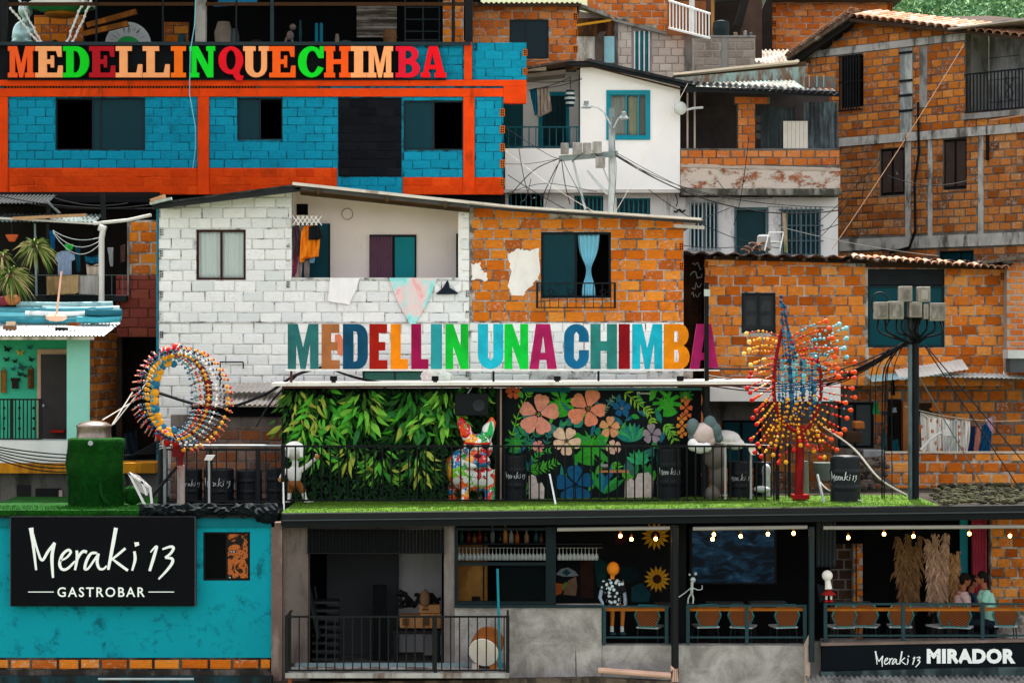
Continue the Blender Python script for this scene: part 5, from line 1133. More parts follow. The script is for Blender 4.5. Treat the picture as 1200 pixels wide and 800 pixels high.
# ================= left: laundry balcony =================
Y = 6.4; F_ = FR(Y); x = lambda p: X(p, Y); z = lambda p: Z(p, Y)
lb = thing('laundry_balcony', 'dark cluttered laundry balcony with brick and pink-washed wall ends, far left', 'building', (x(90), Y, z(400)))
o_ = rect(x(149), x(184), z(322), z(258)); wall(lb, F_, o_, [], .2, MORT); bricks(lb, F_, o_, [], .42, .225, BR_OR, .04, .014, 101, 40)
o_ = rect(x(136), x(184), z(395), z(322.3)); wall(lb, F_, o_, [], .2, M('5c342c', .9, .3, dirt='3a2420')); bricks(lb, F_, o_, [], .4, .2, BR_PK, .015, .012, 102, 60)
MB(FR(8.2)).box(X(-30,8.2), X(186,8.2), 0, .2, Z(600,8.2), Z(225,8.2)).build('back_wall', M('201c1b', .95, .3), lb)
MB(F_).box(x(-30), x(150), -.2, 1.8, z(353), z(347)).build('balcony_floor', M('23282a', .9), lb)
MB(F_).box(x(-30), x(184), .3, 1.8, z(236), z(229)).build('roof_deck', BLACKM, lb)
MB(F_).box(x(149.5), x(151.5), -.04, -.002, z(346), z(262)).build('corner_post', CONC, lb)
mb = MB(FR(6)); corrugated(mb, X(-30,6), X(57,6), 0, Z(238,6), .9, Z(236,6)+.2, .08, .015); mb.build('roof_sheet', M('23282b', .6, .4), lb)
mb = MB(FR(6)); corrugated(mb, X(-30,6), X(112,6), -.1, Z(259,6), .8, Z(256,6)+.15, .09, .018, zu=-.01); mb.build('roof_sheet', M('7c8a88', .6, .4, dirt='20282a', dirtamt=.5), lb)
MB().beam(W(15,256,5.8), W(101,252,5.8), .05, .06).build('batten', M('b08a64', .8), lb)
MB().beam(W(-10,255,5.85), W(110,262,5.85), .03, .04).build('batten', M('c4c0b8', .8), lb)
MB().beam(W(55,236,5.9), W(70,250,5.9), .07, .04).build('strut', M('5c6668'), lb)
mb = MB(); P = [W(110,262,5.6), W(150,258,5.5), W(177,252,5.4)]; mb.tube(P, .035, 8); mb.tube([W(121,268,5.55), W(119,280,5.55), W(119,355,5.55)], .06, 10); mb.tube([W(116,266,5.55), W(124,269,5.55)], .075, 10)
mb.build('drain_pipe', PVC, label='white plastic gutter and downpipe on the laundry balcony', cat='pipe')
MB().beam(W(57,240,6), W(55,350,6), .07).build('post', BLACK, lb); MB().beam(W(41,262,6.3), W(43,350,6.3), .04).build('post', M('8aa0a4'), lb)
MB().beam(W(120,226,5.8), W(122,262,5.8), .09).build('post', BLACK, lb)
mb = MB()
q = random.Random(12)
for k, (a, b) in enumerate((((0,230),(180,244)),((30,238),(175,240)),((64,232),(150,238)))): mb = MB(); mb.tube(sag(W(*a,5.9), W(*b,5.9), .1), .012, 5); mb.build('cable', BLACK, label='black cable under the turquoise house, %s of three' % ('lowest','middle','topmost')[k], cat='cable', group='cables under the turquoise house')
rl = railing('thin wire balcony rail in front of the hanging laundry', FR(5.9), X(36,5.9), X(150,5.9), Z(346,5.9), Z(322,5.9), 9, M('5a6668'), r=.005, rail=.008)
for k, dz in enumerate((0, .03, .01)):
 MB().tube(sag(W(62,270+k,5.8), W(122,276+k*2,5.8), .14+k*.12), .007, 4).build('clothes_line', M('c8ccca'), label='pale clothes line over the blue shirt, %s of three' % ('upper','middle','lower')[k], cat='clothes line', group='clothes lines on the left balcony')
Yc = 6.
garment([(66,297),(72,294),(80,294),(87,298),(88,305),(84,306),(84,322),(68,322),(68,307),(64,305)], Yc, M('8a9cb8', .9, .15, 8), 'light blue short-sleeved shirt hanging on the left balcony', 'laundry')
garment([(76,286),(86,286),(85,293),(77,294)], Yc, M('28b84a', .8), 'bright green cap-like cloth hanging above the blue shirt', 'laundry')
garment([(58,270),(63,269),(65,290),(60,295)], Yc-.1, M('1468a0', .9, .3), 'bright blue strip of cloth at the left end of the line', 'laundry')
garment([(88,288),(94,287),(94,318),(90,320)], Yc, M('165a6a', .9, .3), 'dark teal trousers beside the light blue shirt', 'laundry')
garment([(99,299),(107,301),(116,298),(117,307),(108,309),(100,307)], Yc, M('0f5876', .9, .2), 'blue bra-shaped garment near the white downpipe', 'laundry')
garment([(101,309),(107,312),(113,309),(117,309),(116,324),(102,324)], Yc-.04, M('bcae9e', .9, .1), 'cream camisole hanging below the blue bra-shaped garment', 'laundry')
garment([(126,290),(133,290),(132,312),(129,312)], Yc, M('a8acae', .9, .2), 'small grey-white garment right of the downpipe', 'laundry')
garment([(54,323),(92,322),(92,344),(55,346)], 5.75, M('a88c64', .9, .25, 6, .4, dirt='6a5438'), 'beige patterned mat hung over the balcony rail', 'mat', amp=.01)
garment([(93,323),(115,323),(115,346),(92,345)], 5.82, M('a09c98', .9, .15), 'grey towel hung over the balcony rail', 'towel', amp=.02)
garment([(141,288),(146,286),(147,306),(141,308)], 6.1, M('6a4c44', .9, .4, 10), 'small brownish thing hung beside the brick end', 'laundry')
for k, (a, b, c, r_, m_, dz) in enumerate(((20,132,357,.07,'8ab0b4','x'),(50,140,361,.05,'d0dcdc','x'),(-10,132,364,.08,'4a8c98','x'),(-10,142,370,.08,'6cc0cc','x'),(30,128,367,.05,'e0e8e8','x'),(-10,130,375,.06,'2c7a88','x'),(100,143,366,.07,'1c5f6c','x'),(90,141,374,.06,'3c96a4','x'))):
 mb = MB(); mb.tube([W(a,c,5.1-k*.07), W((a+b)/2,c+1,5.1-k*.07), W(b,c,5.1-k*.07)], r_, 8)
 mb.build('pipe', M(m_, .5, .2, 4, .2, dirt='2c4a50', dirtamt=.35), label='%s pipe in the pile on the tin roof, %s' % (('grey-blue','whitish thin','teal thick','light turquoise','white short','dark teal','deep teal short','mid teal short')[k], ('topmost','second from top','in the middle','long one in front','lying on the turquoise one','lowest','at the right end','lowest at the right end')[k]), cat='pipe', group='pipes piled on the tin roof')
mb = MB(); mb.beam(W(72,318,4.8), W(66,372,4.5), .035); mb.ball(W(66,372,4.5), .16, 8, 5, (1.4,.7,.5)); mb.build('broom', M('d8a890', .7), label='broom with pink handle standing on the tin roof', cat='broom')
for k, (a, b, r_) in enumerate(((4,353,.13),(14,351,.15))): mb = MB(); mb.ball(W(a,b,5), r_, 10, 8, (1.2,1,.8)); mb.build('clay_pot', M(('7a2c3a','a8683c')[k], .7), label=('dark red','brown')[k]+' rounded pot at the left end of the pipe pile', cat='pot')
# ================= mint house =================
Y = 4.; F_ = FR(Y); x = lambda p: X(p, Y); z = lambda p: Z(p, Y)
MINT = M('3fae8c', .85, .12, 1.5, .2, dirt='2c8a6c', dirtamt=.35); MINTL = M('8fd0c0', .85, .08, 1.5, .15)
mt = thing('mint_house', 'mint green house with dark door, small balcony and butterfly ornaments', 'house', (x(50), Y, z(602)))
MB(F_).box(x(-40), x(78), .9, 1.05, z(560), z(384)).build('wall', MINT, mt)
MB(F_).box(x(78.2), x(105), 0, 1.05, z(516), z(397)).build('wall_pier', MINTL, mt)
MB(F_).box(x(-40), x(105), -.03, .9, z(542), z(516.2)).build('balcony_slab', M('d6d8d4', .85, .1, dirt='aab0ac', dirtamt=.3), mt)
MB(F_).box(x(-40), x(182), -.04, .9, z(554), z(542.2)).build('painted_band', M('c8861c', .8, .2, dirt='8a5a14'), mt)
MB(F_).box(x(-40), x(186), .3, .5, z(602), z(554.2)).build('lower_wall', M('5c5a58', .9, .25, dirt='2a2928', dirtamt=.45), mt)
MB(F_).box(x(16), x(32), .27, .298, z(583), z(569)).build('vent', BLACK, mt); MB(F_).box(x(38), x(68), .27, .298, z(600), z(573)).build('doorway', BLACK, mt); MB(F_).box(x(66), x(70), .24, .268, z(600), z(575)).build('door_post', M('a89a90'), mt)
Ym = 4.88; a, b, c, d = px4(Ym,44,79,409,540); MB(FR(Ym)).box(a, b, -.03, -.002, c, d).build('door_frame', M('c89a84', .8), mt)
a, b, c, d = px4(Ym,48.5,80,415,540); dr = MB(FR(Ym)).box(a, b, -.06, -.032, c, d).build('door', M('3c3636', .6, .2), mt)
MB(FR(Ym)).ball(tuple(Vector((X(52,Ym), -.09, Z(475,Ym)))), .035, 8, 6).build('door_handle', GALV, dr)
MB(FR(Ym)).box(X(62,Ym), X(78,Ym), -.3, -.062, Z(506,Ym), Z(503.5,Ym)).build('red_shelf', M('a81c14'), mt)
q = random.Random(3)
def butterfly(a, b, s, m_, lab):
 s *= S(Ym); cx, cz = X(a,Ym), Z(b,Ym); mb = MB(FR(Ym)); t_ = q.uniform(-.5,.5); rot = lambda p: (cx+s*(p[0]*math.cos(t_)-p[1]*math.sin(t_)), cz+s*(p[0]*math.sin(t_)+p[1]*math.cos(t_)))
 for sg in (-1, 1): mb.prism([rot((sg*u, v)) for u, v in ((.06,0),(.9,.8),(1,.3),(.5,-.05),(.75,-.5),(.35,-.75))], -.05, -.02)
 mb.prism([rot(p) for p in ((-.07,.5),(.07,.5),(.05,-.5),(-.05,-.5))], -.07, -.015); mb.build('butterfly_ornament', m_, label=lab, cat='ornament', group='ornaments on the mint wall')
for k, (a, b, s, c, lb_) in enumerate(((9,409,4.5,'101c1c','black butterfly ornament, topmost left on the mint wall'),(24,413,4.5,'c8b050','yellow and black butterfly ornament beside the topmost one'),(35,407,3.5,'2a6a7a','small blue butterfly ornament nearest the door top'),(8,421,3.5,'2a2420','dark butterfly ornament below the topmost left one'),(18,423,3,'14201e','small black butterfly in the middle of the mint wall'),(37,421,3.5,'1a1c1c','black butterfly right beside the door frame'),(26,430,5,'2c4c50','large grey butterfly above the phone-shaped plaque'),(16,432,3,'1f5a6a','small teal butterfly low on the mint wall'),(24,438,3.5,'12202a','dark blue butterfly above the telephone ornament'),(30,440,2.6,'101414','tiny black butterfly low beside the door'))):
 butterfly(a, b, s, M(c, .6), lb_)
for k, (a, b, c, d) in enumerate(((1.5,7.5,434,460),(33,40,432,455))):
 mb = MB(FR(Ym)); mb.box(X(a,Ym), X(b,Ym), -.05, -.012, Z(d,Ym), Z(c,Ym)); mb.tube([(X(a+1,Ym),-.03,Z(c,Ym)),(X((a+b)/2,Ym),-.03,Z(c-4,Ym)),(X(b-1,Ym),-.03,Z(c,Ym))], .01, 4)
 mb.build('wall_plaque', M('8a5a24', .7, .4, 14, dirt='2c1c10'), label=('left','right')[k]+' long brown plaque hanging on the mint wall', cat='plaque')
mb = MB(FR(Ym)); mb.box(X(15,Ym), X(22,Ym), -.1, -.012, Z(455,Ym), Z(446,Ym)); mb.box(X(13.5,Ym), X(24,Ym), -.08, -.012, Z(446,Ym), Z(442.5,Ym)); mb.build('telephone', M('241814', .5), label='dark old-style telephone ornament on the mint wall', cat='ornament')
rl = railing('black iron balcony railing of the mint house', F_, x(-40), x(47.5), z(515), z(467), 19, IRON, y=.05, r=.011, rail=.022, posts=(x(13),x(47)))
mb = MB(F_)
for a in (4, 22, 39):
 for k in range(3): mb.ball((x(a), .05, z(478+k*12)), .03, 6, 5)
mb.build('knobs', IRON, rl, kind='stuff')
sf = frame(W(105.5,450,4.02), W(136,450,6.2)); Ls = (Vector(W(136,450,6.2).xy)-Vector(W(105.5,450,4.02).xy)).length
v0s, v1s = Z(500,4), Z(388,4)
wall(mt, sf, [(0,v0s),(Ls,v0s),(Ls,v1s+.15),(0,v1s)], [], .15, MORTD, name='side_wall')
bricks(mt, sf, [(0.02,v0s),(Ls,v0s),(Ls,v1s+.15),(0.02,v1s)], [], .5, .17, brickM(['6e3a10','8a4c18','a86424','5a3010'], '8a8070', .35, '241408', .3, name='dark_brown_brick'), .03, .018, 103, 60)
MB(sf).box(.02, Ls, .0, .1, v0s-1, v0s-.01).build('side_wall_base', BLACKM, mt)
mb = MB(FR(3.3)); corrugated(mb, X(-40,3.3), X(121,3.3), 0, Z(393,3.3), 1.9, Z(377.5,5.2), .075, .013, zu=0); mb.build('roof_sheet', M('dcdedd', .5, .12, 3, .2, dirt='9aa0a0', dirtamt=.33), mt)
MB(FR(3.35)).box(X(-40,3.35), X(110,3.35), 0, .05, Z(398,3.35), Z(394.2,3.35)).build('fascia', M('c8beac', .8, .2, dirt='7c7264'), mt)
MB(F_).box(x(-40), x(105), .1, .9, z(397), z(395)).build('eave_board', M('1a9a6c', .7), mt)
for k, (a, b, c) in enumerate(((65,386,'1c1c1e'),(80,380,'6a3a20'),(4,384,'6a4a30'),(8,379,'b09a80'))):
 mb = MB(); w_ = (14,12,14,9)[k]; mb.box(X(a,4.), X(a+w_,4.), 3.95, 4.12, Z(b+2,4), Z(b-2.5,4)); hollow = mb; mb.build('loose_brick', M(c, .9, .3, 8), label=('black block lying on the white tin roof edge','brown hollow brick lying on the white tin roof','brown timber scrap at the left end of the tin roof','pale stick at the left end of the tin roof')[k], cat='debris')
gp = thing('dark_passage', 'dark narrow passage wall between the mint house and the white brick house', 'wall', W(160,602,7.6))
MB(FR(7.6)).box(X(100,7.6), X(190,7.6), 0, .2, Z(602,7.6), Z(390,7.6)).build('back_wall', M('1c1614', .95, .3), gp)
MB(FR(7.3)).box(X(135,7.3), X(143,7.3), 0, .29, Z(602,7.3), Z(390,7.3)).build('post', M('3a2a22', .9), gp)
MB(FR(6.5)).box(X(140,6.5), X(188,6.5), 0, 1.0, Z(562,6.5), Z(541,6.5)).build('low_wall', M('5a5c5e', .9, .2), gp)
garment([(145,506),(160,503),(162,530),(158,545),(147,540)], 6.3, M('2c3a48', .9, .4), 'dark bundle of cloth hanging in the passage', 'laundry', amp=.06)
Y = 4.4; F_ = FR(Y); x = lambda p: X(p, Y); z = lambda p: Z(p, Y)
lt = thing('lean_to', 'low lean-to with pale corrugated roof and old grey-orange brick wall at the white house foot', 'building', (x(260), Y, z(605)))
o_ = rect(x(200), x(334), z(605), z(486)); wall(lt, F_, o_, [], .15, M('7a706a', .95, .3, dirt='4a403a', dirtamt=.45)); bricks(lt, F_, rect(x(200), x(334), z(590), z(500)), [], .42, .21, brickM(['7a4a30','9a5c38','6a5248','8a7468','a8683c'], '9a9088', .5, '3c2c24', .25, name='old_mixed_brick'), .03, .012, 104, 90)
MB(F_).box(x(225), x(334), -.1, .1, z(488), z(474)).build('gap_shade', BLACKM, lt)  # solid black box stands in for the shade under the lean-to roof
mb = MB(FR(3.9)); corrugated(mb, X(226,3.9), X(336,3.9), 0, Z(474,3.9), 1.0, Z(459,4.9), .1, .018); mb.build('roof_sheet', M('d4ccc4', .6, .15, 3, .2, dirt='a0907e', dirtamt=.4), lt)
mb = MB(FR(4.2)); corrugated(mb, X(255,4.2), X(336,4.2), 0, Z(459,4.2), .7, Z(448,4.9), .1, .015); mb.build('roof_sheet', M('bcb4ac', .6, .15, 3, .2), lt)
MB(FR(3.9)).box(X(226,3.9), X(336,3.9), .02, .06, Z(476.5,3.9), Z(474.8,3.9)).build('fascia', M('a89888'), lt)
tr = thing('wire_trellis', 'thin dark metal frame fixed on the white house wall', 'frame', W(272,455,4.9))
for a, b in (((258,424),(285,424)),((258,424),(258,452)),((285,424),(285,432))): MB().beam(W(*a,4.9), W(*b,4.9), .025).build('bar', BLACK, tr)
ZT = 6.92
mb = MB(); q = random.Random(19)
for i in range(420):
 c = W(q.uniform(1092,1215), 0, q.uniform(.0,4.9)); c.z = ZT+.03+.0115*(c.x-X(330,0)); mb.ball(c, q.uniform(.02,.09), 5, 4, (1,q.uniform(.5,1),q.uniform(.4,.8)))
mb.build('mossy_rubble', M('4a4a34', .95, .5, 3, .8, dirt='1c1a14', dirtamt=.5), kind='stuff', label='dark mossy rubble on the deck beyond the turf, right end', cat='rubble')
# ================= terrace =================
ZT = 6.92; X0 = X(330, 0)
def tf(xx): return ZT+.0115*(xx-X0)
TURF = M('4c6c1c', .95, .5, 6, .9, dirt='34501a', dirtamt=.45, fine=120); TURFD = M('12480f', .95, .45, 8, .9, dirt='0a2c08', dirtamt=.45, fine=120)
def slabx(root, name, xa, xb, ya, yb, top, th, m, kind=None, label=None, cat=None):
 za, zb = tf(xa)+top, tf(xb)+top
 mb = MB(); mb.add([(xa,ya,za-th),(xb,ya,zb-th),(xb,yb,zb-th),(xa,yb,za-th),(xa,ya,za),(xb,ya,zb),(xb,yb,zb),(xa,yb,za)],
  [(0,3,2,1),(4,5,6,7),(0,1,5,4),(1,2,6,5),(2,3,7,6),(3,0,4,7)])
 return mb.build(name, m, root, kind=kind, label=label, cat=cat)
ter = thing('roof_terrace', 'roof terrace deck with a long black front beam above the restaurant', 'terrace', (0, 2, ZT-.3))
slabx(ter, 'deck', X(330,0), X(1290,0), -.1, 5.0, -.03, .2, M('3c362e', .95, .4, 4, .8, dirt='1c1a14', dirtamt=.5))
slabx(ter, 'front_beam', X(331,-.35), X(1290,-.35), -.35, -.102, -.0, .13, M('14181b', .35, .2, 3, .1, spec=.6))
slabx(ter, 'front_beam', X(331,-.35), X(1290,-.35), -.32, -.103, -.132, .12, M('0f1416', .5, .2, 3, .1))
slabx(ter, 'drip_edge', X(331,-.35), X(1290,-.35), -.37, -.352, -.105, .02, M('3c4448', .35, spec=.6))
tu = slabx(None, 'turf_sheet', X(330,0), X(1100,0), -.08, 2.75, 0, .025, TURF, kind='structure', label='bright green artificial turf covering the terrace')
mb = MB(); q = random.Random(2)
for i in range(9000):
 xx = q.uniform(X(331,0), X(1095,0)); yy = -.08+2.8*q.random()**1.5; zz = tf(xx); h = q.uniform(.015,.045); w = .006; a = q.uniform(0,PI)
 dx, dy = math.cos(a)*w, math.sin(a)*w; lx, ly = q.uniform(-.015,.015), q.uniform(-.02,.01)
 mb.add([(xx-dx,yy-dy,zz),(xx+dx,yy+dy,zz),(xx+lx,yy+ly,zz+h)], [(0,1,2)])
mb.build('turf_blades', M('64882a', .9, .6, 2, 0), kind='stuff', label='short blades of the bright artificial turf on the terrace', cat='turf')
Y = 2.8; F_ = FR(Y); x = lambda p: X(p, Y); z = lambda p: Z(p, Y)
kio = thing('terrace_bar', 'terrace pavilion with a white-edged roof above the plant wall and the flower mural', 'pavilion', (x(580), Y, z(592)))
MB(F_).box(x(330), x(822), .06, .2, z(592), z(455)).build('wall', BLACKM, kio)
MB(F_).box(x(582), x(589), -.25, .0, z(592), z(455)).build('post', M('1c1a1a', .6), kio)
MB(F_).box(x(586), x(588), -.3, -.252, z(592), z(455)).build('pipe', M('a08878', .6), kio)
RW = M('e4ded6', .65, .12, 4, .3, dirt='b49a84', dirtamt=.36)
mb = MB(FR(2.1)); mb.prism([(X(318,2.1),Z(448.5,2.1)),(X(905,2.1),Z(446,2.1)),(X(905,2.1),Z(450,2.1)),(X(318,2.1),Z(452.3,2.1))], 0, 2.3); mb.build('roof', RW, kio)
mb = MB(FR(2.16)); mb.prism([(X(330,2.1),Z(452.4,2.1)),(X(903,2.1),Z(450.1,2.1)),(X(903,2.1),Z(452.5,2.1)),(X(330,2.1),Z(455,2.1))], 0, .1); mb.build('roof_rail', M('5a3a34', .6, .3), kio)
mb = MB(F_); mb.box(x(612), x(668), -.12, -.06, z(459), z(453.5)); mb.build('blue_pelmet', M('15586a', .7, .2), kio)
MB(F_).box(x(668), x(822), -.1, -.06, z(457), z(454)).build('pelmet_edge', M('4a7c8c', .6, .2), kio)
PAN = M('0f1618', .7, .25, 2, .1)
for k, (a, b) in enumerate(((589.5,640),(640.4,677),(677.4,714.5),(715,761),(761.4,796))):
 MB(F_).box(x(a), x(b), 0, .058, z(590), z(456)).build('wall_panel', PAN, kio)
sf = frame((x(796.3), Y, 0), (X(823,3.6), 3.6, 0))
MB(sf).box(0, 1.1, .0, .05, z(590), z(452)).build('side_panel', PAN, kio)
def mp(a, b): return (x(600+a/4), z(400+b/4))
paint = {}
def PM(c): return M(c, .75, .3, 9, .05)
def flower(a, b, r, c, n=5, rot=0, ctr='2a1c2c', sq=.52, y=-.004, off=None, shade='e8b090'):
 cx, cz = mp(a, b); r *= S(Y)/4; q = random.Random(a+b)
 for k in range(n):
  t_ = R(rot+360*k/n+q.uniform(-6,6)); L = r*q.uniform(.88,1.05); u = (math.cos(t_), math.sin(t_)); v = (-u[1], u[0]); w = L*sq*1.5
  prof = ((.06,.08),(.25,.36),(.5,.8),(.75,1.0),(.93,.8),(1.0,.35),(.95,0)); P = [(d, s_*w/2*1.0) for d, s_ in prof]+[(d, -s_*w/2) for d, s_ in reversed(prof[:-1])]
  MB(F_).prism([(cx+L*d*u[0]+s_*v[0], cz+L*d*u[1]+s_*v[1]) for d, s_ in P], y-.0012*k, -.0005).build('petal', PM(c), kio)
 mb = MB(F_)
 for k in range(7): t_ = R(k*51); mb.ball((cx+r*.12*math.cos(t_), y-.008, cz+r*.12*math.sin(t_)), r*.05, 5, 4)
 mb.build('flower_centre', PM(ctr), kio, kind='stuff')
def pleaf(pts, c, y=-.003, vein=None):
 MB(F_).prism([mp(*p) for p in pts], y, -.0005).build('painted_leaf', PM(c), kio)
def lance(a, b, L, ang, w, c, y=-.003, Mx=None):
 cx, cz = mp(a, b); s = S(Y)/4; L *= s; w *= s; u = (math.cos(R(ang)), math.sin(R(ang))); v = (-u[1], u[0])
 prof = ((0,0),(.2,.7),(.45,1),(.75,.65),(1,0)); P = [(d, k) for d, k in prof]+[(d, -k) for d, k in reversed(prof[1:-1])]
 MB(F_).prism([(cx+L*d*u[0]+k*w/2*v[0], cz+L*d*u[1]+k*w/2*v[1]) for d, k in P], y, -.0005).build('painted_leaf', PM(c), kio)
def fern(pts, c, n=8, L=34, w=9, stem=3):
 q_ = smooth_poly(pts, 4); mb = MB(F_)
 ribbon(mb, [mp(*p) for p in q_], [stem*S(Y)/4]*len(q_), -.0035, -.0005)
 for k in range(n):
  i = int((k+.5)/n*(len(q_)-1)); p = Vector(q_[i]); d = (Vector(q_[min(i+1,len(q_)-1)])-Vector(q_[max(i-1,0)])).normalized(); ang = math.degrees(math.atan2(-d.y, d.x))
  for sg in (-1, 1):
   cx, cz = mp(*p); s = S(Y)/4; l = L*s*(1-.35*k/n); u = (math.cos(R(ang+sg*48)), math.sin(R(ang+sg*48))); v = (-u[1], u[0]); prof = ((0,.1),(.4,1),(1,0))
   P = [(d_, k_) for d_, k_ in prof]+[(.4,-1),(0,-.1)]
   mb.prism([(cx+l*d_*u[0]+k_*w*s/2*v[0], cz+l*d_*u[1]+k_*w*s/2*v[1]) for d_, k_ in P], -.0045-.0002*(sg+1), -.0006)
 mb.build('painted_fern', PM(c), kio)
def monstera(a, b, r, ang, c, seed=0):
 cx, cz = mp(a, b); s = S(Y)/4; r *= s; P = []; n = 44
 for i in range(n):
  t_ = -PI+2*PI*i/n; base = r*(.62+.38*math.cos(t_*.5))*(1.0 if abs(t_) < 2.7 else .6)
  notch = 1 if (i % 5) > 1 or abs(t_) < .3 else .5
  t2 = t_+R(ang); P.append((cx+base*notch*math.cos(t2), cz+base*notch*math.sin(t2)*.9))
 MB(F_).prism(P, -.0025, -.0005).build('painted_leaf', PM(c), kio)
 vc = M('5fae30', .75); mb = MB(F_); u = (math.cos(R(ang)), math.sin(R(ang)))
 ribbon(mb, [(cx-u[0]*r*.3, cz-u[1]*r*.3), (cx+u[0]*r*.85, cz+u[1]*r*.85)], [.012,.006], -.004, -.0006)
 for k in range(-2, 3):
  for sg in (-1, 1): p0 = (cx+u[0]*r*.2*k, cz+u[1]*r*.2*k); t2 = R(ang+sg*55); ribbon(mb, [p0, (p0[0]+math.cos(t2)*r*.45, p0[1]+math.sin(t2)*r*.45)], [.008,.004], -.0042-.0001*(k+3+5*(sg>0)), -.0006)
 mb.build('leaf_vein', vc, kio, kind='stuff')
monstera(225,290,72,-70,'2f9a2a'); monstera(372,480,112,-100,'2c9428'); monstera(722,285,76,-60,'35a02c'); monstera(15,470,60,-80,'238a3c'); monstera(815,250,40,-90,'1f7a2c')
qm = random.Random(17)
for k in range(90):
 lance(qm.uniform(10,740), qm.uniform(235,720), qm.uniform(44,80), qm.uniform(20,160), qm.uniform(16,28), qm.choice(('2a7c68','2f8a46','24687a','38963c','4aa638')), -.0022-.00001*k)
flower(123,340,98,'e8957e',5,80); flower(355,315,94,'e88a6a',5,70); flower(255,465,70,'e8c0a0',5,60); flower(125,490,30,'dc8c84',5,0); flower(458,402,52,'e09a6c',5,90)
flower(478,495,38,'dcae98',5,40); flower(655,435,48,'9a8a92',5,20); flower(515,312,42,'1c5c8c',5,90,'d0a040'); flower(297,672,92,'155a84',5,95,'0c2c44')
flower(6,236,36,'d8643c',5,20)
for a, b, c in ((801,395,'e08838'),(820,310,'d86a38')):
 flower(a-4,b,30,c,4,90); flower(a-6,b-34,22,c,4,90); flower(a-4,b+34,24,c,4,80)
fern([(0,440),(30,340),(70,260),(90,225)],'6ab82c'); fern([(530,240),(590,290),(640,330),(660,380)],'8ab83a',9,44,10); fern([(60,480),(100,440),(150,420)],'2a7a5c',7,36,9); fern([(160,480),(175,420),(165,400)],'2c7c6c',5,30,9)
fern([(85,600),(150,590),(215,560)],'4cae30',8,44,10); fern([(470,570),(520,610),(550,640)],'5cb834',7,36,10); fern([(415,350),(440,310),(480,255)],'7a9a7c',6,26,6); fern([(100,560),(130,520),(180,510)],'3aa03c',6,30,9); fern([(715,390),(740,420),(760,462)],'7ab83a',5,46,12)
for k in range(9): lance(560,470,92,35+k*15,26,('2f8a6c','3aa058','1f7a70')[k%3], -.003-.0002*k)
for k in range(7): lance(595,575,72,30+k*20,24,('3ab070','2c9c5c')[k%2], -.003-.0002*k)
for k, (L_1, an, c) in enumerate(((130,120,'2c9c3c'),(120,100,'2a8a8c'),(110,75,'1f6a90'),(110,50,'3aa848'),(120,35,'2c8c3c'))): lance(430,712,L_1,an,30,c,-.003-.0003*k)
lance(560,640,90,105,56,'3a6a64'); lance(645,560,70,80,36,'2a6c64'); lance(210,440,60,115,34,'3c7a78'); lance(60,440,54,60,36,'2c7c68'); lance(290,400,60,40,44,'2c8a70'); lance(395,440,44,70,30,'1f7a5c'); lance(560,345,40,-20,24,'2f9a3c')
for pts in (((80,745),(78,630),(95,622),(112,632),(120,665),(140,660),(152,685),(150,745)), ((528,745),(530,650),(560,640),(575,655),(590,618),(640,612),(662,640),(660,745))):
 MB(F_).prism([mp(*p) for p in pts], -.0045, -.0005).build('painted_shape', PM('e0cfc4'), kio)
mb = MB(F_); put_text(mb, 'Monoez', mp(586,0)[0], mp(648,0)[0], mp(0,248)[1], mp(0,234)[1], -.001, .01); mb.build('signature', M('d8d8d0'), kio)
mb = MB(sf)
q = random.Random(8)
for k in range(26): cx, cz = q.uniform(.05,.95), q.uniform(z(585), z(460)); r = q.uniform(.06,.16); mb.prism([(cx+r*math.cos(R(j*40+q.uniform(-9,9)))*.7, cz+r*math.sin(R(j*40))) for j in range(9)], -.003-.0003*k, -.0005)
mb.build('side_paint', PM('d87a44'), kio, kind='stuff')
LEAFS = [M(c, .5, .3, 6, .15, spec=.4) for c in ('2f7a22','44a02c','58b432','78bc3c','a8b444','2a6c30')]
for m_ in LEAFS: pass
def leaf_mesh(m, w=.3, bend=.25):
 n = 5; vs = []; prof = (0.05,.75,1,.8,.45,0.02)
 for i in range(n+1):
  t_ = i/n; hw = prof[i]*w/2; zz = -t_+0; yy = -bend*math.sin(t_*PI*.8)
  vs += [(-hw, yy, zz), (0, yy-.03*prof[i], zz), (hw, yy, zz)]
 fs = [f for i in range(n) for f in ((3*i, 3*i+1, 3*i+4, 3*i+3), (3*i+1, 3*i+2, 3*i+5, 3*i+4))]
 k = len(vs); vs += [(a, b+.012, c) for a, b, c in vs]; fs += [tuple(reversed([k+j for j in f])) for f in fs]
 me = bpy.data.meshes.new('leaf'); me.from_pydata(vs, [], fs); me.materials.append(m)
 me.polygons.foreach_set('use_smooth', [True]*len(me.polygons)); return me
LM = [[leaf_mesh(m, w, b) for w, b in ((.24,.25),(.32,.15),(.2,.4))] for m in LEAFS]
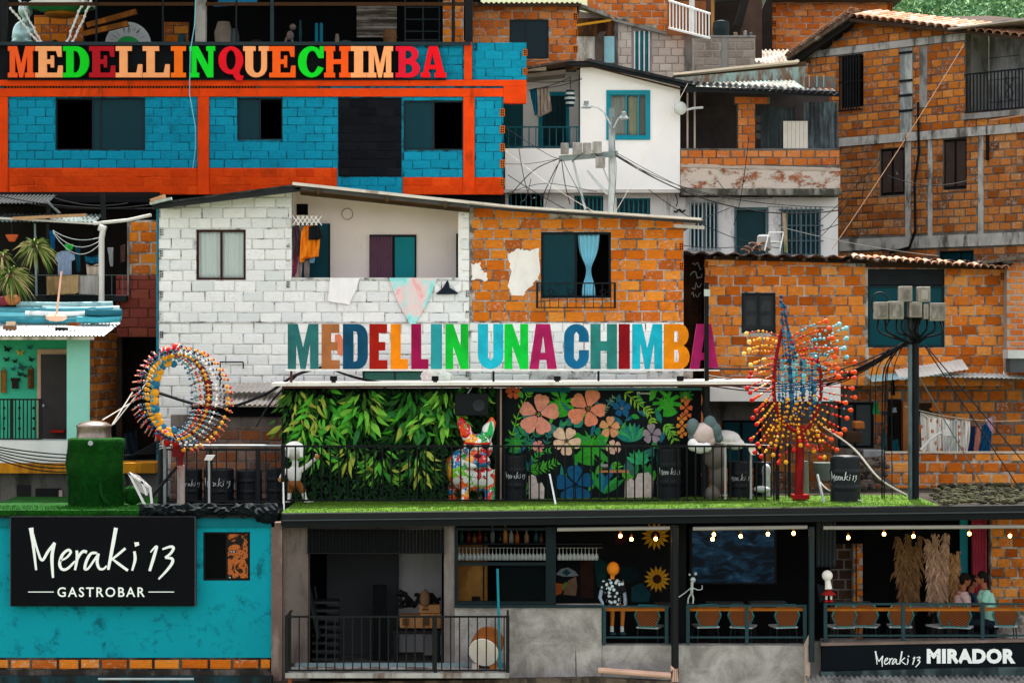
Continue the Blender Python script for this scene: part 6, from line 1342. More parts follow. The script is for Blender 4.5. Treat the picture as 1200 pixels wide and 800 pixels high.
plants = [(348,462,5,26,.22,62,'yellow-green trailing plant at the left end of the plant wall'),(358,505,1,14,.22,30,'bushy green plant just above the white figure statue'),(378,462,2,26,.26,60,'spreading green plant next to the yellow-green one at the top left'),(402,476,1,20,.25,46,'green plant hanging a little lower between two top plants'),(427,462,3,30,.3,56,'large fan of bright leaves hanging under the roof, left of centre'),
 (482,462,0,30,.3,62,'large hanging plant with blue-green middle leaves, centre of the plant wall'),(505,480,3,16,.24,46,'small light-green plant between two large hanging ones'),(523,462,3,26,.28,52,'bright leafy plant left of the loudspeaker'),(558,455,1,12,.22,24,'leaf tuft above the loudspeaker'),(372,512,2,22,.24,44,'green plant at mid height left of the dark gap'),
 (412,528,4,16,.2,30,'pale green plant low behind the railing on the left'),(445,532,3,22,.22,44,'drooping plant low behind the railing, middle'),(490,530,4,24,.22,48,'drooping plant low behind the railing, nearest the dog statue'),(364,470,4,20,.22,70,'long trailing light-green plant behind the yellow-green one')]
q = random.Random(21)
for (a, b, ci, n, L, drop, lab) in plants:
 p0 = W(a, b, 2.62); t = thing('hanging_plant', lab, 'plant', p0, group='plants of the plant wall')
 mb = MB(); mb.lathe(p0+Vector((0,.08,-.08)), [(.07,0),(.09,.12)], 8); mb.build('planter_pocket', BLACKM, t)
 for k in range(n):
  mi = LM[ci if q.random() < .5 else q.randrange(6)][q.randrange(3)] if ci != 5 else LM[q.choice((4,4,3))][q.randrange(3)]
  lvl = (k/n)**.8*drop*S(2.8)*.75; spread = q.uniform(-1,1)
  pos = p0+Vector((spread*.2*(1+lvl), -q.uniform(0,.12), .06-lvl+q.uniform(-.04,.04)))
  ll = L*1.25*q.uniform(.8,1.25); tilt = spread*75+q.uniform(-15,15)
  share('leaf', mi, t, Matrix.Translation(pos) @ Matrix.Rotation(R(-tilt), 4, 'Y') @ Matrix.Rotation(R(q.uniform(-35,5)), 4, 'X') @ Matrix.Rotation(R(q.uniform(-40,40)), 4, 'Z') @ Matrix.Scale(ll*q.uniform(.6,1.1), 4))
 mb = MB()
 for k in range(int(n*2.2)):
  lvl = q.random()*drop*S(2.8)*.85; sp_ = q.uniform(-1,1); c = p0+Vector((sp_*.26*(1+lvl), .04-q.uniform(0,.1), .08-lvl)); ll = L*q.uniform(.6,1.0); an = R(-90+sp_*60+q.uniform(-20,20))
  u = Vector((math.cos(an), -.3, math.sin(an)))*ll; v = Vector((-math.sin(an), q.uniform(-.4,.4), math.cos(an)))*ll*.14
  mb.add([c, c+u*.45+v, c+u, c+u*.45-v], [(0,1,2,3)])
 mb.build('small_leaves', M('22521a' if ci < 3 else '3c6a20', .6, .5, 5, .1), t, kind='stuff')
mb = MB(); DKL = M('1c4420', .6, .5, 5, .1, spec=.3)
for i in range(5200):
 a, b = q.uniform(332,582), q.uniform(457,588);
 p = W(a, b, 2.8-q.uniform(0,.12)); s = q.uniform(.03,.075)
 an = q.uniform(0, 2*PI); u = Vector((math.cos(an), q.uniform(-.6,.2), math.sin(an)))*s; v = Vector((-math.sin(an), q.uniform(-.3,.3), math.cos(an)))*s*.4
 mb.add([p-u*.2, p+u*.5+v, p+u*1.3, p+u*.5-v], [(0,1,2,3)])
mb.build('wall_foliage', DKL, kind='stuff', label='dense small dark leaves covering the back of the plant wall', cat='foliage')
sp = thing('loudspeaker', 'black loudspeaker hanging at the right end of the plant wall', 'speaker', W(552,488,2.3))
MB().box(X(533,2.3), X(572,2.3), 2.25, 2.55, Z(487,2.3), Z(461,2.3)).build('cabinet', M('15171a', .55, .2), sp, bevel=.02)
mb = MB(); mb.lathe(W(561,475,2.3)+Vector((0,-.052,0)), [(.12,0),(.11,-.012),(.03,.0),(.005,-.004)], 20, 'y'); mb.build('cone', M('2a2d30', .4), sp)
MB().beam(W(548,461,2.35), W(552,455,2.35), .02).build('bracket', GALV, sp)
LOW = [('M',337.5,373,'2a6a6a'),('E',377,398,'a8683c'),('D',402,431,'0c4868'),('E',433,454,'a41808'),('L',458,478,'f08408'),('L',482,502,'980c48'),('I',505,518,'2c9aa2'),('N',522,549,'0cbc34'),('U',560,590,'1cb4cc'),('N',591,619,'08cc40'),('A',621,652,'b01c5c'),
       ('C',661,690,'0f6490'),('H',692,723,'2a7c78'),('I',725,738,'8c0414'),('M',741,776,'18b2cc'),('B',778,808,'f48c08'),('A',809,841,'a01a5c')]
Ys = 2.5; G_ = FR(Ys)
sf_ = thing('sign_support', 'white rail and black legs carrying the lower coloured letters on the pavilion roof', 'sign support', W(590,452,Ys))
MB(G_).box(X(335,Ys), X(843,Ys), -.04, .06, Z(434.5,Ys), Z(432.3,Ys)).build('rail', M('e8e6e2', .5), sf_)
for a in (340, 577, 700, 828): MB(G_).box(X(a,Ys), X(a+2.6,Ys), -.02, .02, Z(448,Ys), Z(434.6,Ys)).build('leg', M('4a2420' if a < 400 else '16181a', .5), sf_)
NAMES = 'first second third fourth fifth sixth seventh eighth ninth tenth eleventh twelfth thirteenth fourteenth fifteenth sixteenth seventeenth'.split()
for i, (ch, a, b, c) in enumerate(LOW):
 mb = letter(ch, heavy, X(a,Ys), X(b,Ys), Z(432.2,Ys), Z(379.5,Ys), -.05, .05, G_)
 mb.build('sign_letter', M(c, .55, .3, 3, .2, dirt='4a4440', dirtamt=.3), cat='sign letter', group='letters of the lower sign', label='block letter %s, %s of the lower sign above the terrace' % (ch, NAMES[i]))
tp = thing('terrace_post', 'tall black steel post passing in front of the last sign letter', 'post', W(828,590,2.3))
MB(FR(2.3)).box(X(825.7,2.3), X(830.6,2.3), 0, .08, tf(X(828,2.3)), Z(331,2.3)).build('shaft', BLACK, tp); MB(FR(2.3)).box(X(825,2.3), X(832,2.3), -.05, -.002, Z(347,2.3), Z(339,2.3)).build('sensor_box', M('b8c4bc', .5), tp)
for k, a in enumerate((391, 510, 653, 797)):
 t = thing('flood_light', ('first','second','third','fourth')[k]+' little black floodlight from the left on the pavilion roof edge', 'lamp', W(a,447,2.12), group='floodlights on the pavilion roof')
 MB(FR(2.15)).box(X(a-4,2.15), X(a+4,2.15), -.06, .04, Z(446,2.15), Z(440.5,2.15)).build('housing', BLACK, t); MB(FR(2.15)).box(X(a-2.5,2.15), X(a+2.5,2.15), -.02, .02, Z(448.5,2.15), Z(446.1,2.15)).build('bracket', BLACK, t)
MB().tube([W(830,432,2.2), W(900,432.5,2.2), W(990,434,3)], .02, 5).build('steel_wire', BLACK, label='dark steel rod running right from the lower sign', cat='rod')
mb = MB(); mb.ball(W(509,441,3.2), .19, 10, 8, (1.5,.6,.9)); mb.ball(W(522,442,3.2), .12, 8, 6, (1.4,.6,.9)); o = mb.build('bundle', M('dcd8dc', .9, .3, 14, .4, dirt='c03848', dirtamt=.32), label='white and red flowery bundle lying on the pavilion roof', cat='bundle'); bake_remesh(o, .03)
Yr = 1.7; zr0 = Z(589,Yr); zr1 = Z(521.5,Yr)
rl = railing('long black terrace railing in front of the mural and the statues', FR(Yr), X(331,Yr), X(912,Yr), zr0, zr1, 57, BLACK, r=.0135, rail=.026, posts=(X(331.5,Yr),X(911,Yr)), vb=Z(587,Yr), mid=())
rl2 = railing('black terrace railing on the left in front of the barrels', FR(2.1), X(190,2.1), X(329,2.1), Z(592,2.1), Z(525.5,2.1), 12, IRON, r=.01, rail=.024, posts=(X(191,2.1),X(247,2.1),X(303,2.1)), vb=Z(588,2.1))
mb = MB(); mb.tube([W(193,600,2), W(193,520,2)], .03, 8); mb.tube([W(193,522,2), W(330,522,2)], .022, 8); mb.build('steel_pipe', GALV, label='pale galvanised pipe rail above the left terrace railing', cat='pipe')
mb = MB(); mb.tube([W(187,600,2.2), W(187,527,2.2)], .035, 8); mb.build('steel_pipe', M('3a3c3e'), label='dark upright pipe at the left end of the terrace railing', cat='pipe')
MB().tube([W(332,590,1.6), W(332,565,1.65), W(333,600,1.4)], .014, 5).build('cable', WHITE, label='white cable over the deck edge by the white statue', cat='cable')
rl3 = railing('short black rail section behind the tilted white lamp plate', FR(2.6), X(866,2.6), X(925,2.6), Z(586,2.6), Z(520,2.6), 7, IRON, r=.009, rail=.02, posts=(X(925,2.6),))
def barrel(a0, a1, b0, b1, Yb, label, words=True, wx=0):
 c = W((a0+a1)/2, b1, Yb); r = (a1-a0)/2*S(Yb); H = (b1-b0)*S(Yb)
 t = thing('oil_barrel', label, 'barrel', c, group='black barrels on the terrace')
 pr = [(.02,0)]
 for k in range(25):
  f = k/24; rib = .018 if any(abs(f-g) < .02 for g in (.02,.34,.66,.98)) else (.004 if k % 2 else 0); pr.append((r-.018+rib, H*f))
 pr += [(r-.03, H*.985), (.01, H*.985)]
 mb = MB(); mb.lathe(c, pr, 28); o = mb.build('drum', M('171b20', .4, .2, 3, .1, spec=.5), t, smooth=True)
 if words:
  mb = MB(); k = r*1.85/690
  handwriting(mb, -345*k+wx, 0, k, 0, .004, .95); zz = c.z+H*.5
  mb.v = [Vector((c.x+r*1.01*math.sin(p.x/r), c.y-r*1.012*math.cos(p.x/r)+(p.y), zz+p.z)) for p in mb.v]
  mb.build('lettering', M('d8dcdc', .6), t)
 return t
barrel(590,618,533,586,2.45,'black barrel with white hand lettering just right of the dog statue')
barrel(769,799,525,585,2.45,'black barrel with white hand lettering in front of the right end of the mural')
barrel(852,880,540,584,2.6,'black barrel with white hand lettering behind the tilted lamp plate')
barrel(882,905,541,584,2.9,'dark barrel half hidden behind the lamp stand, no lettering visible',False)
barrel(312,332,548,588,2.6,'plain black barrel beside the white figure statue',False)
barrel(212,238,549,588,2.9,'leftmost black barrel behind the left railing, with lettering')
barrel(238,275,549,588,2.8,'wide black barrel with lettering behind the left railing')
barrel(275,308,550,588,2.9,'black barrel without visible lettering behind the left railing',False)
barrel(972,1009,534,589,1.3,'big black barrel standing alone by the meter pole',True,-.08)
MB(FR(2.9)).box(X(700,2.9)-.0, X(735,2.9), -.7, -.4, Z(551,2.9), Z(549,2.9)).build('bar_shelf', M('b87a50', .7), label='narrow orange-brown shelf in front of the big painted leaf', cat='shelf')
mb = MB(); mb.lathe(W(708,548,2.3), [(.06,0),(.1,.03),(.09,.07)], 12); mb.build('bowl', M('8a8c8c', .4), label='small grey bowl on the narrow shelf', cat='bowl')
mb = MB(); mb.tube([W(644,555,1.6), W(648,575,1.5), W(653,600,1.2)], .018, 5); mb.build('broken_pole', M('e4e8ea', .4), label='slanting white stick in front of the railing', cat='stick')
for k, (a, b) in enumerate(((245,527),(880,522))):
 t = thing('lamp_stand', ('silver lamp stand with tilted plate on the left terrace','silver lamp stand with tilted plate on the right terrace')[k], 'lamp', W(a,590,1.8), group='silver lamp stands')
 MB().tube([W(a,590,1.8), W(a,b+6,1.8)], .022, 8).build('pole', M('b8b8b4', .4, metal=.3), t)
 sg = 1 if k else -1
 mb = MB(); A = [W(a-7*sg,b-1,1.7), W(a+3*sg,b-1,1.7), W(a+10*sg,b+10,1.7), W(a+1*sg,b+11,1.7)] if k else [W(a-6,b+12,1.7), W(a+3,b+12,1.7), W(a+7,b+6,1.7), W(a-3,b+6,1.7)]
 mb.add(A+[p+Vector((0,.04,0)) for p in A], [(0,1,2,3),(4,7,6,5),(0,4,5,1),(1,5,6,2),(2,6,7,3),(3,7,4,0)]); mb.build('plate', WHITE, t)
MB().tube([W(850,590,1.9), W(850,520,1.9)], .02, 8).build('steel_pipe', M('c8bcb4', .4), label='pale upright pipe beside the grey abstract sculpture', cat='pipe')
MB().tube([W(837,518,2.3), W(862,520,2.3), W(905,523,2.4)], .025, 8).build('white_tube', WHITE, label='white tube running right from the grey sculpture above the railing', cat='tube')
# ================= statues on the terrace =================
def bl(mb, a, b, r, Yp, sc_=(1,1,1), n=14): mb.ball(W(a,b,Yp), r*S(Yp), n, 10, sc_)
DG_ = NT('painted_patchwork'); vo = DG_.n('TexVoronoi'); vo.inputs['Scale'].default_value = 4.2
wv = DG_.n('VectorMath', operation='ADD'); nz = DG_.n('TexNoise'); nz.inputs['Scale'].default_value = 3; DG_.l(DG_.pos, nz.inputs[0]); DG_.l(DG_.pos, wv.inputs[0]); DG_.l(nz.outputs[1], wv.inputs[1]); DG_.l(wv.outputs[0], vo.inputs[0])
sx = DG_.n('SeparateColor'); DG_.l(vo.outputs['Color'], sx.inputs[0])
cl = DG_.ramp(sx.outputs[0], [(0,hexc('e8e6e0')),(.22,hexc('e85a18')),(.38,hexc('f0a020')),(.5,hexc('1c9a3c')),(.62,hexc('1878b0')),(.74,hexc('d01c28')),(.84,hexc('e8e6e0')),(.93,hexc('7cc828'))], 'CONSTANT')
n2 = DG_.noise(26, 3); cl = DG_.mix(DG_.mr(n2, .6, .63), cl, hexc('f0eeea')); cl = DG_.mix(DG_.mr(DG_.noise(17,2), .66, .68), cl, hexc('1c2c5c'))
DG_.b.inputs['Coat Weight'].default_value = .4; DOGM = DG_.done(cl, .3, .5)
dog = thing('dog_statue', 'large multicoloured bulldog statue sitting tall behind the railing', 'statue', W(552,589,2.3))
mb = MB(); D = 2.35
bl(mb,560,524,17,D,(1.05,.9,.95)); bl(mb,559,540,13,D-.12,(1.1,1,.9)); bl(mb,552,541,8,D-.2); bl(mb,567,541,8,D-.2); bl(mb,543,550,20,D+.35,(1,1.3,1.25)); bl(mb,560,556,17,D+.05,(1,1,1.2)); bl(mb,534,548,13,D+.5,(1,1.2,1.4))
for a, a2, Yy in ((546,545,D-.02),(573,574,D-.02),(531,531,D+.5),(560,560,D+.6)):
 mb.tube([W(a,550,Yy), W(a2,570,Yy), W(a2,586,Yy-.04)], [9*S(D),6.5*S(D),6*S(D)], 12); mb.ball(W(a2,585.5,Yy-.08), 7*S(D), 10, 6, (1,1.3,.6))
for a, a2 in ((549,541),(569,576)):
 mb.tube([W(a,514,D), W((a+a2)/2,502,D), W(a2-(1 if a<560 else -1),494,D), W(a2,488,D)], [7*S(D),7.5*S(D),5*S(D),1.5*S(D)], 12)
o = mb.build('body', DOGM, dog); bake_remesh(o, .022, 4)
for a, c, lab in ((544,'e0481c','orange-red inner ear'),(574,'2cb45c','green inner ear')):
 s_ = -1 if a < 560 else 1; mb = MB(FR(D-.125)); mb.prism([(X(a-s_*0-4.2,D),Z(510,D)),(X(a+3.5,D),Z(510,D)),(X(a+3.8-(.0 if s_>0 else 3),D),Z(500,D)),(X(a+s_*1.5,D),Z(491,D)),(X(a-4.4+(3 if s_>0 else 0),D),Z(500,D))], .0, .06); mb.build('inner_ear', M(c, .35, .2, 12), dog, label=lab)
mb = MB(); mb.ball(W(560,534,D-.29), 3.6*S(D), 10, 6, (1.2,.7,.8)); mb.build('nose', M('5a1c18', .3), dog)
for a in (551, 569): mb = MB(); mb.ball(W(a,522,D-.2), 4.6*S(D), 12, 8, (1.15,.8,.9)); mb.build('eye', M('16202c', .15, spec=.7), dog)
mb = MB(); mb.tube([W(545,519,D-.26), W(560,520,D-.31), W(575,519,D-.26)], .022, 6); mb.build('brow', M('c02818', .4), dog)
mb = MB(); mb.ball(W(553,546,D-.33), 4*S(D), 10, 6, (1.4,.5,.7)); mb.build('muzzle_patch', M('e8e6e2', .3), dog)
wf = thing('figure_statue', 'white statue of a figure with brown shorts and one arm raised, behind the railing', 'statue', W(347,590,2.15)); D = 2.15
mb = MB(); mb.tube([W(346,540,D), W(346,546,D)], 4*S(D), 10)
bl(mb,345,528,10.5,D,(1,1,1.05)); bl(mb,345,556,8.5,D,(1,.8,1.3)); mb.tube([W(352,551,D), W(362,544,D), W(370,537,D-.05)], [3.6*S(D),2.8*S(D),2.3*S(D)], 10); mb.tube([W(338,550,D), W(331,556,D), W(328,562,D)], [3.4*S(D),2.6*S(D),2.4*S(D)], 10)
mb.tube([W(341,568,D), W(339,578,D), W(338,586,D)], [4*S(D),3*S(D),2.6*S(D)], 10); mb.tube([W(351,568,D), W(356,578,D), W(358,586,D)], [4*S(D),3*S(D),2.6*S(D)], 10)
mb.ball(W(337,587,D-.05), 4*S(D), 10, 6, (1,1.5,.55)); mb.ball(W(362,587,D-.02), 4*S(D), 10, 6, (1.6,1.2,.55))
for k in range(4): mb.tube([W(370,537,D-.05), W(372.5-k*.9,531.5,D-.05)], .016, 6)
mb.tube([W(370,538,D-.05), W(374,537,D-.05)], .016, 6)
o = mb.build('body', M('e4e0da', .4, .08, 6), wf); bake_remesh(o, .016, 2)
mb = MB(); bl(mb,345,567,8.2,D,(1.1,.9,.75)); mb.tube([W(341,569,D), W(338.5,577,D)], [5*S(D),4*S(D)], 10); mb.tube([W(351,569,D), W(356,577,D)], [5*S(D),4*S(D)], 10); o = mb.build('shorts', M('8a5428', .5, .3, 12), wf); bake_remesh(o, .018, 2)
mb = MB(); bl(mb,345,525,11.3,D,(1,1,.75)); mb.tube([W(337,520,D-.1), W(337,536,D-.16)], 2.4*S(D), 8); mb.tube([W(353,520,D-.1), W(353,536,D-.16)], 2.4*S(D), 8); o = mb.build('cap', M('f0ede8', .4, .05), wf); bake_remesh(o, .018, 2)
for a, b in ((371.5,535),(328.5,562)): mb = MB(); mb.ball(W(a,b,D-.09), 3*S(D), 8, 6); mb.build('glove', M('b07840', .5), wf)
ps = thing('pebble_sculpture', 'grey and white abstract sculpture of smooth rounded lumps by the black post', 'sculpture', W(835,588,2.08)); D = 2.08
for nm, c, L in (('lump','5c6c6c',((812,500,8,-.05,(1,1,1.3)),(812,511,6,0,(1,1,1.2)))),('lump','54686a',((832,496,8,0,(1,1,1.2)),(838,505,8,0,(1,1,1.3)),(842,513,6,0,(1,1,1)))),('main_stone','c8b4ac',((824,508,14,0,(1,1,.95)),(830,515,9,0,(1,1,1)))),('lump','e8e6e2',((812,521,6.5,-.15,(1,1,1.2)),(820,525,7.5,-.2,(1,1,.9)),(828,524,6,-.2,(1,1,1)))),('back_stone','d8d6d2',((850,514,13,.4,(1.4,1,.8)),(862,520,9,.4,(1.2,1,.8)))),('column','6c645e',((838,535,14,.15,(1,1,1.1)),(842,556,12,.2,(.9,.9,1.4)),(835,578,9,.2,(1,1,1.1))))):
 mb = MB()
 for a, b, r, dy, s_ in L: bl(mb, a, b, r, D+dy, s_)
 o = mb.build(nm, M(c, .4, .12, 5, .1, spec=.4), ps)
 if len(L) > 1: bake_remesh(o, .02, 4)
mb = MB(); bl(mb,898,552,7,2.7,(.8,.8,1.3)); bl(mb,893,573,7,2.5,(1.5,1,.6)); mb.tube([W(898,558,2.7), W(898,586,2.7)], .08, 8); o = mb.build('plaster_ornament', M('c0c8c4', .5, .2, 8), label='pale rounded ornament beside the right lamp stand', cat='ornament'); bake_remesh(o, .02, 3)
# ================= bead sculptures =================
RODM = M('d8a890', .5); BEAD = {k: M(c, .35, .15, 9, .05, spec=.5) for k, c in dict(r='c01c14', o='e84c14', y='e8a020', b='1c6c94', t='3aa0b4', k='10141c', w='e4e0dc', l='7cc0c8', n='0f3c5c', d='6a0a16', c='f0c060').items()}
KEYS = list(BEAD)
def spoke(root, pts, beads, name='spoke', rod='w', rr=.012):
 """rod along pts with beads: list of (t, radius m, colour key, flat)"""
 P = [Vector(p) for p in pts]; mb = MB(); mb.cur = 0; mb.tube(P, rr, 5)
 mats = [RODM if rod == 'w' else BEAD[rod]]; ix = {}
 for t_, r, c, fl in beads:
  if c not in ix: ix[c] = len(mats); mats.append(BEAD[c])
  mb.cur = ix[c]; f = t_*(len(P)-1); i = min(int(f), len(P)-2); p = P[i].lerp(P[i+1], f-i); d = (P[i+1]-P[i]).normalized()
  rot = d.to_track_quat('Z', 'Y').to_matrix(); mb.ball(p, r, 8, 5, (1,1,fl), rot)
 return mb.build(name, mats, root)
ls_ = thing('bead_sculpture', 'ring-shaped sculpture of curved rods strung with coloured beads, left terrace', 'sculpture', W(211,592,1.6)); D = 1.6
s = S(D); q = random.Random(14)
MB().tube([W(212,596,D), W(212,545,D)], 4.6*s, 12).build('pole', M('a89890', .7, .3, dirt='9a3a2c', dirtamt=.4), ls_)
mb = MB(); mb.box(X(202.5,D), X(215,D), D-.1, D+.1, Z(535,D), Z(515,D)); mb.box(X(209,D), X(214,D), D-.06, D+.06, Z(546,D), Z(535.2,D)); mb.build('bracket', M('6c1018', .4, .2), ls_)
ring = lambda t_: (213+34*math.sin(t_), 463-48*math.cos(t_))
pts = [W(ring(R(a))[0]-2, ring(R(a))[1], D-.12) for a in range(-20, 201, 8)]
MB().tube(pts, [.018+.05*math.sin(PI*i/(len(pts)-1)) for i in range(len(pts))], 8).build('red_arc', BEAD['d'], ls_)
pts2 = [W(199+(-16)*math.sin(R(a)), 465-38*math.cos(R(a)), D) for a in range(-10, 191, 8)]
MB().tube(pts2, .03, 8).build('inner_arc', BEAD['r'], ls_)
N = 50
for k in range(N):
 th = 2*PI*(k+q.uniform(-.2,.2))/N; c_, s_ = math.cos(th), math.sin(th); right = c_ > 0
 a0, b0 = (199+19*c_, 465-41*s_) if not right else (203+24*c_, 464-44*s_)
 a1, b1 = (214+(60 if right else 61)*c_+(0), 464-62*s_+(5 if right else 0))
 mid = (a0*.45+a1*.55, b0*.45+b1*.55-6*abs(c_)-(0 if s_ > 0 else 3)); pts = []
 for i in range(9):
  t_ = i/8; a = (1-t_)**2*a0+2*t_*(1-t_)*mid[0]+t_*t_*a1; b = (1-t_)**2*b0+2*t_*(1-t_)*mid[1]+t_*t_*b1
  pts.append(W(a, b, D-.25*math.sin(t_*PI)+.06*math.sin(k*2.4)))
 seq = 'ttyybkbr' if not right else 'trbytwbkyr'
 bd = []
 L = len(seq)
 for j, cc in enumerate(seq): bd.append((.06+.88*j/(L-1)*(.72 if not right else 1), (.045 if cc in 'y' else .036)*q.uniform(.65,1.05), cc, .6))
 if not right: bd.append((.98, .018, 'r', 1))
 spoke(ls_, pts, bd)
for k in range(34):
 th = 2*PI*(k+.5)/34; c_, s_ = math.cos(th), math.sin(th); f = q.uniform(.72,.92); zz = q.uniform(.1,.35)
 P_ = [W(201+(22+(13+(56-22)*f-13)*t_)*c_+3*t_, 464+(43+(62-43)*f*t_)*s_-4*math.sin(PI*t_), D+zz) for t_ in (0,.33,.66,1)]
 spoke(ls_, P_, [((j+.5)/7, .03*q.uniform(.7,1.1), 'bdtyrbk'[j], .7) for j in range(7)], rod='d')
for k in range(16):
 th = PI*.42+PI*1.16*k/15; p = W(199+18*math.cos(th), 465-40*math.sin(th), D-.05); mb = MB(); mb.ball(p, .085 if 3 < k < 13 else .07, 10, 6, (1,.5,1)); mb.build('disc_bead', BEAD['y' if k % 3 else 'b'], ls_)
for a, b, r in ((193,508,.09),(200,512,.08),(196,518,.075),(206,520,.07),(188,470+40,.1),(206,407,.08),(195,411,.09)): MB().ball(W(a,b,D-.08), r, 10, 8).build('red_bead', BEAD['r'], ls_)
fs_ = thing('bead_sculpture', 'leaf-shaped sculpture of rods with blue, red and yellow beads on a red post, right terrace', 'sculpture', W(937,585,1.6))
MB().tube([W(936,584,D), W(937,545,D), W(938,510,D), W(940,498,D)], [5.5*s,5.2*s,4.8*s,3*s], 14).build('post', M('9c1414', .5, .2, dirt='5c0c0c'), fs_)
MB().box(X(928,D), X(947,D), D-.2, D+.2, Z(584,D), Z(579,D)).build('base_plate', M('8c1010', .5), fs_)
for nm, P in (('left_rib',((917,385),(911,410),(907,440),(908,470),(916,492),(930,504),(940,508))),('right_rib',((957,418),(962,440),(962,462),(957,482),(950,496),(941,506)))):
 MB().tube([W(a,b,D) for a,b in smooth_poly(P,3)], .035, 8).build('rib', M('7a1018', .45), fs_)
def strand(a0, b0, a1, b1, n, seq, r, bend=0, tip=None, dz=0):
 pts = []; f_ = q.choice((1,1,1.06,.86,.95)); a1 = a0+(a1-a0)*f_+q.uniform(-3,3); b1 = b0+(b1-b0)*f_+q.uniform(-4,4); r *= q.uniform(.55,.85); dz *= q.uniform(.3,1.6); n = max(5, n+q.choice((-1,0,1,2)))
 for i in range(7):
  t_ = i/6; a = a0+(a1-a0)*t_; b = b0+(b1-b0)*t_-bend*math.sin(PI*t_); pts.append(W(a, b, D-dz*math.sin(t_*PI*.5)+q.uniform(-.02,.02)))
 bd = [((j+.6+q.uniform(-.3,.3))/n, r*q.uniform(.7,1.35), seq[min(int(j/n*len(seq)), len(seq)-1)] if q.random() < .75 else q.choice(seq), 1) for j in range(n)]
 if tip: bd.append((1, tip[1], tip[0], 1))
 spoke(fs_, pts, bd, 'strand', 'd', .007)
for k in range(17):          # left fan
 t_ = k/16; b0 = 395+100*t_; a0 = 914-7*math.sin(PI*t_); b1 = 392+150*t_**1.1; a1 = 872+7*abs(t_-.4)*2+6*t_
 strand(a0, b0, a1, b1, 8, 'ryyc' if t_ < .35 else ('oyor' if t_ < .75 else 'yyoy'), .034, 5*(1-2*t_), ('c' if t_ < .3 else 'r', .045), .25)
for k in range(17):          # right fan
 t_ = k/16; b0 = 405+92*t_; a0 = 957+6*math.sin(PI*t_); b1 = 376+155*t_; a1 = 972+30*math.sin(PI*min(1,t_*.75+.12))-6*t_
 strand(a0-10, b0, a1, b1, 7, 'tlll' if t_ < .28 else ('troo' if t_ < .7 else 'yyro'), .034, 4*(1-2*t_), (('l' if t_ < .28 else 'o'), .046), .25)
for k in range(5): strand(918+k*4.2, 425, 914.5+k*1.3, 352+k*2.2, 13, 'nbbnb', .038, 0, ('n', .04), .05)
for k in range(7): strand(920+k*4, 400+k*4, 968+k*3, 372+k*12, 9, 'rroo' if k % 2 else 'otto', .036, 3, ('o', .05), .3)
for k in range(9): strand(914+k*5.2, 500, 905+k*8, 535+8*math.sin(k), 6, 'yyro', .034, 0, ('r' if k % 2 else 'y', .045), .2)
for k in range(11): strand(912+k*4.4, 418+3*math.sin(k), 914+k*4.2, 492-2*abs(k-5), 15, ('nbnbn','tlbnn','ltbnb')[k%3], .047, 0, None, -.1+.03*(k%3))
for k in range(8): strand(914+k*3, 500, 916+k*6, 470-k*2, 6, 'yyy', .032, 0, None, .25)
# ================= utility poles =================
Yp = 1.5; s = S(Yp)
up_ = thing('meter_pole', 'dark utility pole with a cluster of grey meter boxes on the right of the terrace', 'utility pole', W(1070,588,Yp))
MB().tube([W(1066.5,588,Yp), W(1066.5,362,Yp)], 2.6*s, 12).build('pole', M('5a6a6c', .5, .3, dirt='2a3234', dirtamt=.45), up_)
MB().tube([W(1073,588,Yp+.02), W(1073,370,Yp+.02)], 4*s, 12).build('pole', M('15181b', .5, .3), up_)
MB().box(X(1026,Yp), X(1108,Yp), Yp-.03, Yp+.05, Z(374.5,Yp), Z(371,Yp)).build('cross_arm', IRON, up_)
BXM = M('8c867c', .6, .3, 6, .3, dirt='6c645c', dirtamt=.42)
for a, b, c, d in ((1024.5,1040,354,374),(1041,1058,353,374),(1064.5,1079.5,354,372),(1081,1087,356,374),(1088,1107,355,376),(1053.5,1068,335.5,353.5),(1075,1089,336,354)):
 o = MB().box(X(a,Yp-.2), X(b,Yp-.2), Yp-.32, Yp-.06, Z(d,Yp-.2), Z(c,Yp-.2)).build('meter_box', BXM, up_, bevel=.015)
 MB().box(X(a+3,Yp-.2), X(b-3,Yp-.2), Yp-.335, Yp-.322, Z(d-3,Yp-.2), Z(c+4,Yp-.2)).build('box_lid', M('a09a90', .6, .3, dirt='5a544c'), o)
def cable(P, r, m, label, group, sm=True, name='cable'):
 if sm: P = [tuple(v) for v in P]
 pts = smooth_poly([tuple(p) for p in P], 5) if len(P) > 2 else P
 return MB().tube(pts, r, 5).build(name, m, label=label, cat='cable', group=group)
q = random.Random(5)
for k in range(11):
 a = 1030+k*7; P = [W(a,372,Yp-.1), W(a+q.uniform(-6,4),384+q.uniform(0,6),Yp-.2), W(1056+k*3,396+q.uniform(-3,4),Yp-.1), W(1068+k*.7,403,Yp)]
 cable(P, .02, BLACK, 'black cable looping from the meter boxes to the pole, %s from the left' % NAMES[k], 'cable loops under the meter boxes')
cable([W(1031,374,Yp-.1), W(1022,362,Yp-.1), W(1024,346,Yp-.1), W(1034,343,Yp-.1), W(1042,352,Yp-.1)], .014, BLACK, 'round black cable loop above the left meter box', 'cable loops above the meter boxes')
for k in range(4): cable([W(1062+k*2,400,Yp), W(1010,430+k*2,Yp+.3), W(975,443+k*2.5,Yp+.6), W(900,450+k*3,2.8), W(830,440+k*4,3.2)], .018-.002*k, BLACK, ('thickest topmost','second thick','third thick','lowest thick')[k]+' black cable sweeping left from the meter pole', 'thick cables sweeping left from the meter pole')
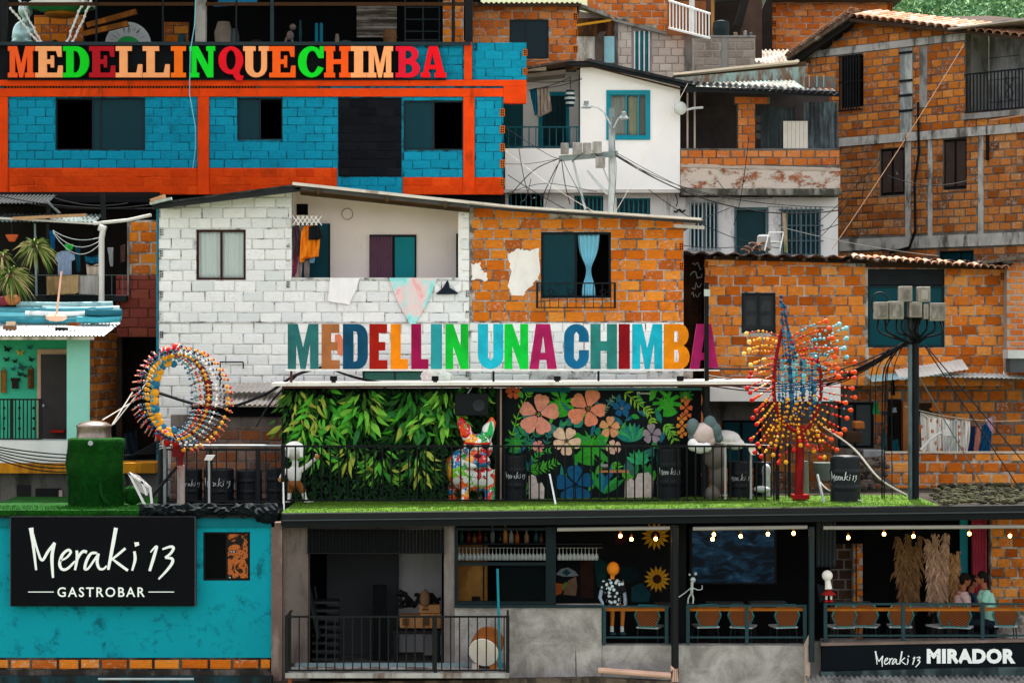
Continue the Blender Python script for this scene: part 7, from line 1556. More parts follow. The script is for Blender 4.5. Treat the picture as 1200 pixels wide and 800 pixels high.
for k in range(3): cable([W(1060,402,Yp), W(1008,425+k*5,Yp+.3), W(960,440+k*7,2.2)], .014, BLACK, ('upper','middle','lower')[k]+' thin black cable sweeping left below the thick ones', 'thin cables from the meter pole')
for k, (a, b, c) in enumerate(((1056,1037,590),(1054,1034,590),(1052,1026,520),(1058,1045,590),(1046,1020,470),(1050,1038,480))):
 cable([W(a,405,Yp), W(b+3,430,Yp+.1), W(b,470,Yp+.2), W(b-1+k*.5,c,Yp+.2)], .014 if k < 2 else .009, BLACK, 'black cable dropping from the meter pole, '+('thick right one','thick left one','short one in front of the grey window','rightmost reaching the deck','short leftmost one','short one by the green cloth')[k], 'cables dropping from the meter pole')
for k, (a, b, c, d, m_, lab) in enumerate(((1084,404,1212,556,'1c2022','upper black stay wire slanting right from the meter pole'),(1084,406,1212,598,'1c2022','lower black stay wire slanting right from the meter pole'),(1076,440,1166,592,'5a5c5a','grey stay rod slanting from the meter pole to the terrace'))):
 MB().tube([W(a,b,Yp), W(c,d,Yp-.3 if k == 2 else 2.5)], .012, 5).build('stay_wire', M(m_), label=lab, cat='wire')
cable([W(965,500,3), W(1000,525,2.4), W(1030,560,1.8), W(1063,580,1.4)], .02, M('b0a89c'), 'pale hose running down from the bead sculpture to the meter pole', 'hoses at the meter pole')
cable([W(1000,530,2.6), W(1030,557,2.2), W(1062,580,1.6)], .03, BLACK, 'black hose beside the pale one at the foot of the meter pole', 'hoses at the meter pole')
cable([W(958,560,1.5), W(975,576,1.3), W(1030,592,1.)], .012, WHITE, 'thin white cable beside the lone barrel', 'thin white cables on the right')
MB().tube([W(958,556,1.4), W(966,590,1.)], .028, 6).build('metal_tube', GALV, label='short grey tube leaning beside the lone barrel', cat='tube')
MB().tube([W(943,540,2.2), W(944,586,2.2)], .07, 8).build('wooden_post', M('6c7468', .8), label='grey wooden post behind the red sculpture post', cat='post')
Yp = 9.; s = S(Yp)
lp = thing('lamp_pole', 'concrete street pole with two small lamps and junction boxes before the white house', 'utility pole', W(717,262,Yp))
MB().tube([W(717,275,Yp), W(717,150,Yp), W(717,128,Yp)], [4.2*s,3.8*s,3.4*s], 12).build('pole', M('a0a8a8', .7, .25, 4, .3, dirt='5c6466', dirtamt=.42), lp)
for P, c in ((((716,146),(708,132),(700,126),(692,124.5)), (687,123)), (((719,150),(724,140),(728,136)), (731,136))):
 MB().tube([W(a,b,Yp-.1) for a,b in P], .022, 6).build('curved_arm', GALV, lp)
 mb = MB(); mb.lathe(W(c[0],c[1]+4,Yp-.1), [(.1,0),(.12,.02),(.06,.09),(.05,.16),(.03,.17)], 14); mb.build('lamp_head', M('7c8484', .5, .3), lp)
MB().box(X(714,Yp), X(720,Yp), Yp-.1, Yp+.05, Z(138,Yp), Z(127,Yp)).build('top_box', M('6c7a7c'), lp)
mb = MB(); mb.beam(W(655,186,Yp-.15), W(724,180,Yp-.15), .1, .12); mb.build('cross_arm', M('6c7a7a', .6, .3), lp)
for a, b, c, d in ((657,666.5,168,181),(671,682,167.5,181),(683,693,167.5,181),(694.5,705,166,180),(698,709,184,197)):
 MB().box(X(a,Yp-.3), X(b,Yp-.3), Yp-.38, Yp-.22, Z(d,Yp-.3), Z(c,Yp-.3)).build('junction_box', M('8c8c88', .6, .25, 5, .3, dirt='5a5a56'), lp, bevel=.012)
for a, b, c, d, w in ((670,182,686,246,.05),(688,200,712,228,.05),(703,187,714,215,.03)): MB().beam(W(a,b,Yp-.1), W(c,d,Yp-.1), w).build('strut', GALV, lp)
q = random.Random(77)
for k in range(12):
 a = q.uniform(560,1150); MB().tube(sag(W(a,q.uniform(150,260),8.4), W(a+q.uniform(-160,160),q.uniform(190,285),8.9), q.uniform(.05,.5), 12), .008, 4).build('wire', BLACK, label='thin black wire crossing between the upper houses', cat='wire', group='thin wires crossing between the upper houses')
CG = 'cables fanning out from the lamp pole'
fan = [((655,186),(625,200),(595,232)),((655,186),(620,192),(592,192)),((656,188),(648,210),(638,245)),((657,188),(650,200),(633,236)),((660,188),(668,205),(690,246)),((655,186),(640,180),(592,150)),((658,187),(662,215),(668,240)),((724,182),(780,215),(830,232)),((724,180),(760,200),(800,220)),((705,188),(690,176),(670,190)),((720,165),(722,200),(719,248)),((595,226),(640,215),(700,225))]
for k, P in enumerate(fan): cable([W(a,b,Yp-.2) for a,b in P], .007 if k % 3 else .011, BLACK, 'black cable fanning out from the lamp pole, '+('towards the lower left','level towards the left','steep towards the left','steep beside another','towards the roof at lower right','rising towards the left','straight down','thick one to the right','thin one to the right','looping back over the boxes','hugging the pole','crossing low in front')[k], CG)
for k, (A, B, sg_) in enumerate((((722,183),(985,246),.5),((722,182),(905,232),.3),((595,205),(985,262),1.0),((760,222),(930,292),.3),((800,222),(985,243),.1))):
 MB().tube(sag(W(*A,8.8), W(*B,9.5), sg_, 20), .009 if k else .014, 5).build('cable', BLACK, label='long black cable crossing in front of the grey-white lower floor, '+('thickest','second','lowest sagging','short steep','topmost level')[k], cat='cable', group='long cables crossing right')
for k, (A, B, c) in enumerate((((806,98),(755,180),'c8c0b4'),((1130,52),(975,292),'b08a6c'),((592,176),(700,250),'c0bcb4'),((900,262),(1100,300),'9a9890'),((755,180),(720,250),'c8c0b4'))):
 MB().tube(sag(W(*A,8.6), W(*B,8.6), .08, 12), .006 if k != 1 else .009, 5).build('wire', M(c), label=('pale wire slanting down across the white house','long tan wire slanting across the big brick house','pale wire from the white balcony to the orange roof','pale wire level in front of the big brick house','pale wire below the white house window')[k], cat='wire')
cable([W(185,460,2.2), W(255,478,2.6), W(310,462,2.8), W(345,440,3.2), W(378,430,3.6)], .03, BLACK, 'thick black cable rising from the left lean-to to the pavilion roof', 'cables over the lean-to')
cable([W(300,500,2.2), W(320,468,2.8), W(350,438,3.2)], .018, BLACK, 'thin black cable beside the thick one over the lean-to', 'cables over the lean-to')
for k in range(3): MB().tube(sag(W(390,433,3.4), W(450+k*10,448,3.2), .03+.03*k), .015, 5).build('cable', BLACK, label=('upper','middle','lower')[k]+' short black cable behind the first letters of the lower sign', cat='cable', group='short cables behind the lower sign')
for k in range(6): MB().tube(sag(W(-10,522+k*2.4,3.4), W(190,530-k*3.4,3.4), .12+.07*k, 18), .013, 5).build('cable', BLACK, label='black cable strung across the mint house front, %s from the top' % NAMES[k], cat='cable', group='cables across the mint house')
for k, (A, B) in enumerate((((133,497),(190,425)),((120,492),(160,468)),((131,498),(158,455)))): MB().tube([W(*A,1.2), W(*B,2.6)], .014, 4).build('wire', M('a8a49c'), label=('longest','short','middle')[k]+' pale wire from the metal tank up to the bead ring', cat='wire', group='pale wires at the metal tank')
mb = MB(); mb.beam(W(178,582,1.2), W(207,547,1.4), .05); mb.build('black_strut', BLACK, label='black strut leaning beside the left bead sculpture post', cat='strut')
# ================= turquoise building with the hanging sign (lower left) =================
Y = 0.; F_ = FR(Y); x = lambda p: X(p, Y); z = lambda p: Z(p, Y)
TQ = NT('turquoise_plaster'); n1 = TQ.noise(2.6, 9, None, .74, .3); n2 = TQ.noise(50, 3); n3 = TQ.noise(.8, 4); TQ.bump(TQ.math('ADD', n2, TQ.noise(7,5)), .35, .02)
TQ = TQ.done(TQ.mix(TQ.mr(n1, .53, .64, 0, .7), TQ.mix(n3, hexc('0a8496'), hexc('0c98a8')), hexc('083e4a')), .85, .25)
tq = thing('turquoise_building', 'turquoise plastered building with a small window and a turf-edged roof, lower left', 'building', (x(150), Y, z(800)))
hol = [px4(Y,238,293,623,680)]
wall(tq, F_, rect(x(-30), x(318), z(770), z(606)), hol, .2, TQ)
wall(tq, F_, rect(x(-30), x(318), z(790), z(770.3)), [], .18, M('5a524a', .95, .4, 5, .8, dirt='1c1a18', dirtamt=.5), y0=.02, name='lower_wall')
bricks(tq, F_ @ Matrix.Translation((0,.02,0)), rect(x(-30), x(317), z(784), z(771)), [], .45, .19, BR_OR, .04, .022, 201, 20, wonk=.2)
MB(F_).box(x(-30), x(318), -.05, .19, z(791), z(784.5)).build('footing', M('6c6058', .95, .5, 4, .9, dirt='1c1a18', dirtamt=.55), tq)
h = hol[0]; w_ = window(tq, F_, *h, M('14110f', .5), glassM('0a0e10', dark=.7), .035, .04, (.5,))
RF = NT('painted_reflection'); sxy = RF.n('SeparateXYZ'); RF.l(RF.pos, sxy.inputs[0])
a = RF.noise(3.2, 4, None, .6, 1.2); col = RF.ramp(a, [(0,hexc('101416')),(.42,hexc('3a1c10')),(.47,hexc('a85a28')),(.56,hexc('14181a')),(.62,hexc('b8b4ae'))], 'CONSTANT')
RFm = RF.done(col, .2, .6)
MB(F_).box(x(266), x(290), .045, .055, h[2]+.04, h[3]-.04).build('pane_reflection', RFm, w_)  # noise bands paint a reflection onto the right-hand pane
shell(tq, F_, x(-30), x(318), z(790), z(606), .21, 4.2, INDARK)
MB(F_).box(x(-30), x(322), -.12, 4.3, z(606)+.002, z(603)).build('roof_slab', M('1a1e20', .6), tq)
tg = MB(F_).box(x(-30), x(164), -.14, 3.4, z(602.9), z(597)); tg.build('roof_turf', TURFD, kind='structure', label='dark green artificial turf on the turquoise building roof')
mb = MB(); q = random.Random(6)
for i in range(2600):
 xx = q.uniform(x(-30), x(165)); yy = q.uniform(-.16,-.1) if i % 2 else q.uniform(-.14, .9); zz = z(597) if i % 2 == 0 else q.uniform(z(604), z(597)); an = q.uniform(0, PI); h_ = q.uniform(.02,.05)
 mb.add([(xx-.006*math.cos(an),yy-.006*math.sin(an),zz),(xx+.006*math.cos(an),yy+.006*math.sin(an),zz),(xx+q.uniform(-.015,.015),yy-q.uniform(.0,.03),zz+h_*(1 if i%2==0 else q.uniform(-.6,.6)))], [(0,1,2)])
mb.build('roof_turf_blades', M('26700f', .95, .5, 5, 0), kind='stuff', label='shaggy turf fringe along the turquoise building roof edge', cat='turf')
MB(F_).box(x(-30), x(322), -.05, -.001, z(617), z(606.1)).build('painted_edge_shadow', M('0b6a78', .8), tq)  # darker strip paints the shade below the roof edge into the colour
mb = MB(); q = random.Random(10); n = 40; m2 = 6; vs = []
for j in range(m2+1):
 for i in range(n+1): vs.append(W(163+(325-163)*i/n, 590+ (16+1.5*math.sin(i*.9+j)+ (6 if i > 33 else 0))*j/m2+q.uniform(-1,1), -.1-.09*math.sin(j/m2*PI)+q.uniform(-.05,.05)))
N = len(vs); vs += [p+Vector((0,.06,0)) for p in vs]; fs = []
for j in range(m2):
 for i in range(n): a = j*(n+1)+i; fs += [(a,a+1,a+n+2,a+n+1),(N+a,N+a+n+1,N+a+n+2,N+a+1)]
for i in range(n): a = i; fs.append((a,N+a,N+a+1,a+1)); a = m2*(n+1)+i; fs.append((a,a+1,N+a+1,N+a))
mb.add(vs, fs); mb.build('roof_tarp', M('0c1418', .7, .4, 5, .3, spec=.3), label='crumpled dark tarpaulin along the roof edge right of the turf', cat='tarpaulin')
sg = thing('bar_sign', 'black sign box with white hand lettering Meraki 13 and GASTROBAR on the turquoise wall', 'sign', W(120,710,-.16))
Yg = -.2; G_ = FR(Yg); MB(G_).box(X(13,Yg), X(228,Yg), 0, .17, Z(710,Yg), Z(605.5,Yg)).build('box', M('0b0c10', .6, .2, 2, .05, spec=.15), sg)
for a, b, c, d in ((12.6,228.6,604.8,605.4),(228.1,229.3,605.4,710),(11.8,12.9,605.4,710)): MB(G_).box(X(a,Yg), X(b,Yg), -.01, .17, Z(d,Yg), Z(c,Yg)).build('edge_trim', M('3c3a40', .4, spec=.6), sg)
LW = M('eef2f0', .6, .03)
k = S(Yg)/4; mb = MB(G_); handwriting(mb, X(135/4,Yg), Z(600+272/4,Yg), k, -.012, -.0005); mb.build('lettering', LW, sg, kind='stuff')
mb = MB(); put_text(mb, 'GASTROBAR', X(67.3,Yg), X(169.7,Yg), Z(699,Yg), Z(687.5,Yg), Yg, .012, .006, 1.25); mb.build('lettering', LW, sg, kind='stuff')
for a, b in ((33,63),(174,204)): MB(G_).box(X(a,Yg), X(b,Yg), -.006, -.0005, Z(693.6,Yg), Z(692.6,Yg)).build('rule', LW, sg)
D = 1.0; s = S(D)
dr = thing('turf_drum', 'tall drum wrapped in dark green artificial turf on the turquoise building roof', 'drum', W(112,596,D))
mb = MB(); c = W(112,598,D); q = random.Random(3); n = 40; prof = [(32,0),(32.5,15),(31,28),(32,40),(33.5,55),(33,72),(33,84),(29,85),(3,85)]; vs = []
for r, h in prof:
 for j in range(n): t_ = 2*PI*j/n; rr = (r+1.2*math.sin(3*t_+h*.08)+.6*math.sin(7*t_-h*.15))*s if r > 10 else r*s; vs.append(c+Vector((rr*math.cos(t_), rr*.7*math.sin(t_), h*s)))
mb.add(vs, [(i*n+j, i*n+(j+1)%n, (i+1)*n+(j+1)%n, (i+1)*n+j) for i in range(len(prof)-1) for j in range(n)]+[tuple(range((len(prof)-1)*n, len(prof)*n))])
mb.build('turf_wrap', TURFD, dr, smooth=True)
mb = MB()
for i in range(16000):
 t_ = q.uniform(PI, 2*PI) if i % 8 else q.uniform(0, PI); h = q.uniform(0, 84); r = 32.3+1.2*math.sin(3*t_+h*.08)+.6*math.sin(7*t_-h*.15); p = c+Vector((r*s*math.cos(t_), r*.7*s*math.sin(t_), h*s)); o_ = Vector((math.cos(t_), math.sin(t_), 0))
 w = Vector((-math.sin(t_), math.cos(t_), 0))*.006; mb.add([p-w, p+w, p+o_*q.uniform(.015,.04)+Vector((q.uniform(-.01,.01),0,q.uniform(-.035,.005)))], [(0,1,2)])
mb.build('turf_blades', M('0e4c14', .9, .5, 6, 0), dr, kind='stuff')
MB().tube([W(106,519,.55), W(106,519,.45)], 3*s, 10).build('tap', GALV, dr)
MB(FR(.62)).prism([(X(116,.62),Z(567,.62)),(X(119,.62),Z(565,.62)),(X(121,.62),Z(580,.62)),(X(128,.62),Z(591,.62)),(X(122,.62),Z(588,.62)),(X(117,.62),Z(578,.62))], -.03, .05).build('turf_seam', M('0c3c0c', .9), dr)
mb = MB(); mb.lathe(W(110,514,1.3), [(20.5*s,0),(20.5*s,2*s),(20*s,3*s),(20*s,13*s),(20.8*s,15*s),(20*s,16.5*s),(14*s,20*s),(.02,21.5*s)], 32)
mb.build('steel_tank', M('8c7c74', .3, .3, 3, .1, spec=.7, metal=.8, dirt='5a4a44', dirtamt=.4), label='round steel tank with a domed pale lid behind the turf drum', cat='tank', smooth=True)
fr_ = thing('folding_easel', 'tipped-over white folding frame with green cloth beside the turf drum', 'frame', W(160,592,1.))
for a, b in (((151,554),(176,571)),((151,554),(170,592)),((176,571),(178,590)),((166,563),(172,580))): MB().beam(W(*a,1), W(*b,1), .04).build('bar', WHITE, fr_)
mb = MB(); P = [W(151,553,1.05), W(163,557,1.05), W(178,572,1.05), W(172,580,1.05), W(161,575,1.05)]; mb.add(P+[p+Vector((0,.03,0)) for p in P], [(0,1,2,3,4),(9,8,7,6,5)]+[(i,5+i,5+(i+1)%5,(i+1)%5) for i in range(5)]); mb.build('board', M('c8c0bc', .7), fr_)
mb = MB(); mb.ball(W(155,580,1.2), .2, 10, 8, (1,.6,.9)); o = mb.build('turf_roll', TURFD, label='roll of green turf behind the tipped folding frame', cat='turf roll')
MB().box(X(165,2.5), X(320,2.5), 1.9, 3.9, ZT-.25, ZT-.05).build('side_deck', M('2c3234', .8, .3), kind='structure', label='grey deck carrying the barrels left of the turf')
# ================= restaurant =================
rs = thing('restaurant', 'dark open-fronted restaurant with concrete piers and parapets under the terrace', 'restaurant', (x(760), Y, z(830)))
CF = NT('rough_concrete'); n1 = CF.noise(1.6, 9, None, .74, .5); n2 = CF.noise(40, 4); CF.bump(CF.math('ADD', n2, CF.noise(5, 6, None, .7, 1.)), .5, .03)
CFm = CF.done(CF.mix(CF.mr(n1, .4, .62), CF.mix(CF.noise(6,6), hexc('76706c'), hexc('8f8a86')), hexc('b0aca8')), .9, .2)
BRC = M('665c58', .92, .25, 1.6, .5, dirt='4a3e3a', dirtamt=.45)
zt_ = ZT-.235
def rb_(a, b, c, d, m_, name='pier', y0=0., y1=.3, Yq=0.): return MB(FR(Yq)).box(X(a,Yq), X(b,Yq), y0, y1, Z(d,Yq) if d is not None else z(830), Z(c,Yq) if c is not None else zt_).build(name, m_, rs)
rb_(318.3,331,612,None,M('6e5a54', .92, .3, 1.6, .5, dirt='94827a', dirtamt=.4),'pier',-.05,.3); rb_(331.3,361,None,None,BRC,'pier',0,.4); rb_(361.3,520,None,620,BRC,'lintel',.05,.3); rb_(520.3,532.5,None,None,M('7c7470', .92, .2, 1.6, .4, dirt='5c5450'),'pier',0,.4)
wb = (532.8, 705)
rb_(532.8,705,709,None,CFm,'parapet',0,.3); rb_(705.3,787,756,None,CFm,'parapet',.03,.3); rb_(787.3,795,None,None,M('4c4846',.9),'pier',.05,.3); rb_(795.3,944,756,None,CFm,'parapet',.02,.3); rb_(944.3,963,753,None,CONCD,'parapet',.05,.3); rb_(963.3,1290,750,None,CONCD,'parapet',.06,.3)
MB(F_).prism([(x(674.3),z(762)),(x(675),z(762)),(x(675.6),z(793)),(x(674.6),z(793))], -.004, 0).build('crack', BLACKM, rs)
bw = thing('bar_window', 'black steel-framed open bar window with bottles and hanging glasses behind', 'window', W(590,708,0))
for a, b, c, d in ((533,536.5,618,708),(639.5,651.5,617,708),(536.7,639.3,618,621),(536.7,639.3,658.5,662),(536.7,639.3,704,708)): MB(F_).box(X(a,0), X(b,0), -.03, .08, Z(d,0), Z(c,0)).build('frame_bar', M('0f1c20', .5, .2), bw)
MB(F_).box(X(587,0), X(639,0), .04, .05, Z(703.8,0), Z(662.2,0)).build('pane', glassM('0c1418', dark=.5), bw)
MB(F_).box(X(532.8,0), X(706,0), -.05, .02, z(711.5), z(708.3)).build('sill', DKTEAL, bw)
for k, (a, b, c, lab) in enumerate(((791,4.4,800,'fat black round post between the bar and the screen room'),(951,3.4,775,'dark teal round post before the flower vases room'))):
 MB().tube([W(a,c,-.25), W(a,617,-.25)], b*S(0), 14).build('steel_post', M(('101417','1a2a2e')[k], .45, .2, spec=.5), label=lab, cat='post')
MB(F_).box(x(706), x(709), -.02, .05, z(755), z(709)).build('end_post', DKTEAL, rs)
fz = z(768)
DM = M('17181a', .9, .3, 1.2, .1);  # near-black paint puts the darkness of the room into the colour
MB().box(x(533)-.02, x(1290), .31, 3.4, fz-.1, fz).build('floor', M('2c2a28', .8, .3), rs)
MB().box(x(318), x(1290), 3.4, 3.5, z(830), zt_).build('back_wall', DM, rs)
MB().box(x(318)+.02, x(318)+.16, .42, 3.38, z(830), zt_-.002).build('end_wall', M('55524f'), rs)
MB().box(x(527)+.002, x(531), .42, 3.38, z(830), zt_-.002).build('partition', M('77736f', .9, .15), rs)
MB().box(x(795), x(806), .35, 1.8, z(830), zt_-.002).build('partition', M('121416', .8), rs)
for a, b, c, lab in ((653,785,619.5,'pale roller blind tube above the sunflower room'),(812,946,618.5,'pale roller blind tube above the screen room'),(965,1260,617.5,'long pale roller blind tube above the dining terrace')):
 mb = MB(); mb.tube([W(a,c+.6,-.2), W(b,c-1.2,-.2)], .035, 10); mb.build('blind_tube', M('9a948e', .6, .1), label=lab, cat='blind')
SR = 2.6; SM = M('6a6866', .9, .1, 1, .1)
MB(FR(SR)).box(X(383,SR), X(466,SR), 0, .2, z(830), zt_-.01).build('inner_wall', M('44464a', .9, .1), rs)
MB(FR(SR)).box(X(466.2,SR), X(496,SR), .3, .4, z(830), zt_-.01).build('inner_wall', M('c4c2c4', .9, .08), rs)
MB(FR(SR)).box(X(361,SR), X(383,SR), .3, .4, z(830), zt_-.01).build('inner_wall', BLACKM, rs)
MB(FR(2.2)).box(X(496,2.2), X(517,2.2), .3, .4, z(830), zt_-.01).build('inner_wall', M('a8a6a8', .9, .08), rs)
MB().box(x(332), x(527), .31, 3.38, z(790)-.1, z(790)).build('store_floor', CONCD, rs)
rsb = thing('roller_shutter', 'black ribbed roller shutter half lowered over the store room', 'shutter', W(440,647,-.02))
for k in range(40):
 a = 360.5+k*4; MB(F_).box(x(a)+.002, x(a+3.6), -.05-(k%2)*.012, -.02, z(646.5), z(620)).build('slat', M('0a0c0e', .6, .2, spec=.15), rsb)
MB(F_).box(x(360), x(521), -.07, -.018, z(648), z(646.7)).build('bottom_rail', BLACK, rsb)
ch = thing('chair_stack', 'stack of dark plastic chairs in the shadow of the store room', 'chairs', W(380,785,.9))
for k in range(8):
 b = 770-k*9.5; mb = MB(); mb.box(X(366,.9), X(397,.9), .8, 1.25, Z(b+3,.9), Z(b,.9)); mb.beam(W(368,b,1.22), W(366,b-14,1.3), .03, .3); mb.build('chair', M('2a2e31', .6, .2), ch)
mb = MB(); mb.beam(W(362,690,.6), W(374,745,.7), .05, .4); mb.build('folded_chair', M('23282b', .6), label='folded dark chair leaning at the left of the store room', cat='chair')
for a, lab in ((441,'left'),(450,'right')):
 mb = MB(); mb.box(X(a-4,1.8), X(a+4-1*(a>445),1.8), 1.75, 1.85, z(800), Z(685,1.8)); mb.build('upright_board', M('0e1113', .7), label=lab+' dark upright board standing in the store room', cat='board')
tb = thing('store_table', 'dark table with cardboard boxes in the store room', 'table', W(487,785,1.2))
MB().box(X(460,1.2), X(517,1.2), 1.0, 1.7, Z(741,1.2), Z(737.5,1.2)).build('tabletop', M('16191b', .5), tb)
for a, yy in ((462,1.05),(512,1.05),(462,1.65),(512,1.65)): MB().box(X(a,1.2), X(a+3,1.2), yy-.03, yy+.03, z(789.8), Z(741.2,1.2)).build('leg', M('16191b', .5), tb)
CBD = M('a8784c', .85, .15, 3, .2, dirt='7a5030', dirtamt=.4)
for k, (a, b, c, d, yy, lab) in enumerate(((468,492,722,737,1.2,'left cardboard box on the store room table'),(492,516,720,737,1.18,'right cardboard box on the store room table'),(491,515,710,719.5,1.22,'small cardboard box on top of the right box'))):
 t = thing('cardboard_box', lab, 'box', W((a+b)/2,d,yy), group='cardboard boxes in the store room')
 MB().box(X(a,1.), X(b,1.), yy, yy+.3, Z(d,1.), Z(c,1.)).build('carton', CBD, t); MB().box(X(a+3,1.), X(a+11,1.), yy-.004, yy-.0005, Z(d-3,1.), Z(c+4,1.)).build('print', M('5a3c24'), t)
mb = MB(); q = random.Random(4)
for k in range(26): a = q.uniform(467,510); mb.beam(W(a,q.uniform(694,712),1.4+q.uniform(-.1,.1)), W(a+q.uniform(-14,14),q.uniform(690,712),1.4+q.uniform(-.1,.1)), .06)
mb.build('heap', M('1c1a1a', .9, .3), kind='stuff', label='tangled dark heap lying on the cardboard boxes', cat='heap')
mb = MB(); mb.ball(W(498,701,1.2), .11, 8, 6, (.9,.8,1.5)); mb.build('sack', M('7a5c44', .9), label='brown sack stuck in the dark heap on the boxes', cat='sack')
bs = thing('balcony_slab', 'thin weathered concrete balcony slab below the store room', 'balcony', W(465,800,-.5))
MB().box(X(335,-.9), X(596,-.9), -1.0, -.06, Z(793,-.9), Z(787.5,-.9)).build('slab', M('a8a6a2', .85, .25, 3, .4, dirt='5c4636', dirtamt=.48), bs)
MB().box(X(342,-.8), X(596,-.8), -.2, -.065, Z(787.4,-.8), Z(783,-.8)).build('kerb', M('7c9094', .8, .2), bs)
Yb = -.9; zb0 = Z(787.5,Yb); zb1 = Z(721,Yb); RUST = M('5c3c2c', .6, .3)
rl = railing('black iron railing of the store room balcony with rusty feet', FR(Yb), X(335,Yb), X(596,Yb), zb0, zb1, 25, IRON, r=.011, rail=.024, posts=(X(336,Yb),X(510,Yb),X(595,Yb)), vb=Z(786,Yb))
for a in (336, 595):
 MB().beam(W(a,722,Yb), (X(a,Yb), -.06, W(a,722,Yb).z), .035).build('side_rail', IRON, rl); MB().beam(W(a,786,Yb), (X(a,Yb), -.06, W(a,786,Yb).z), .035).build('side_rail', IRON, rl)
 for k in range(5): MB().box(X(a,Yb)-.01, X(a,Yb)+.01, Yb+.14+k*.14, Yb+.16+k*.14, Z(786,Yb), Z(722,Yb)).build('baluster', IRON, rl)
dm = thing('big_drum', 'upright wooden drum with a pale round skin facing the street on the balcony', 'drum', W(568,785,-.5)); Yd = -.45; s = S(Yd)
rot = Matrix.Rotation(R(-14), 4, 'Z') @ Matrix.Rotation(R(22), 4, 'X')
mb = MB(Matrix.Translation(W(569,759,Yd)) @ rot); mb.lathe((0,0,0), [(18*s,-.14),(18.6*s,-.12),(18.6*s,.14),(17.8*s,.3)], 32, 'y'); mb.build('shell', M('8a4c1c', .5, .3, 4), dm, smooth=False)
mb = MB(Matrix.Translation(W(569,759,Yd)) @ rot); mb.lathe((0,0,0), [(.01,-.17),(17.6*s,-.165),(18*s,-.142),(17*s,-.139)], 32, 'y'); mb.build('drum_skin', M('ddd4c8', .7, .08, 4), dm)
for a in (557, 578): MB().box(X(a-4,Yd), X(a+4,Yd), Yd-.05, Yd+.2, Z(787.4,-.8), Z(777,Yd)).build('foot', M('c8b8a8' if a < 570 else 'b86a2c'), dm)
mb = MB(); mb.tube([W(583,666,-.6), W(586,784,-.65)], .022, 6); mb.build('broom', M('1a8494', .5), label='turquoise broom handle leaning upright beside the drum', cat='broom')
mb = MB(); mb.box(X(338,-.85), X(342,-.85), -.9, -.86, z(830), Z(787,-.85)); mb.build('drain_stub', M('8a4a2c'), label='rusty upright stub under the balcony left end', cat='pipe')
MB().box(x(-40), x(1300), -.0, .3, z(1000), z(830)-.003).build('retaining_wall', CONCD, kind='structure', label='rough retaining wall below the restaurant')
MB(FR(-.3)).prism([(X(320,-.3),Z(800,-.3)),(X(700,-.3),Z(794,-.3)),(X(795,-.3),Z(799,-.3)),(X(795,-.3),Z(840,-.3)),(X(320,-.3),Z(840,-.3))], 0, .22).build('lower_ledge', M('6a5c50', .95, .4, 4, .8, dirt='2c2622', dirtamt=.5), rs)
MB(FR(-.3)).box(X(-30,-.3), X(318,-.3), 0, .25, Z(840,-.3), Z(793,-.3)).build('lower_ledge', M('1c3c44', .8, .4, 4, .5, dirt='1c1a18', dirtamt=.5), tq)
mb = MB(); mb.tube([W(115,795,-.5), W(227,795,-.5)], .02, 5); mb.build('white_rod', M('a8b0b4', .5), label='thin white rod at the very bottom under the turquoise wall', cat='rod')
mb = MB(); mb.tube([W(701,785,-.2), W(705,785,-.2), W(786,791,-.25)], .055, 10); mb.tube([W(786,783,-.25), W(791,783,-.25), W(791,798,-.25)], .07, 10); mb.build('drain_pipe', M('d0a894', .5, .15), label='pinkish plastic drain pipe lying across the foot of the concrete wall', cat='pipe')
mb = MB(); mb.tube([W(946,767,-.15), W(946,840,-.15)], .055, 10); mb.tube([W(946,768,-.15), W(946,755,-.15), W(951,745,-.2)], .06, 8); mb.build('drain_pipe', M('b49c90', .5, .2), label='short pinkish downpipe left of the MIRADOR sign', cat='pipe')
mb = MB(FR(-.9)); corrugated(mb, X(950,-.9), X(1260,-.9), 0, Z(805,-.9), .85, Z(786,0)-.05, .1, .02); mb.build('street_roof', M('8c8a86', .7, .3, 3, .4, dirt='3c3a38', dirtamt=.45), label='grey corrugated roof sheet at the lower right edge of the picture', cat='roof sheet')
mb = MB(FR(-.16)); mb.prism([(X(962,-.16),Z(787,-.16)),(X(962,-.16),Z(796,-.16)),(X(1000,-.16),Z(800,-.16)),(X(1260,-.16),Z(790,-.16)),(X(1260,-.16),Z(780,-.16)),(X(1100,-.16),Z(783,-.16))], 0, .2); mb.build('sign_ledge', M('4c5c5c', .9, .4, 3, .6, dirt='1c2426', dirtamt=.5), rs)
ms = thing('viewpoint_sign', 'long black sign board reading Meraki 13 MIRADOR under the dining terrace', 'sign', W(1080,785,-.1)); Yg = -.12; G_ = FR(Yg)
mb = MB(G_); mb.prism([(X(963.5,Yg),Z(785.5,Yg)),(X(1260,Yg),Z(779,Yg)),(X(1260,Yg),Z(751,Yg)),(X(963.5,Yg),Z(756.5,Yg))], 0, .17); mb.build('board', M('0e141a', .6, .2, 2, .05, spec=.15), ms)
mb = MB(G_); k = S(Yg)*.0781; handwriting(mb, X(1025,Yg), Z(778,Yg), k, -.01, -.0005, 1.15); mb.build('lettering', LW, ms, kind='stuff')
mb = MB(); put_text(mb, 'MIRADOR', X(1086,Yg), X(1190,Yg), Z(777,Yg), Z(759.5,Yg), Yg-.001, .055, .008, 1.08); mb.build('lettering', LW, ms, kind='stuff')
mb = MB(G_); mb.prism([(X(962,Yg),Z(756,Yg)),(X(1260,Yg),Z(750.5,Yg)),(X(1260,Yg),Z(748,Yg)),(X(962,Yg),Z(753,Yg))], -.03, .17); mb.build('cap', M('7c6a62', .8, .3), ms)
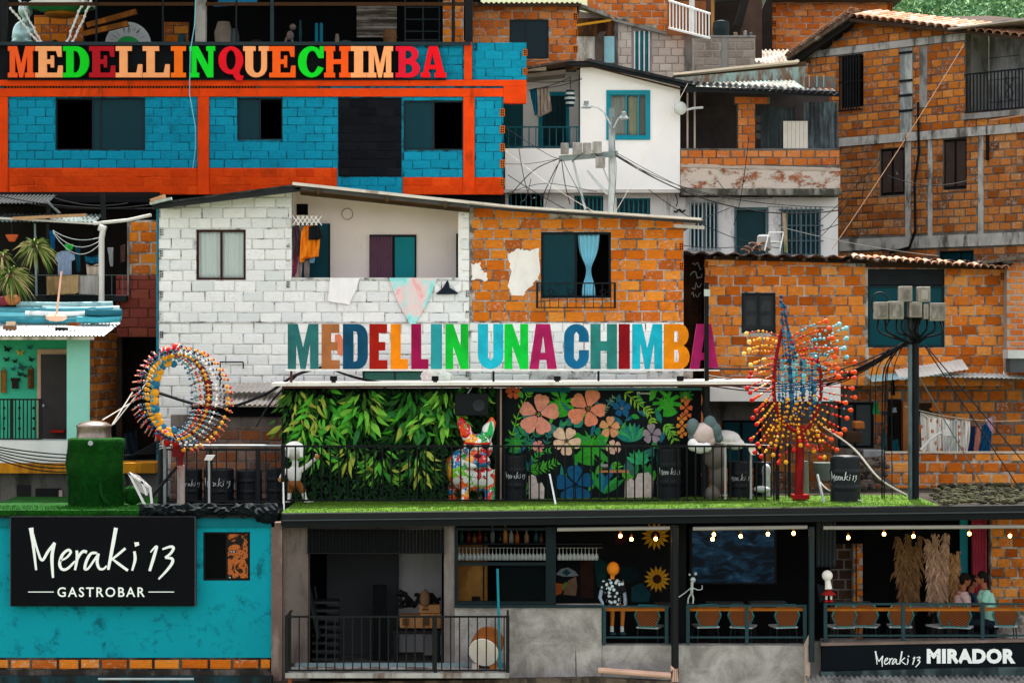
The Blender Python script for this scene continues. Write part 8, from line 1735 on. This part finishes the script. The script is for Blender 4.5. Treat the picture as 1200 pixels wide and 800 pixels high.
DT2 = M('1f3a40', .45, .2, 4, .1, spec=.5); OW = M('a8621c', .6, .25, 4, .2)
fzr = z(754)
for k, (a, b, c, d, lab, posts) in enumerate(((706,784,709,754,'short dark teal railing before the mannequin',(708,781)),(805,945,708,754,'dark teal railing before the screen room',(806,875,943)),(966,1260,706,752,'long dark teal railing of the dining terrace above the sign',(967,1058,1151)))):
 t = railing(lab, FR(-.02), X(a,0), X(b,0), Z(d,0), Z(c,0), 0, DT2, r=.01, rail=.024, posts=tuple(X(p,0) for p in posts), vb=Z(d-7,0), name='dining_railing')
 MB(FR(.06)).box(X(a+3,0), X(b-3,0), 0, .22, Z(716,0), Z(713.5,0)).build('counter_board', OW, t)
 MB(FR(-.02)).box(X(a,0), X(b,0), -.02, .02, Z(747-1+.2,0), Z(744.2,0)).build('middle_rail', DT2, t) if False else None
CW = NT('woven_back'); wv = CW.n('TexWave', wave_type='BANDS', bands_direction='DIAGONAL'); wv.inputs['Scale'].default_value = 14; CW.l(CW.pos, wv.inputs[0])
CWm = CW.done(CW.mix(wv.outputs[1], hexc('94501e'), hexc('3c2416')), .55, .4)
def chair(px, Yc, rz, label):
 t = thing('woven_chair', label, 'chair', (X(px,Yc), Yc, fz), group='woven chairs along the dining railing'); p = Vector((X(px,Yc), Yc, fz))
 B = Matrix.Translation(p)
 hexa = [(-.15,.46),(.15,.46),(.24,.66),(.16,.86),(-.16,.86),(-.24,.66)]
 MB(B @ Matrix.Translation((0,-.2,0))).prism(hexa, 0, .02).build('backrest', CWm, t)
 for i in range(6):
  a, b = hexa[i], hexa[(i+1)%6]; MB(B).beam((a[0],-.2,a[1]), (b[0],-.2,b[1]), .022).build('frame_bar', M(('2a8c8c','1c6c74')[i%2], .4), t)
 MB(B).prism([(-.2,-.2),(.2,-.2),(.22,.2),(-.22,.2)], 0, .03)
 mb = MB(B @ Matrix.Rotation(R(-90), 4, 'X') ); mb.prism([(-.2,-.2),(.2,-.2),(.22,.2),(-.22,.2)], .44, .47)
 mb = MB(B); mb.box(-.21,.21,-.2,.22,.43,.46); mb.build('seat', M('b8bcbc', .5, .1), t)
 for sx_, sy in ((-1,-1),(1,-1),(-1,1),(1,1)): MB(B).beam((sx_*.18,sy*.17,.43), (sx_*.22,sy*.22,0), .02).build('leg', M('12282c', .5), t)
 t.rotation_euler = (0,0,R(rz)); return t
q = random.Random(31)
ch_lab = {762:'woven chair nearest the mannequin',827:'woven chair at the left end of the screen room railing',871:'woven chair behind the middle post of the screen room railing',918:'woven chair at the right end of the screen room railing',985:'woven chair at the left end of the long railing',1016:'second woven chair from the left on the long railing',1054:'woven chair behind the first middle post of the long railing',1104:'woven chair just left of the seated man in pink',1126:'woven chair under the seated man in pink',1177:'woven chair at the far right before the brick wall'}
for px_, l_ in ch_lab.items(): chair(px_, .75+q.uniform(-.1,.12), q.uniform(-24,24), l_)
for k, (a, Yc) in enumerate(((790,1.6),(850,1.7),(900,1.8),(1000,1.7),(1075,1.6),(1140,1.75))):
 t = thing('bar_table', 'dark table, '+('first','second','third','fourth','fifth','sixth')[k]+' from the left in the row behind the woven chairs', 'table', (X(a,Yc), Yc, fz), group='dark dining tables')
 MB().box(X(a,Yc)-.35, X(a,Yc)+.35, Yc-.3, Yc+.3, fz+.72, fz+.75).build('tabletop', M('5a6264', .35), t)
 for sx_ in (-1,1):
  for sy in (-1,1): MB().box(X(a,Yc)+sx_*.3-.015, X(a,Yc)+sx_*.3+.015, Yc+sy*.25-.015, Yc+sy*.25+.015, fz, fz+.718).build('leg', BLACK, t)
bar = thing('back_bar', 'wooden back bar panel with shelves behind the bar window', 'bar', W(590,706,1.6)); Yb = 1.5
MB(FR(Yb)).box(X(536,Yb), X(571,Yb), .3, .34, Z(712,Yb), Z(640,Yb)).build('wood_panel', M('c08a44', .6, .25, 3, .1, dirt='8a5a24'), bar)
MB(FR(Yb)).box(X(566,Yb), X(567.5,Yb), .28, .298, Z(712,Yb), Z(640,Yb)).build('panel_joint', BLACK, bar)
MB(FR(Yb)).box(X(520,Yb), X(706,Yb), .0, .3, Z(638,Yb), Z(636.5,Yb)).build('shelf', M('23282a', .5), bar)
for b in (640.5,): MB(FR(Yb)).box(X(533,Yb), X(706,Yb), -.1, -.05, Z(b+1,Yb), Z(b,Yb)).build('glass_rail', M('6c5a48', .4), bar)
GLS = NT('clear_glassware'); GLS.b.inputs['Transmission Weight'].default_value = .0
GLSm = M('c8d0d0', .12, .1, 8, 0, spec=.9)
gq = random.Random(8); gm = None
for i in range(38):
 a = 538+i*4.35
 if a > 705 or 640 < a < 655: continue
 if gm is None:
  b_ = MB(); b_.lathe((0,0,0), [(.028,0),(.026,-.004),(.005,-.012),(.005,-.085),(.02,-.1),(.036,-.14),(.03,-.2),(.027,-.2)], 10); gm = bpy.data.meshes.new('stem_glass'); gm.from_pydata([tuple(v) for v in b_.v], [], b_.f); gm.materials.append(GLSm); gm.polygons.foreach_set('use_smooth', [True]*len(gm.polygons))
 o = bpy.data.objects.new('stem_glass', gm); C.objects.link(o); o.location = W(a, 641.5, Yb-.1+gq.uniform(-.02,.02)); o.scale = (1.15,1.15,1.15); tag(o, 'upside-down stem glass hanging in the row over the bar', 'glass', 'stem glasses hanging over the bar')
for k, (a, h_, c) in enumerate(((541,.3,'1c4a3c'),(549,.26,'6a1c14'),(556,.2,'8a5a28'),(562,.28,'7a1c14'),(569,.24,'2a2e2c'),(577,.34,'6c7c80'),(586,.22,'1c2a2c'),(592,.34,'c8843c'),(599,.3,'9aa0a4'),(606,.26,'b0602c'),(617,.27,'a08468'),(628,.3,'1c4c54'),(634,.2,'5c3c28'))):
 t = W(a,637,Yb+.15); mb = MB(); r_ = .045; mb.lathe(t, [(r_,0),(r_,h_*.6),(.016,h_*.78),(.016,h_),(.02,h_),(.005,h_)], 12)
 mb.build('bottle', M(c, .15, .1, 5, 0, spec=.8), label='bottle on the bar shelf, %s from the left' % ('first dark green','second dark red','third brown short','fourth red','fifth dark','sixth tall grey','seventh dark short','eighth tall amber','ninth silver','tenth copper','eleventh tan','twelfth teal','last small brown')[k], cat='bottle', group='bottles on the bar shelf', smooth=True)
mb = MB(); mb.box(X(553,1.2), X(563,1.2), 1.1, 1.3, Z(706,1.2), Z(699,1.2)); mb.build('card_reader', BLACK, label='little black device on the bar before the wooden panel', cat='device')
im = thing('sunflower_mural', 'dark painted inner wall with two sunflowers and a large eye behind the mannequin', 'mural', W(720,755,2.2)); Ym = 2.2; Q = FR(Ym)
MB(Q).box(X(653,Ym), X(792,Ym), 0, .1, z(790), zt_-.01).build('panel', M('1a1c1e', .9, .2, 1.5, .1), im)
def pq(a, b): return (X(600+a/4,Ym), Z(600+b/4,Ym))
def sunf(a, b, r, n=15):
 c = pq(a, b); r *= S(Ym)/4
 for k in range(n):
  t_ = 2*PI*k/n; P = [(c[0]+d*r*math.cos(t_+w), c[1]+d*r*math.sin(t_+w)) for d, w in ((.3,-.2),(.68,-.17),(1.02,0),(.68,.17),(.3,.2))]; MB(Q).prism(P, -.004-.0002*k, -.001).build('petal', M('e8a824', .7, .15, 6), im)
 MB(Q).prism([(c[0]+.34*r*math.cos(2*PI*j/18), c[1]+.34*r*math.sin(2*PI*j/18)) for j in range(18)], -.012, -.001).build('seed_disc', M('3a2414', .9), im)
sunf(680,312,62); sunf(672,110,66)
def pshape(pts, c, e=0): MB(Q).prism([pq(*p) for p in pts], -.003-e, -.001).build('painted_shape', M(c, .8, .25, 5), im)
pshape([(206,290),(230,265),(262,258),(296,275),(312,296),(280,300),(240,300)], '8c9896'); pshape([(234,282),(255,264),(276,282),(256,298)], '1c5058', .001); pshape([(206,330),(240,335),(232,380),(206,390)], 'b85a28'); pshape([(240,385),(262,320),(300,300),(306,345),(300,390)], '8a6a54'); pshape([(232,345),(250,325),(262,330),(240,370)], '6c8a3c', .001)
pshape([(320,220),(380,215),(385,400),(322,400)], '3a241c'); pshape([(385,235),(410,215),(450,240),(440,330),(400,350)], '163c3c'); pshape([(560,350),(610,330),(650,380),(640,420),(560,420)], '1c4c54'); pshape([(500,260),(560,250),(600,290),(560,330),(510,320)], '14282c'); pshape([(480,100),(520,95),(545,120),(510,155),(485,150)], '4a1a24')
sc_ = thing('wall_screen', 'big dark wall screen showing a dim blue picture', 'screen', W(873,684,2.4)); Yt = 2.2
MB(FR(Yt)).box(X(808,Yt), X(910,Yt), 0, .1, Z(684,Yt), Z(618,Yt)).build('casing', BLACK, sc_)
TV = NT('screen_picture'); a = TV.noise(2.6, 6, TV.mapv((1,1,2.4)), .6, .8); col = TV.ramp(a, [(0,hexc('04080c')),(.45,hexc('0a1c2c')),(.58,hexc('1c4864')),(.75,hexc('5a7c98'))]); TV.l(col, TV.b.inputs['Emission Color']); TV.b.inputs['Emission Strength'].default_value = .09
MB(FR(Yt)).box(X(811,Yt), X(907,Yt), -.006, -.001, Z(682,Yt), Z(620,Yt)).build('display', TV.done((0,0,0), .3), sc_)
MB(FR(2.6)).box(X(1125,2.6), X(1134,2.6), 0, .05, Z(680,2.6), zt_-.01).build('blue_strip', M('2496a4', .6), rs)
c_ = MB(FR(2.4)); drape(c_, X(1139,2.4), X(1157,2.4), Z(700,2.4), zt_-.02, 0, 5, .04, seed=3); c_.build('red_curtain', M('c84a60', .8, .15), label='tall rose-red curtain beside the brick wall of the dining terrace', cat='curtain', smooth=True)
c_ = MB(FR(1.6)); drape(c_, X(957,1.6), X(980,1.6), Z(664,1.6), zt_-.02, 0, 5, .04, seed=4); c_.build('grey_curtain', M('3c444a', .9, .2), label='dark grey curtain hanging behind the teal post', cat='curtain', smooth=True)
Yw = 2.; o_ = rect(X(1161,Yw), X(1290,Yw), z(770), zt_-.01); wall(rs, FR(Yw), o_, [], .2, MORT, name='brick_wall'); bricks(rs, FR(Yw), rect(X(1162,Yw), X(1285,Yw), Z(712,Yw), zt_-.02), [], .27, .19, BR_RT, .03, .016, 211, 60)
Yw = 2.5; o_ = rect(X(974,Yw), X(999,Yw), z(770), Z(637,Yw)); wall(rs, FR(Yw), o_, [], .2, MORTD, name='brick_wall'); bricks(rs, FR(Yw), o_, [], .26, .19, brickM(['3c2c22','4a3428','2c221c'], '5c544c', .3, '181410', .2, name='shaded_brick'), .03, .014, 212, 30)  # brick tones darkened so the shade sits in their colour
Yw = 2.3; o_ = rect(X(1000,Yw), X(1011,Yw), z(770), Z(637,Yw)); wall(rs, FR(Yw), o_, [], .2, MORT, name='brick_wall'); bricks(rs, FR(Yw), o_, [], .17, .12, BR_OR, .02, .014, 213, 20)
MB(FR(2.25)).box(X(1003.5,2.2), X(1004.6,2.2), 0, .03, Z(705,2.2), Z(637,2.2)).build('dark_pipe', BLACK, rs)
MB(FR(2.9)).box(X(1012,2.9), X(1125,2.9), 0, .05, z(770), zt_-.01).build('dark_curtain_wall', BLACKM, rs)
for k, (a0, a1, b0, b1, n, c, lab) in enumerate(((1042,1086,622,700,420,'7c5c3c','widest dark tan pampas bunch, left of the other two'),(1084,1112,624,704,420,'c09c80','pale pampas bunch in the middle, tallest'),(1108,1124,640,686,200,'b08458','small pampas bunch nearest the seated guests'))):
 t = thing('pampas_vase', lab, 'dried grass', W((a0+a1)/2,760,1.9), group='pampas grass bunches in vases'); q = random.Random(k); m_ = (a0+a1)/2; Yv = 1.9
 mb = MB(); mb.lathe((X(m_,Yv),Yv,fz), [(.1,0),(.15,.15),(.13,.4),(.07,.5),(.09,.55)], 14); mb.build('vase', M('3c3430', .6), t)
 mb = MB()
 for j in range(3 if k < 2 else 2):
  tx = a0+(a1-a0)*(j+.5)/(3 if k < 2 else 2); base = Vector((X(m_,Yv), Yv, fz+.5)); tip = W(tx+q.uniform(-3,3), b0+q.uniform(0,8), Yv-.1); mb.tube([base, base.lerp(tip,.5)+Vector((0,0,.1)), tip], .008, 4)
  for i in range(n):
   f = q.uniform(.12,1); p = base.lerp(tip, f)+Vector((q.uniform(-.05,.05), q.uniform(-.05,.05), 0)); d = Vector((q.uniform(-1,1)*.5, q.uniform(-.5,.5), -.25-q.random()*.6))*.34*math.sin(PI*min(1,f*.85+.12))**.7*q.uniform(.5,1.1); w = Vector((.006,0,.002))
   mb.add([p-w, p+w, p+d*.6+w*.6+Vector((d.x*.2,0,.0)), p+d+Vector((0,0,-.05))], [(0,1,2,3)])
 mb.build('plumes', M(c, .95, .35, 6, 0), t, kind='stuff')
EMB = emitM('ffb050', 9.)
for k, (a, b) in enumerate(((727,627.5),(740,631.5),(768.5,631),(835,631.5),(836.5,626),(868,628),(900,625.5),(930,624.5),(994,629.5),(1036,625.5),(1070.5,628),(1136,625),(1183.5,627.5))):
 t = thing('string_bulb', 'warm bulb under the roof beam, %s from the left' % ('1st','2nd','3rd','4th','5th','6th','7th','8th','9th','10th','11th','12th','13th, last')[k], 'light bulb', W(a,b,.3), group='warm bulbs under the roof beam')
 p = W(a,b,.3); MB().ball(p, .032, 10, 8, (1,1,1.15)).build('globe', EMB, t); MB().lathe(p+Vector((0,0,.034)), [(.016,0),(.018,.05),(.004,.06)], 8).build('socket', M('a8682c', .4), t); MB().tube([p+Vector((0,0,.09)), (p.x,p.y,zt_)], .004, 4).build('cord', BLACK, t)
mq = thing('mannequin', 'mannequin with a plain orange ball head, black shirt with white blotches and long legs', 'mannequin', W(720,745,.35)); D = .42; s = S(D)
mb = MB(); bl(mb,718.5,666,7.5,D,(1,1,1.1)); mb.tube([W(718,672,D), W(717.5,680,D)], 2.6*s, 10); o = mb.build('head', M('d87c1c', .45, .1), mq); bake_remesh(o, .014, 3)
SHT = NT('blotched_shirt'); vo = SHT.n('TexVoronoi'); vo.inputs['Scale'].default_value = 13; SHT.l(SHT.pos, vo.inputs[0]); SHT = SHT.done(SHT.mix(SHT.mr(vo.outputs['Distance'], .36, .42), hexc('b8c8c8'), hexc('14181c')), .85)
mb = MB(); mb.tube([W(718,678,D), W(718,690,D), W(719,709,D)], [7*s,10*s,8.5*s], 14); mb.tube([W(710,681,D), W(705.5,692,D-.05)], [5*s,4*s], 10); mb.tube([W(726,681,D), W(731,694,D-.02)], [5*s,4*s], 10); o = mb.build('shirt', SHT, mq); bake_remesh(o, .016, 3)
mb = MB(); mb.tube([W(705,691,D-.05), W(703,700,D-.1), W(706,706,D-.18)], [2.6*s,2.2*s,1.8*s], 8); mb.tube([W(731,693,D), W(732.5,700,D), W(732,706,D-.05)], [2.6*s,2.2*s,1.8*s], 8)
for i in range(4): mb.tube([W(732+i*.8-1,706,D-.05), W(732.4+i*.8-1,709.5,D-.07)], .009, 5); mb.tube([W(706+i*.8-1,706,D-.18), W(706.4+i*.8-1,709.5,D-.2)], .009, 5)
o = mb.build('arms', M('8a9aa8', .5), mq); bake_remesh(o, .011, 1)
mb = MB(); mb.tube([W(717.5,708,D), W(717.5,725,D), W(717,740,D)], [3.2*s,2.5*s,1.7*s], 10); mb.tube([W(730,708,D), W(729.5,725,D), W(729,740,D)], [3.2*s,2.5*s,1.7*s], 10); mb.build('legs', M('b8702c', .5), mq, kind='stuff')
for a in (717, 729): MB().tube([W(a,733,D), W(a,740,D)], 2.2*s, 10).build('sock', M('c8ccd0', .8), mq); mb = MB(); mb.ball(W(a+1,742,D-.06), 3*s, 10, 6, (1.5,1.6,.7)); mb.build('shoe', M('1c3a40', .5, dirt='e0e0dc', dirtamt=.4), mq)
mb = MB(); mb.lathe(W(733,708,.5), [(.03,0),(.03,.09),(.035,.1),(.03,.1)], 12); mb.build('can', M('8c9090', .3), label='small silver can beside the mannequin on the railing', cat='can')
wg = thing('wire_figurine', 'thin silver figurine with outstretched arms standing on the dark teal railing', 'figurine', W(812,708,.0)); D = -.02
mb = MB(); mb.ball(W(812,679,D), .055, 10, 8, (1,.8,1)); mb.ball(W(815,672,D), .035, 8, 6); mb.ball(W(808,673,D), .025, 8, 6)
mb.tube([W(811,682,D), W(810.5,695,D)], .03, 8); mb.tube([W(811,688,D), W(818,691,D), W(823,690,D), W(822.5,685,D)], .014, 6); mb.tube([W(810,688,D), W(803,694,D), W(795,699.5,D-.05)], .014, 6); mb.tube([W(811,694,D), W(812.5,701,D), W(812,707,D)], .018, 6); mb.tube([W(810,694,D), W(806.5,701,D), W(806,707,D)], .018, 6)
o = mb.build('body', M('a8b0b0', .35, .2, 8, .1, spec=.7, metal=.4), wg); bake_remesh(o, .01, 2)
og_ = thing('round_ornament', 'small white and red ornament of rounded shapes on the left end of the long railing', 'ornament', W(970,706,.0)); D = .02
mb = MB(); mb.ball(W(969.5,674,D), .1, 14, 10, (1,.9,1)); mb.tube([W(970,680,D), W(971,690,D)], [.05,.07], 12); o = mb.build('body', M('e8e4e0', .35, .05), og_); bake_remesh(o, .014, 3)
mb = MB(); mb.lathe(W(971,694,D)-Vector((0,0,.03)), [(.02,.09),(.07,.05),(.14,0),(.13,-.012)], 18); mb.build('skirt', M('8c1c1c', .5), og_)
for a in (968.5, 974): MB().tube([W(a,693,D), W(a,702,D)], .02, 8).build('leg', M('e8e4e0', .4), og_); MB().ball(W(a,704,D-.01), .035, 8, 6, (1.2,1.4,.8)).build('foot', M('a81818', .4), og_)
SK = M('8a5238', .6, .08, 4, .05)
def guest(hx, hy, Yp, face, lean, shirt, hair, label, tuck=0, arm=1, glasses=False):
 s = S(Yp); H = W(hx, hy, Yp); t = thing('person', label, 'person', (H.x, Yp, fz)); f = face
 sh = H+Vector((-f*.05-lean*.02, .0, -.27)); hip = Vector((sh.x-f*.02-lean*.12, Yp, fz+.48));
 mb = MB(); mb.ball(H, .095, 14, 10, (.95,.85,1.15)); mb.ball(H+Vector((f*.03,0,-.06)), .06, 10, 8); mb.tube([H+Vector((-f*.02,0,-.07)), sh+Vector((0,0,.06))], [.05,.058], 10)
 mb.ball(H+Vector((f*.1,0,-.01)), .018, 6, 5, (1.3,.8,1.2))          # nose
 mb.ball(H+Vector((f*.088,0,-.055)), .014, 6, 5, (.8,1.5,.7))         # mouth
 for sd in (-1, 1): mb.ball(H+Vector((-f*.01,sd*.085,-.01)), .02, 6, 5, (1,.5,1.4))   # ears
 hands = []
 for sd in (-1, 1):
  S0 = sh+Vector((0,sd*.19,0)); E = S0+Vector((f*.1,sd*.03,-.26)); Hd = E+Vector((f*.24,-sd*.06,.05 if sd == arm else -.02))
  mb.tube([S0, E, Hd], [.052,.042,.03], 10); mb.ball(Hd+Vector((f*.04,0,0)), .036, 8, 6, (1.2,.9,.6))
  for k in range(4): b = Hd+Vector((f*.06,(k-1.5)*.018,0)); mb.tube([b, b+Vector((f*(.035+.008*(k in (1,2))),0,-.006)), b+Vector((f*(.055+.01*(k in (1,2))),0,-.03))], .0095, 6)
  b = Hd+Vector((f*.03,-sd*.03,.005)); mb.tube([b, b+Vector((f*.03,-sd*.025,-.005)), b+Vector((f*.05,-sd*.025,-.012))], .0105, 6)
 mb.tube([sh+Vector((0,0,.03)), (sh+hip)/2, hip], [.12,.13,.14], 14)
 for sd in (-1, 1): K = hip+Vector((f*.42,sd*.11,.02)); mb.tube([hip+Vector((0,sd*.09,0)), K, K+Vector((f*.02,0,-.44))], [.08,.062,.042], 10); mb.ball(K+Vector((f*.07,0,-.46)), .05, 8, 6, (1.9,.9,.6))
 o = mb.build('body', SK, t); bake_remesh(o, .0125, 2)
 mb = MB(); mb.tube([sh+Vector((0,0,.055)), sh+Vector((0,0,-.06)), (sh+hip)/2, hip+Vector((0,0,-.02))], [.09,.155,.15,.165], 16); mb.ball(sh+Vector((0,.12,-.02)), .09, 10, 8); mb.ball(sh+Vector((0,-.12,-.02)), .09, 10, 8)
 for sd in (-1, 1): S0 = sh+Vector((0,sd*.18,-.0)); mb.tube([S0, S0+Vector((f*.06,sd*.02,-.16))], [.078,.068], 10)
 o = mb.build('shirt', M(shirt, .9, .08, 5, .2), t); bake_remesh(o, .017, 3)
 mb = MB();
 for sd in (-1, 1): K = hip+Vector((f*.42,sd*.11,.02)); mb.tube([hip+Vector((0,sd*.08,.0)), K, K+Vector((f*.02,0,-.38))], [.105,.08,.062], 10)
 mb.ball(hip, .15, 10, 8); o = mb.build('trousers', M('1a222c', .9), t); bake_remesh(o, .02, 2)
 mb = MB(); mb.ball(H+Vector((-f*.018,0,.03)), .104, 14, 10, (.98,.92,1.05)); mb.ball(H+Vector((-f*.055,0,-.015)), .075, 10, 8, (.8,1.05,1.1)); o = mb.build('hair', M(hair, .8, .3, 20, .5), t); bake_remesh(o, .014, 2)
 for sd in (-1, 1): MB().ball(H+Vector((f*.082,sd*.034,.012)), .012, 6, 5).build('eye', M('101010', .3), t)
 if glasses: MB().beam(H+Vector((f*.092,-.075,.012)), H+Vector((f*.092,.075,.012)), .014, .04).build('sunglasses', BLACK, t)
 return t
guest(1131.5,679,.95,1,0,'b89a96','14100e','man in a dusty pink t-shirt and sunglasses seated facing right at the railing',glasses=True)
guest(1140.5,681,1.55,1,0,'1c3a4c','120e0c','dark-haired person in dark clothes between the other two seated guests')
guest(1150,677,.85,-1,-1,'8cc0b0','14100c','person in a mint green t-shirt leaning towards the left at the railing')
garment([(958,684),(967,686),(968,704),(960,706)], .3, M('2a3036', .9), 'dark jacket hanging behind the small white ornament', 'jacket')
rk = thing('drying_rack', 'white folding lattice drying rack full of clothes at the left end of the loggia', 'drying rack', W(359,264,4.85))
for k in range(6):
 for a, b in (((343+k*5.2,253),(351+k*5.2,264)),((343+k*5.2,264),(351+k*5.2,253))): MB().beam(W(*a,4.85), W(*b,4.85+.01*(b[1]<260)), .016).build('lath', WHITE, rk)
Yc = 5.05
garment([(343,266),(350,263),(352,285),(350,300),(343,303)], Yc, M('5a4452', .9, .2), 'mauve-brown blouse at the left end of the drying rack', 'laundry', amp=.03)
garment([(344,298),(350,296),(348,318),(345,325),(342,324)], Yc, M('8a3a5c', .9, .5, 12), 'patterned pink and blue garment below the mauve blouse', 'laundry')
garment([(350,264),(355,262),(356,290),(353,326),(350,326)], Yc+.05, M('a89a98', .9), 'long pale garment hanging next to the mauve blouse', 'laundry')
garment([(353,272),(357,263),(372,262),(375,280),(373,305),(368,304),(358,302),(356,307),(351,307)], Yc-.05, M('e8861c', .9, .12), 'orange jacket on the drying rack', 'laundry', amp=.035)
garment([(362,265),(373,263),(379,279),(372,281),(361,281)], Yc-.12, M('1a1c20', .9, .2), 'black skirt hanging over the orange jacket', 'laundry')
garment([(363,301),(369,301),(368,308),(363,308)], Yc-.02, M('88b4d0', .9), 'tiny light blue cloth below the orange jacket', 'laundry')
garment([(356,306),(363,304),(362,326),(357,326)], Yc+.06, M('9a8e8a', .9), 'grey cloth hanging low beside the loggia door', 'laundry')
Yc = 4.93
garment([(387,325.5),(421.5,325.5),(417,340),(409,357),(397,355),(384,354)], Yc, M('f0eeec', .9, .05), 'white towel hanging over the loggia parapet', 'towel', amp=.012, fold=5)
PT = NT('pastel_towel'); a = PT.noise(1.8, 3, PT.mapv((1,1,.8), (0,.7,0)), .5, 1.2); PTm = PT.done(PT.ramp(a, [(.0,hexc('8cd8d4')),(.42,hexc('a8e0dc')),(.47,hexc('d8d0cc')),(.54,hexc('e8c8c4')),(.6,hexc('e8b0b0')),(.66,hexc('e8dcd4'))], 'CONSTANT'), .9)
garment([(456,325.5),(512.5,325.5),(505,345),(497,362),(489,375),(484,385),(478,375),(468,358),(461,340)], Yc, PTm, 'large pastel turquoise and pink towel hanging in a point over the parapet', 'towel', amp=.02, fold=6)
mb = MB(FR(4.92)); P = [(511,344),(519,337),(523,330),(524.5,328),(526,331),(527,337),(537,343),(536,344.5),(512,345)]; mb.prism([(X(a,4.92),Z(b,4.92)) for a,b in P], 0, .02); mb.build('coat_hanger', M('18222c', .6), label='black coat hanger lying against the parapet right of the pastel towel', cat='coat hanger')
for k, P in enumerate((((509,331),(513,334),(519,341),(510,343)),((531,336),(541,330),(541,340),(535,343)))):
 MB(FR(4.95)).prism([(X(a,4.95),Z(b,4.95)) for a,b in P], 0, .02).build('white_cloth', WHITE, label=('left','right')[k]+' white rag beside the black coat hanger', cat='cloth')
MB(FR(4.97)).prism(blob([(X(a,4.97),Z(b,4.97)) for a,b in ((393,392),(398,391),(402,398),(401,418),(396,415),(392,400))], 3, 4, .012), 0, .02).build('orange_patch', M('e0805c', .8), wh)
for k, (a, b, n, r_, lab) in enumerate(((41,289,150,.46,'bushy spider plant hanging in front of the left balcony post'),(12,322,190,.5,'large brownish-green plant at the left edge below the clay pot'),(2,300,60,.3,'small plant cut by the left edge of the picture'))):
 t = thing('spider_plant', lab, 'plant', W(a,b+15,4.9), group='plants on the left balcony'); p = W(a,b,5.0); q = random.Random(k+50)
 mb = MB(); mb.lathe(p-Vector((0,0,.12)), [(.08,0),(.12,.14),(.11,.15)], 12); mb.build('pot', M('4a3a2c', .8), t)
 ms_ = [M(c, .7, .3, 7, 0) for c in ('4a6a24','6c7c3c','8a8c54','2c4818','a89c6c')]; groups = [MB() for _ in ms_]
 for i in range(n):
  th = q.uniform(0, 2*PI); el = q.uniform(-.9,1.1); L = r_*q.uniform(.6,1.15); d = Vector((math.cos(th)*math.cos(el), math.sin(th)*math.cos(el)*.7, math.sin(el))); w = Vector((-d.z*.3+.02, .0, d.x*.3+.5)).normalized()*.018 if abs(d.x) > .3 else Vector((.018,0,0)); g = groups[min(4, int(q.random()**1.3*5))]
  c0 = p+d*.04; P = [c0+d*L*f+Vector((0,0,-L*.55*f*f)) for f in (0,.35,.7,1)]
  g.add([P[0]-w*.5,P[0]+w*.5,P[1]-w,P[1]+w,P[2]-w*.7,P[2]+w*.7,P[3]], [(0,1,3,2),(2,3,5,4),(4,5,6)])
 for g, m_ in zip(groups, ms_):
  if g.f: g.build('leaves', m_, t, kind='stuff')
mb = MB(); mb.lathe(W(14,283,5.2), [(.06,0),(.12,.1),(.13,.14),(.1,.14)], 14); mb.build('clay_bowl', M('b8542c', .7), label='orange clay bowl hanging left of the spider plant', cat='pot')
MB().tube([W(14,262,5.2), W(14,276,5.2)], .008, 4).build('hook_wire', BLACK, label='wire holding the orange clay bowl', cat='wire')
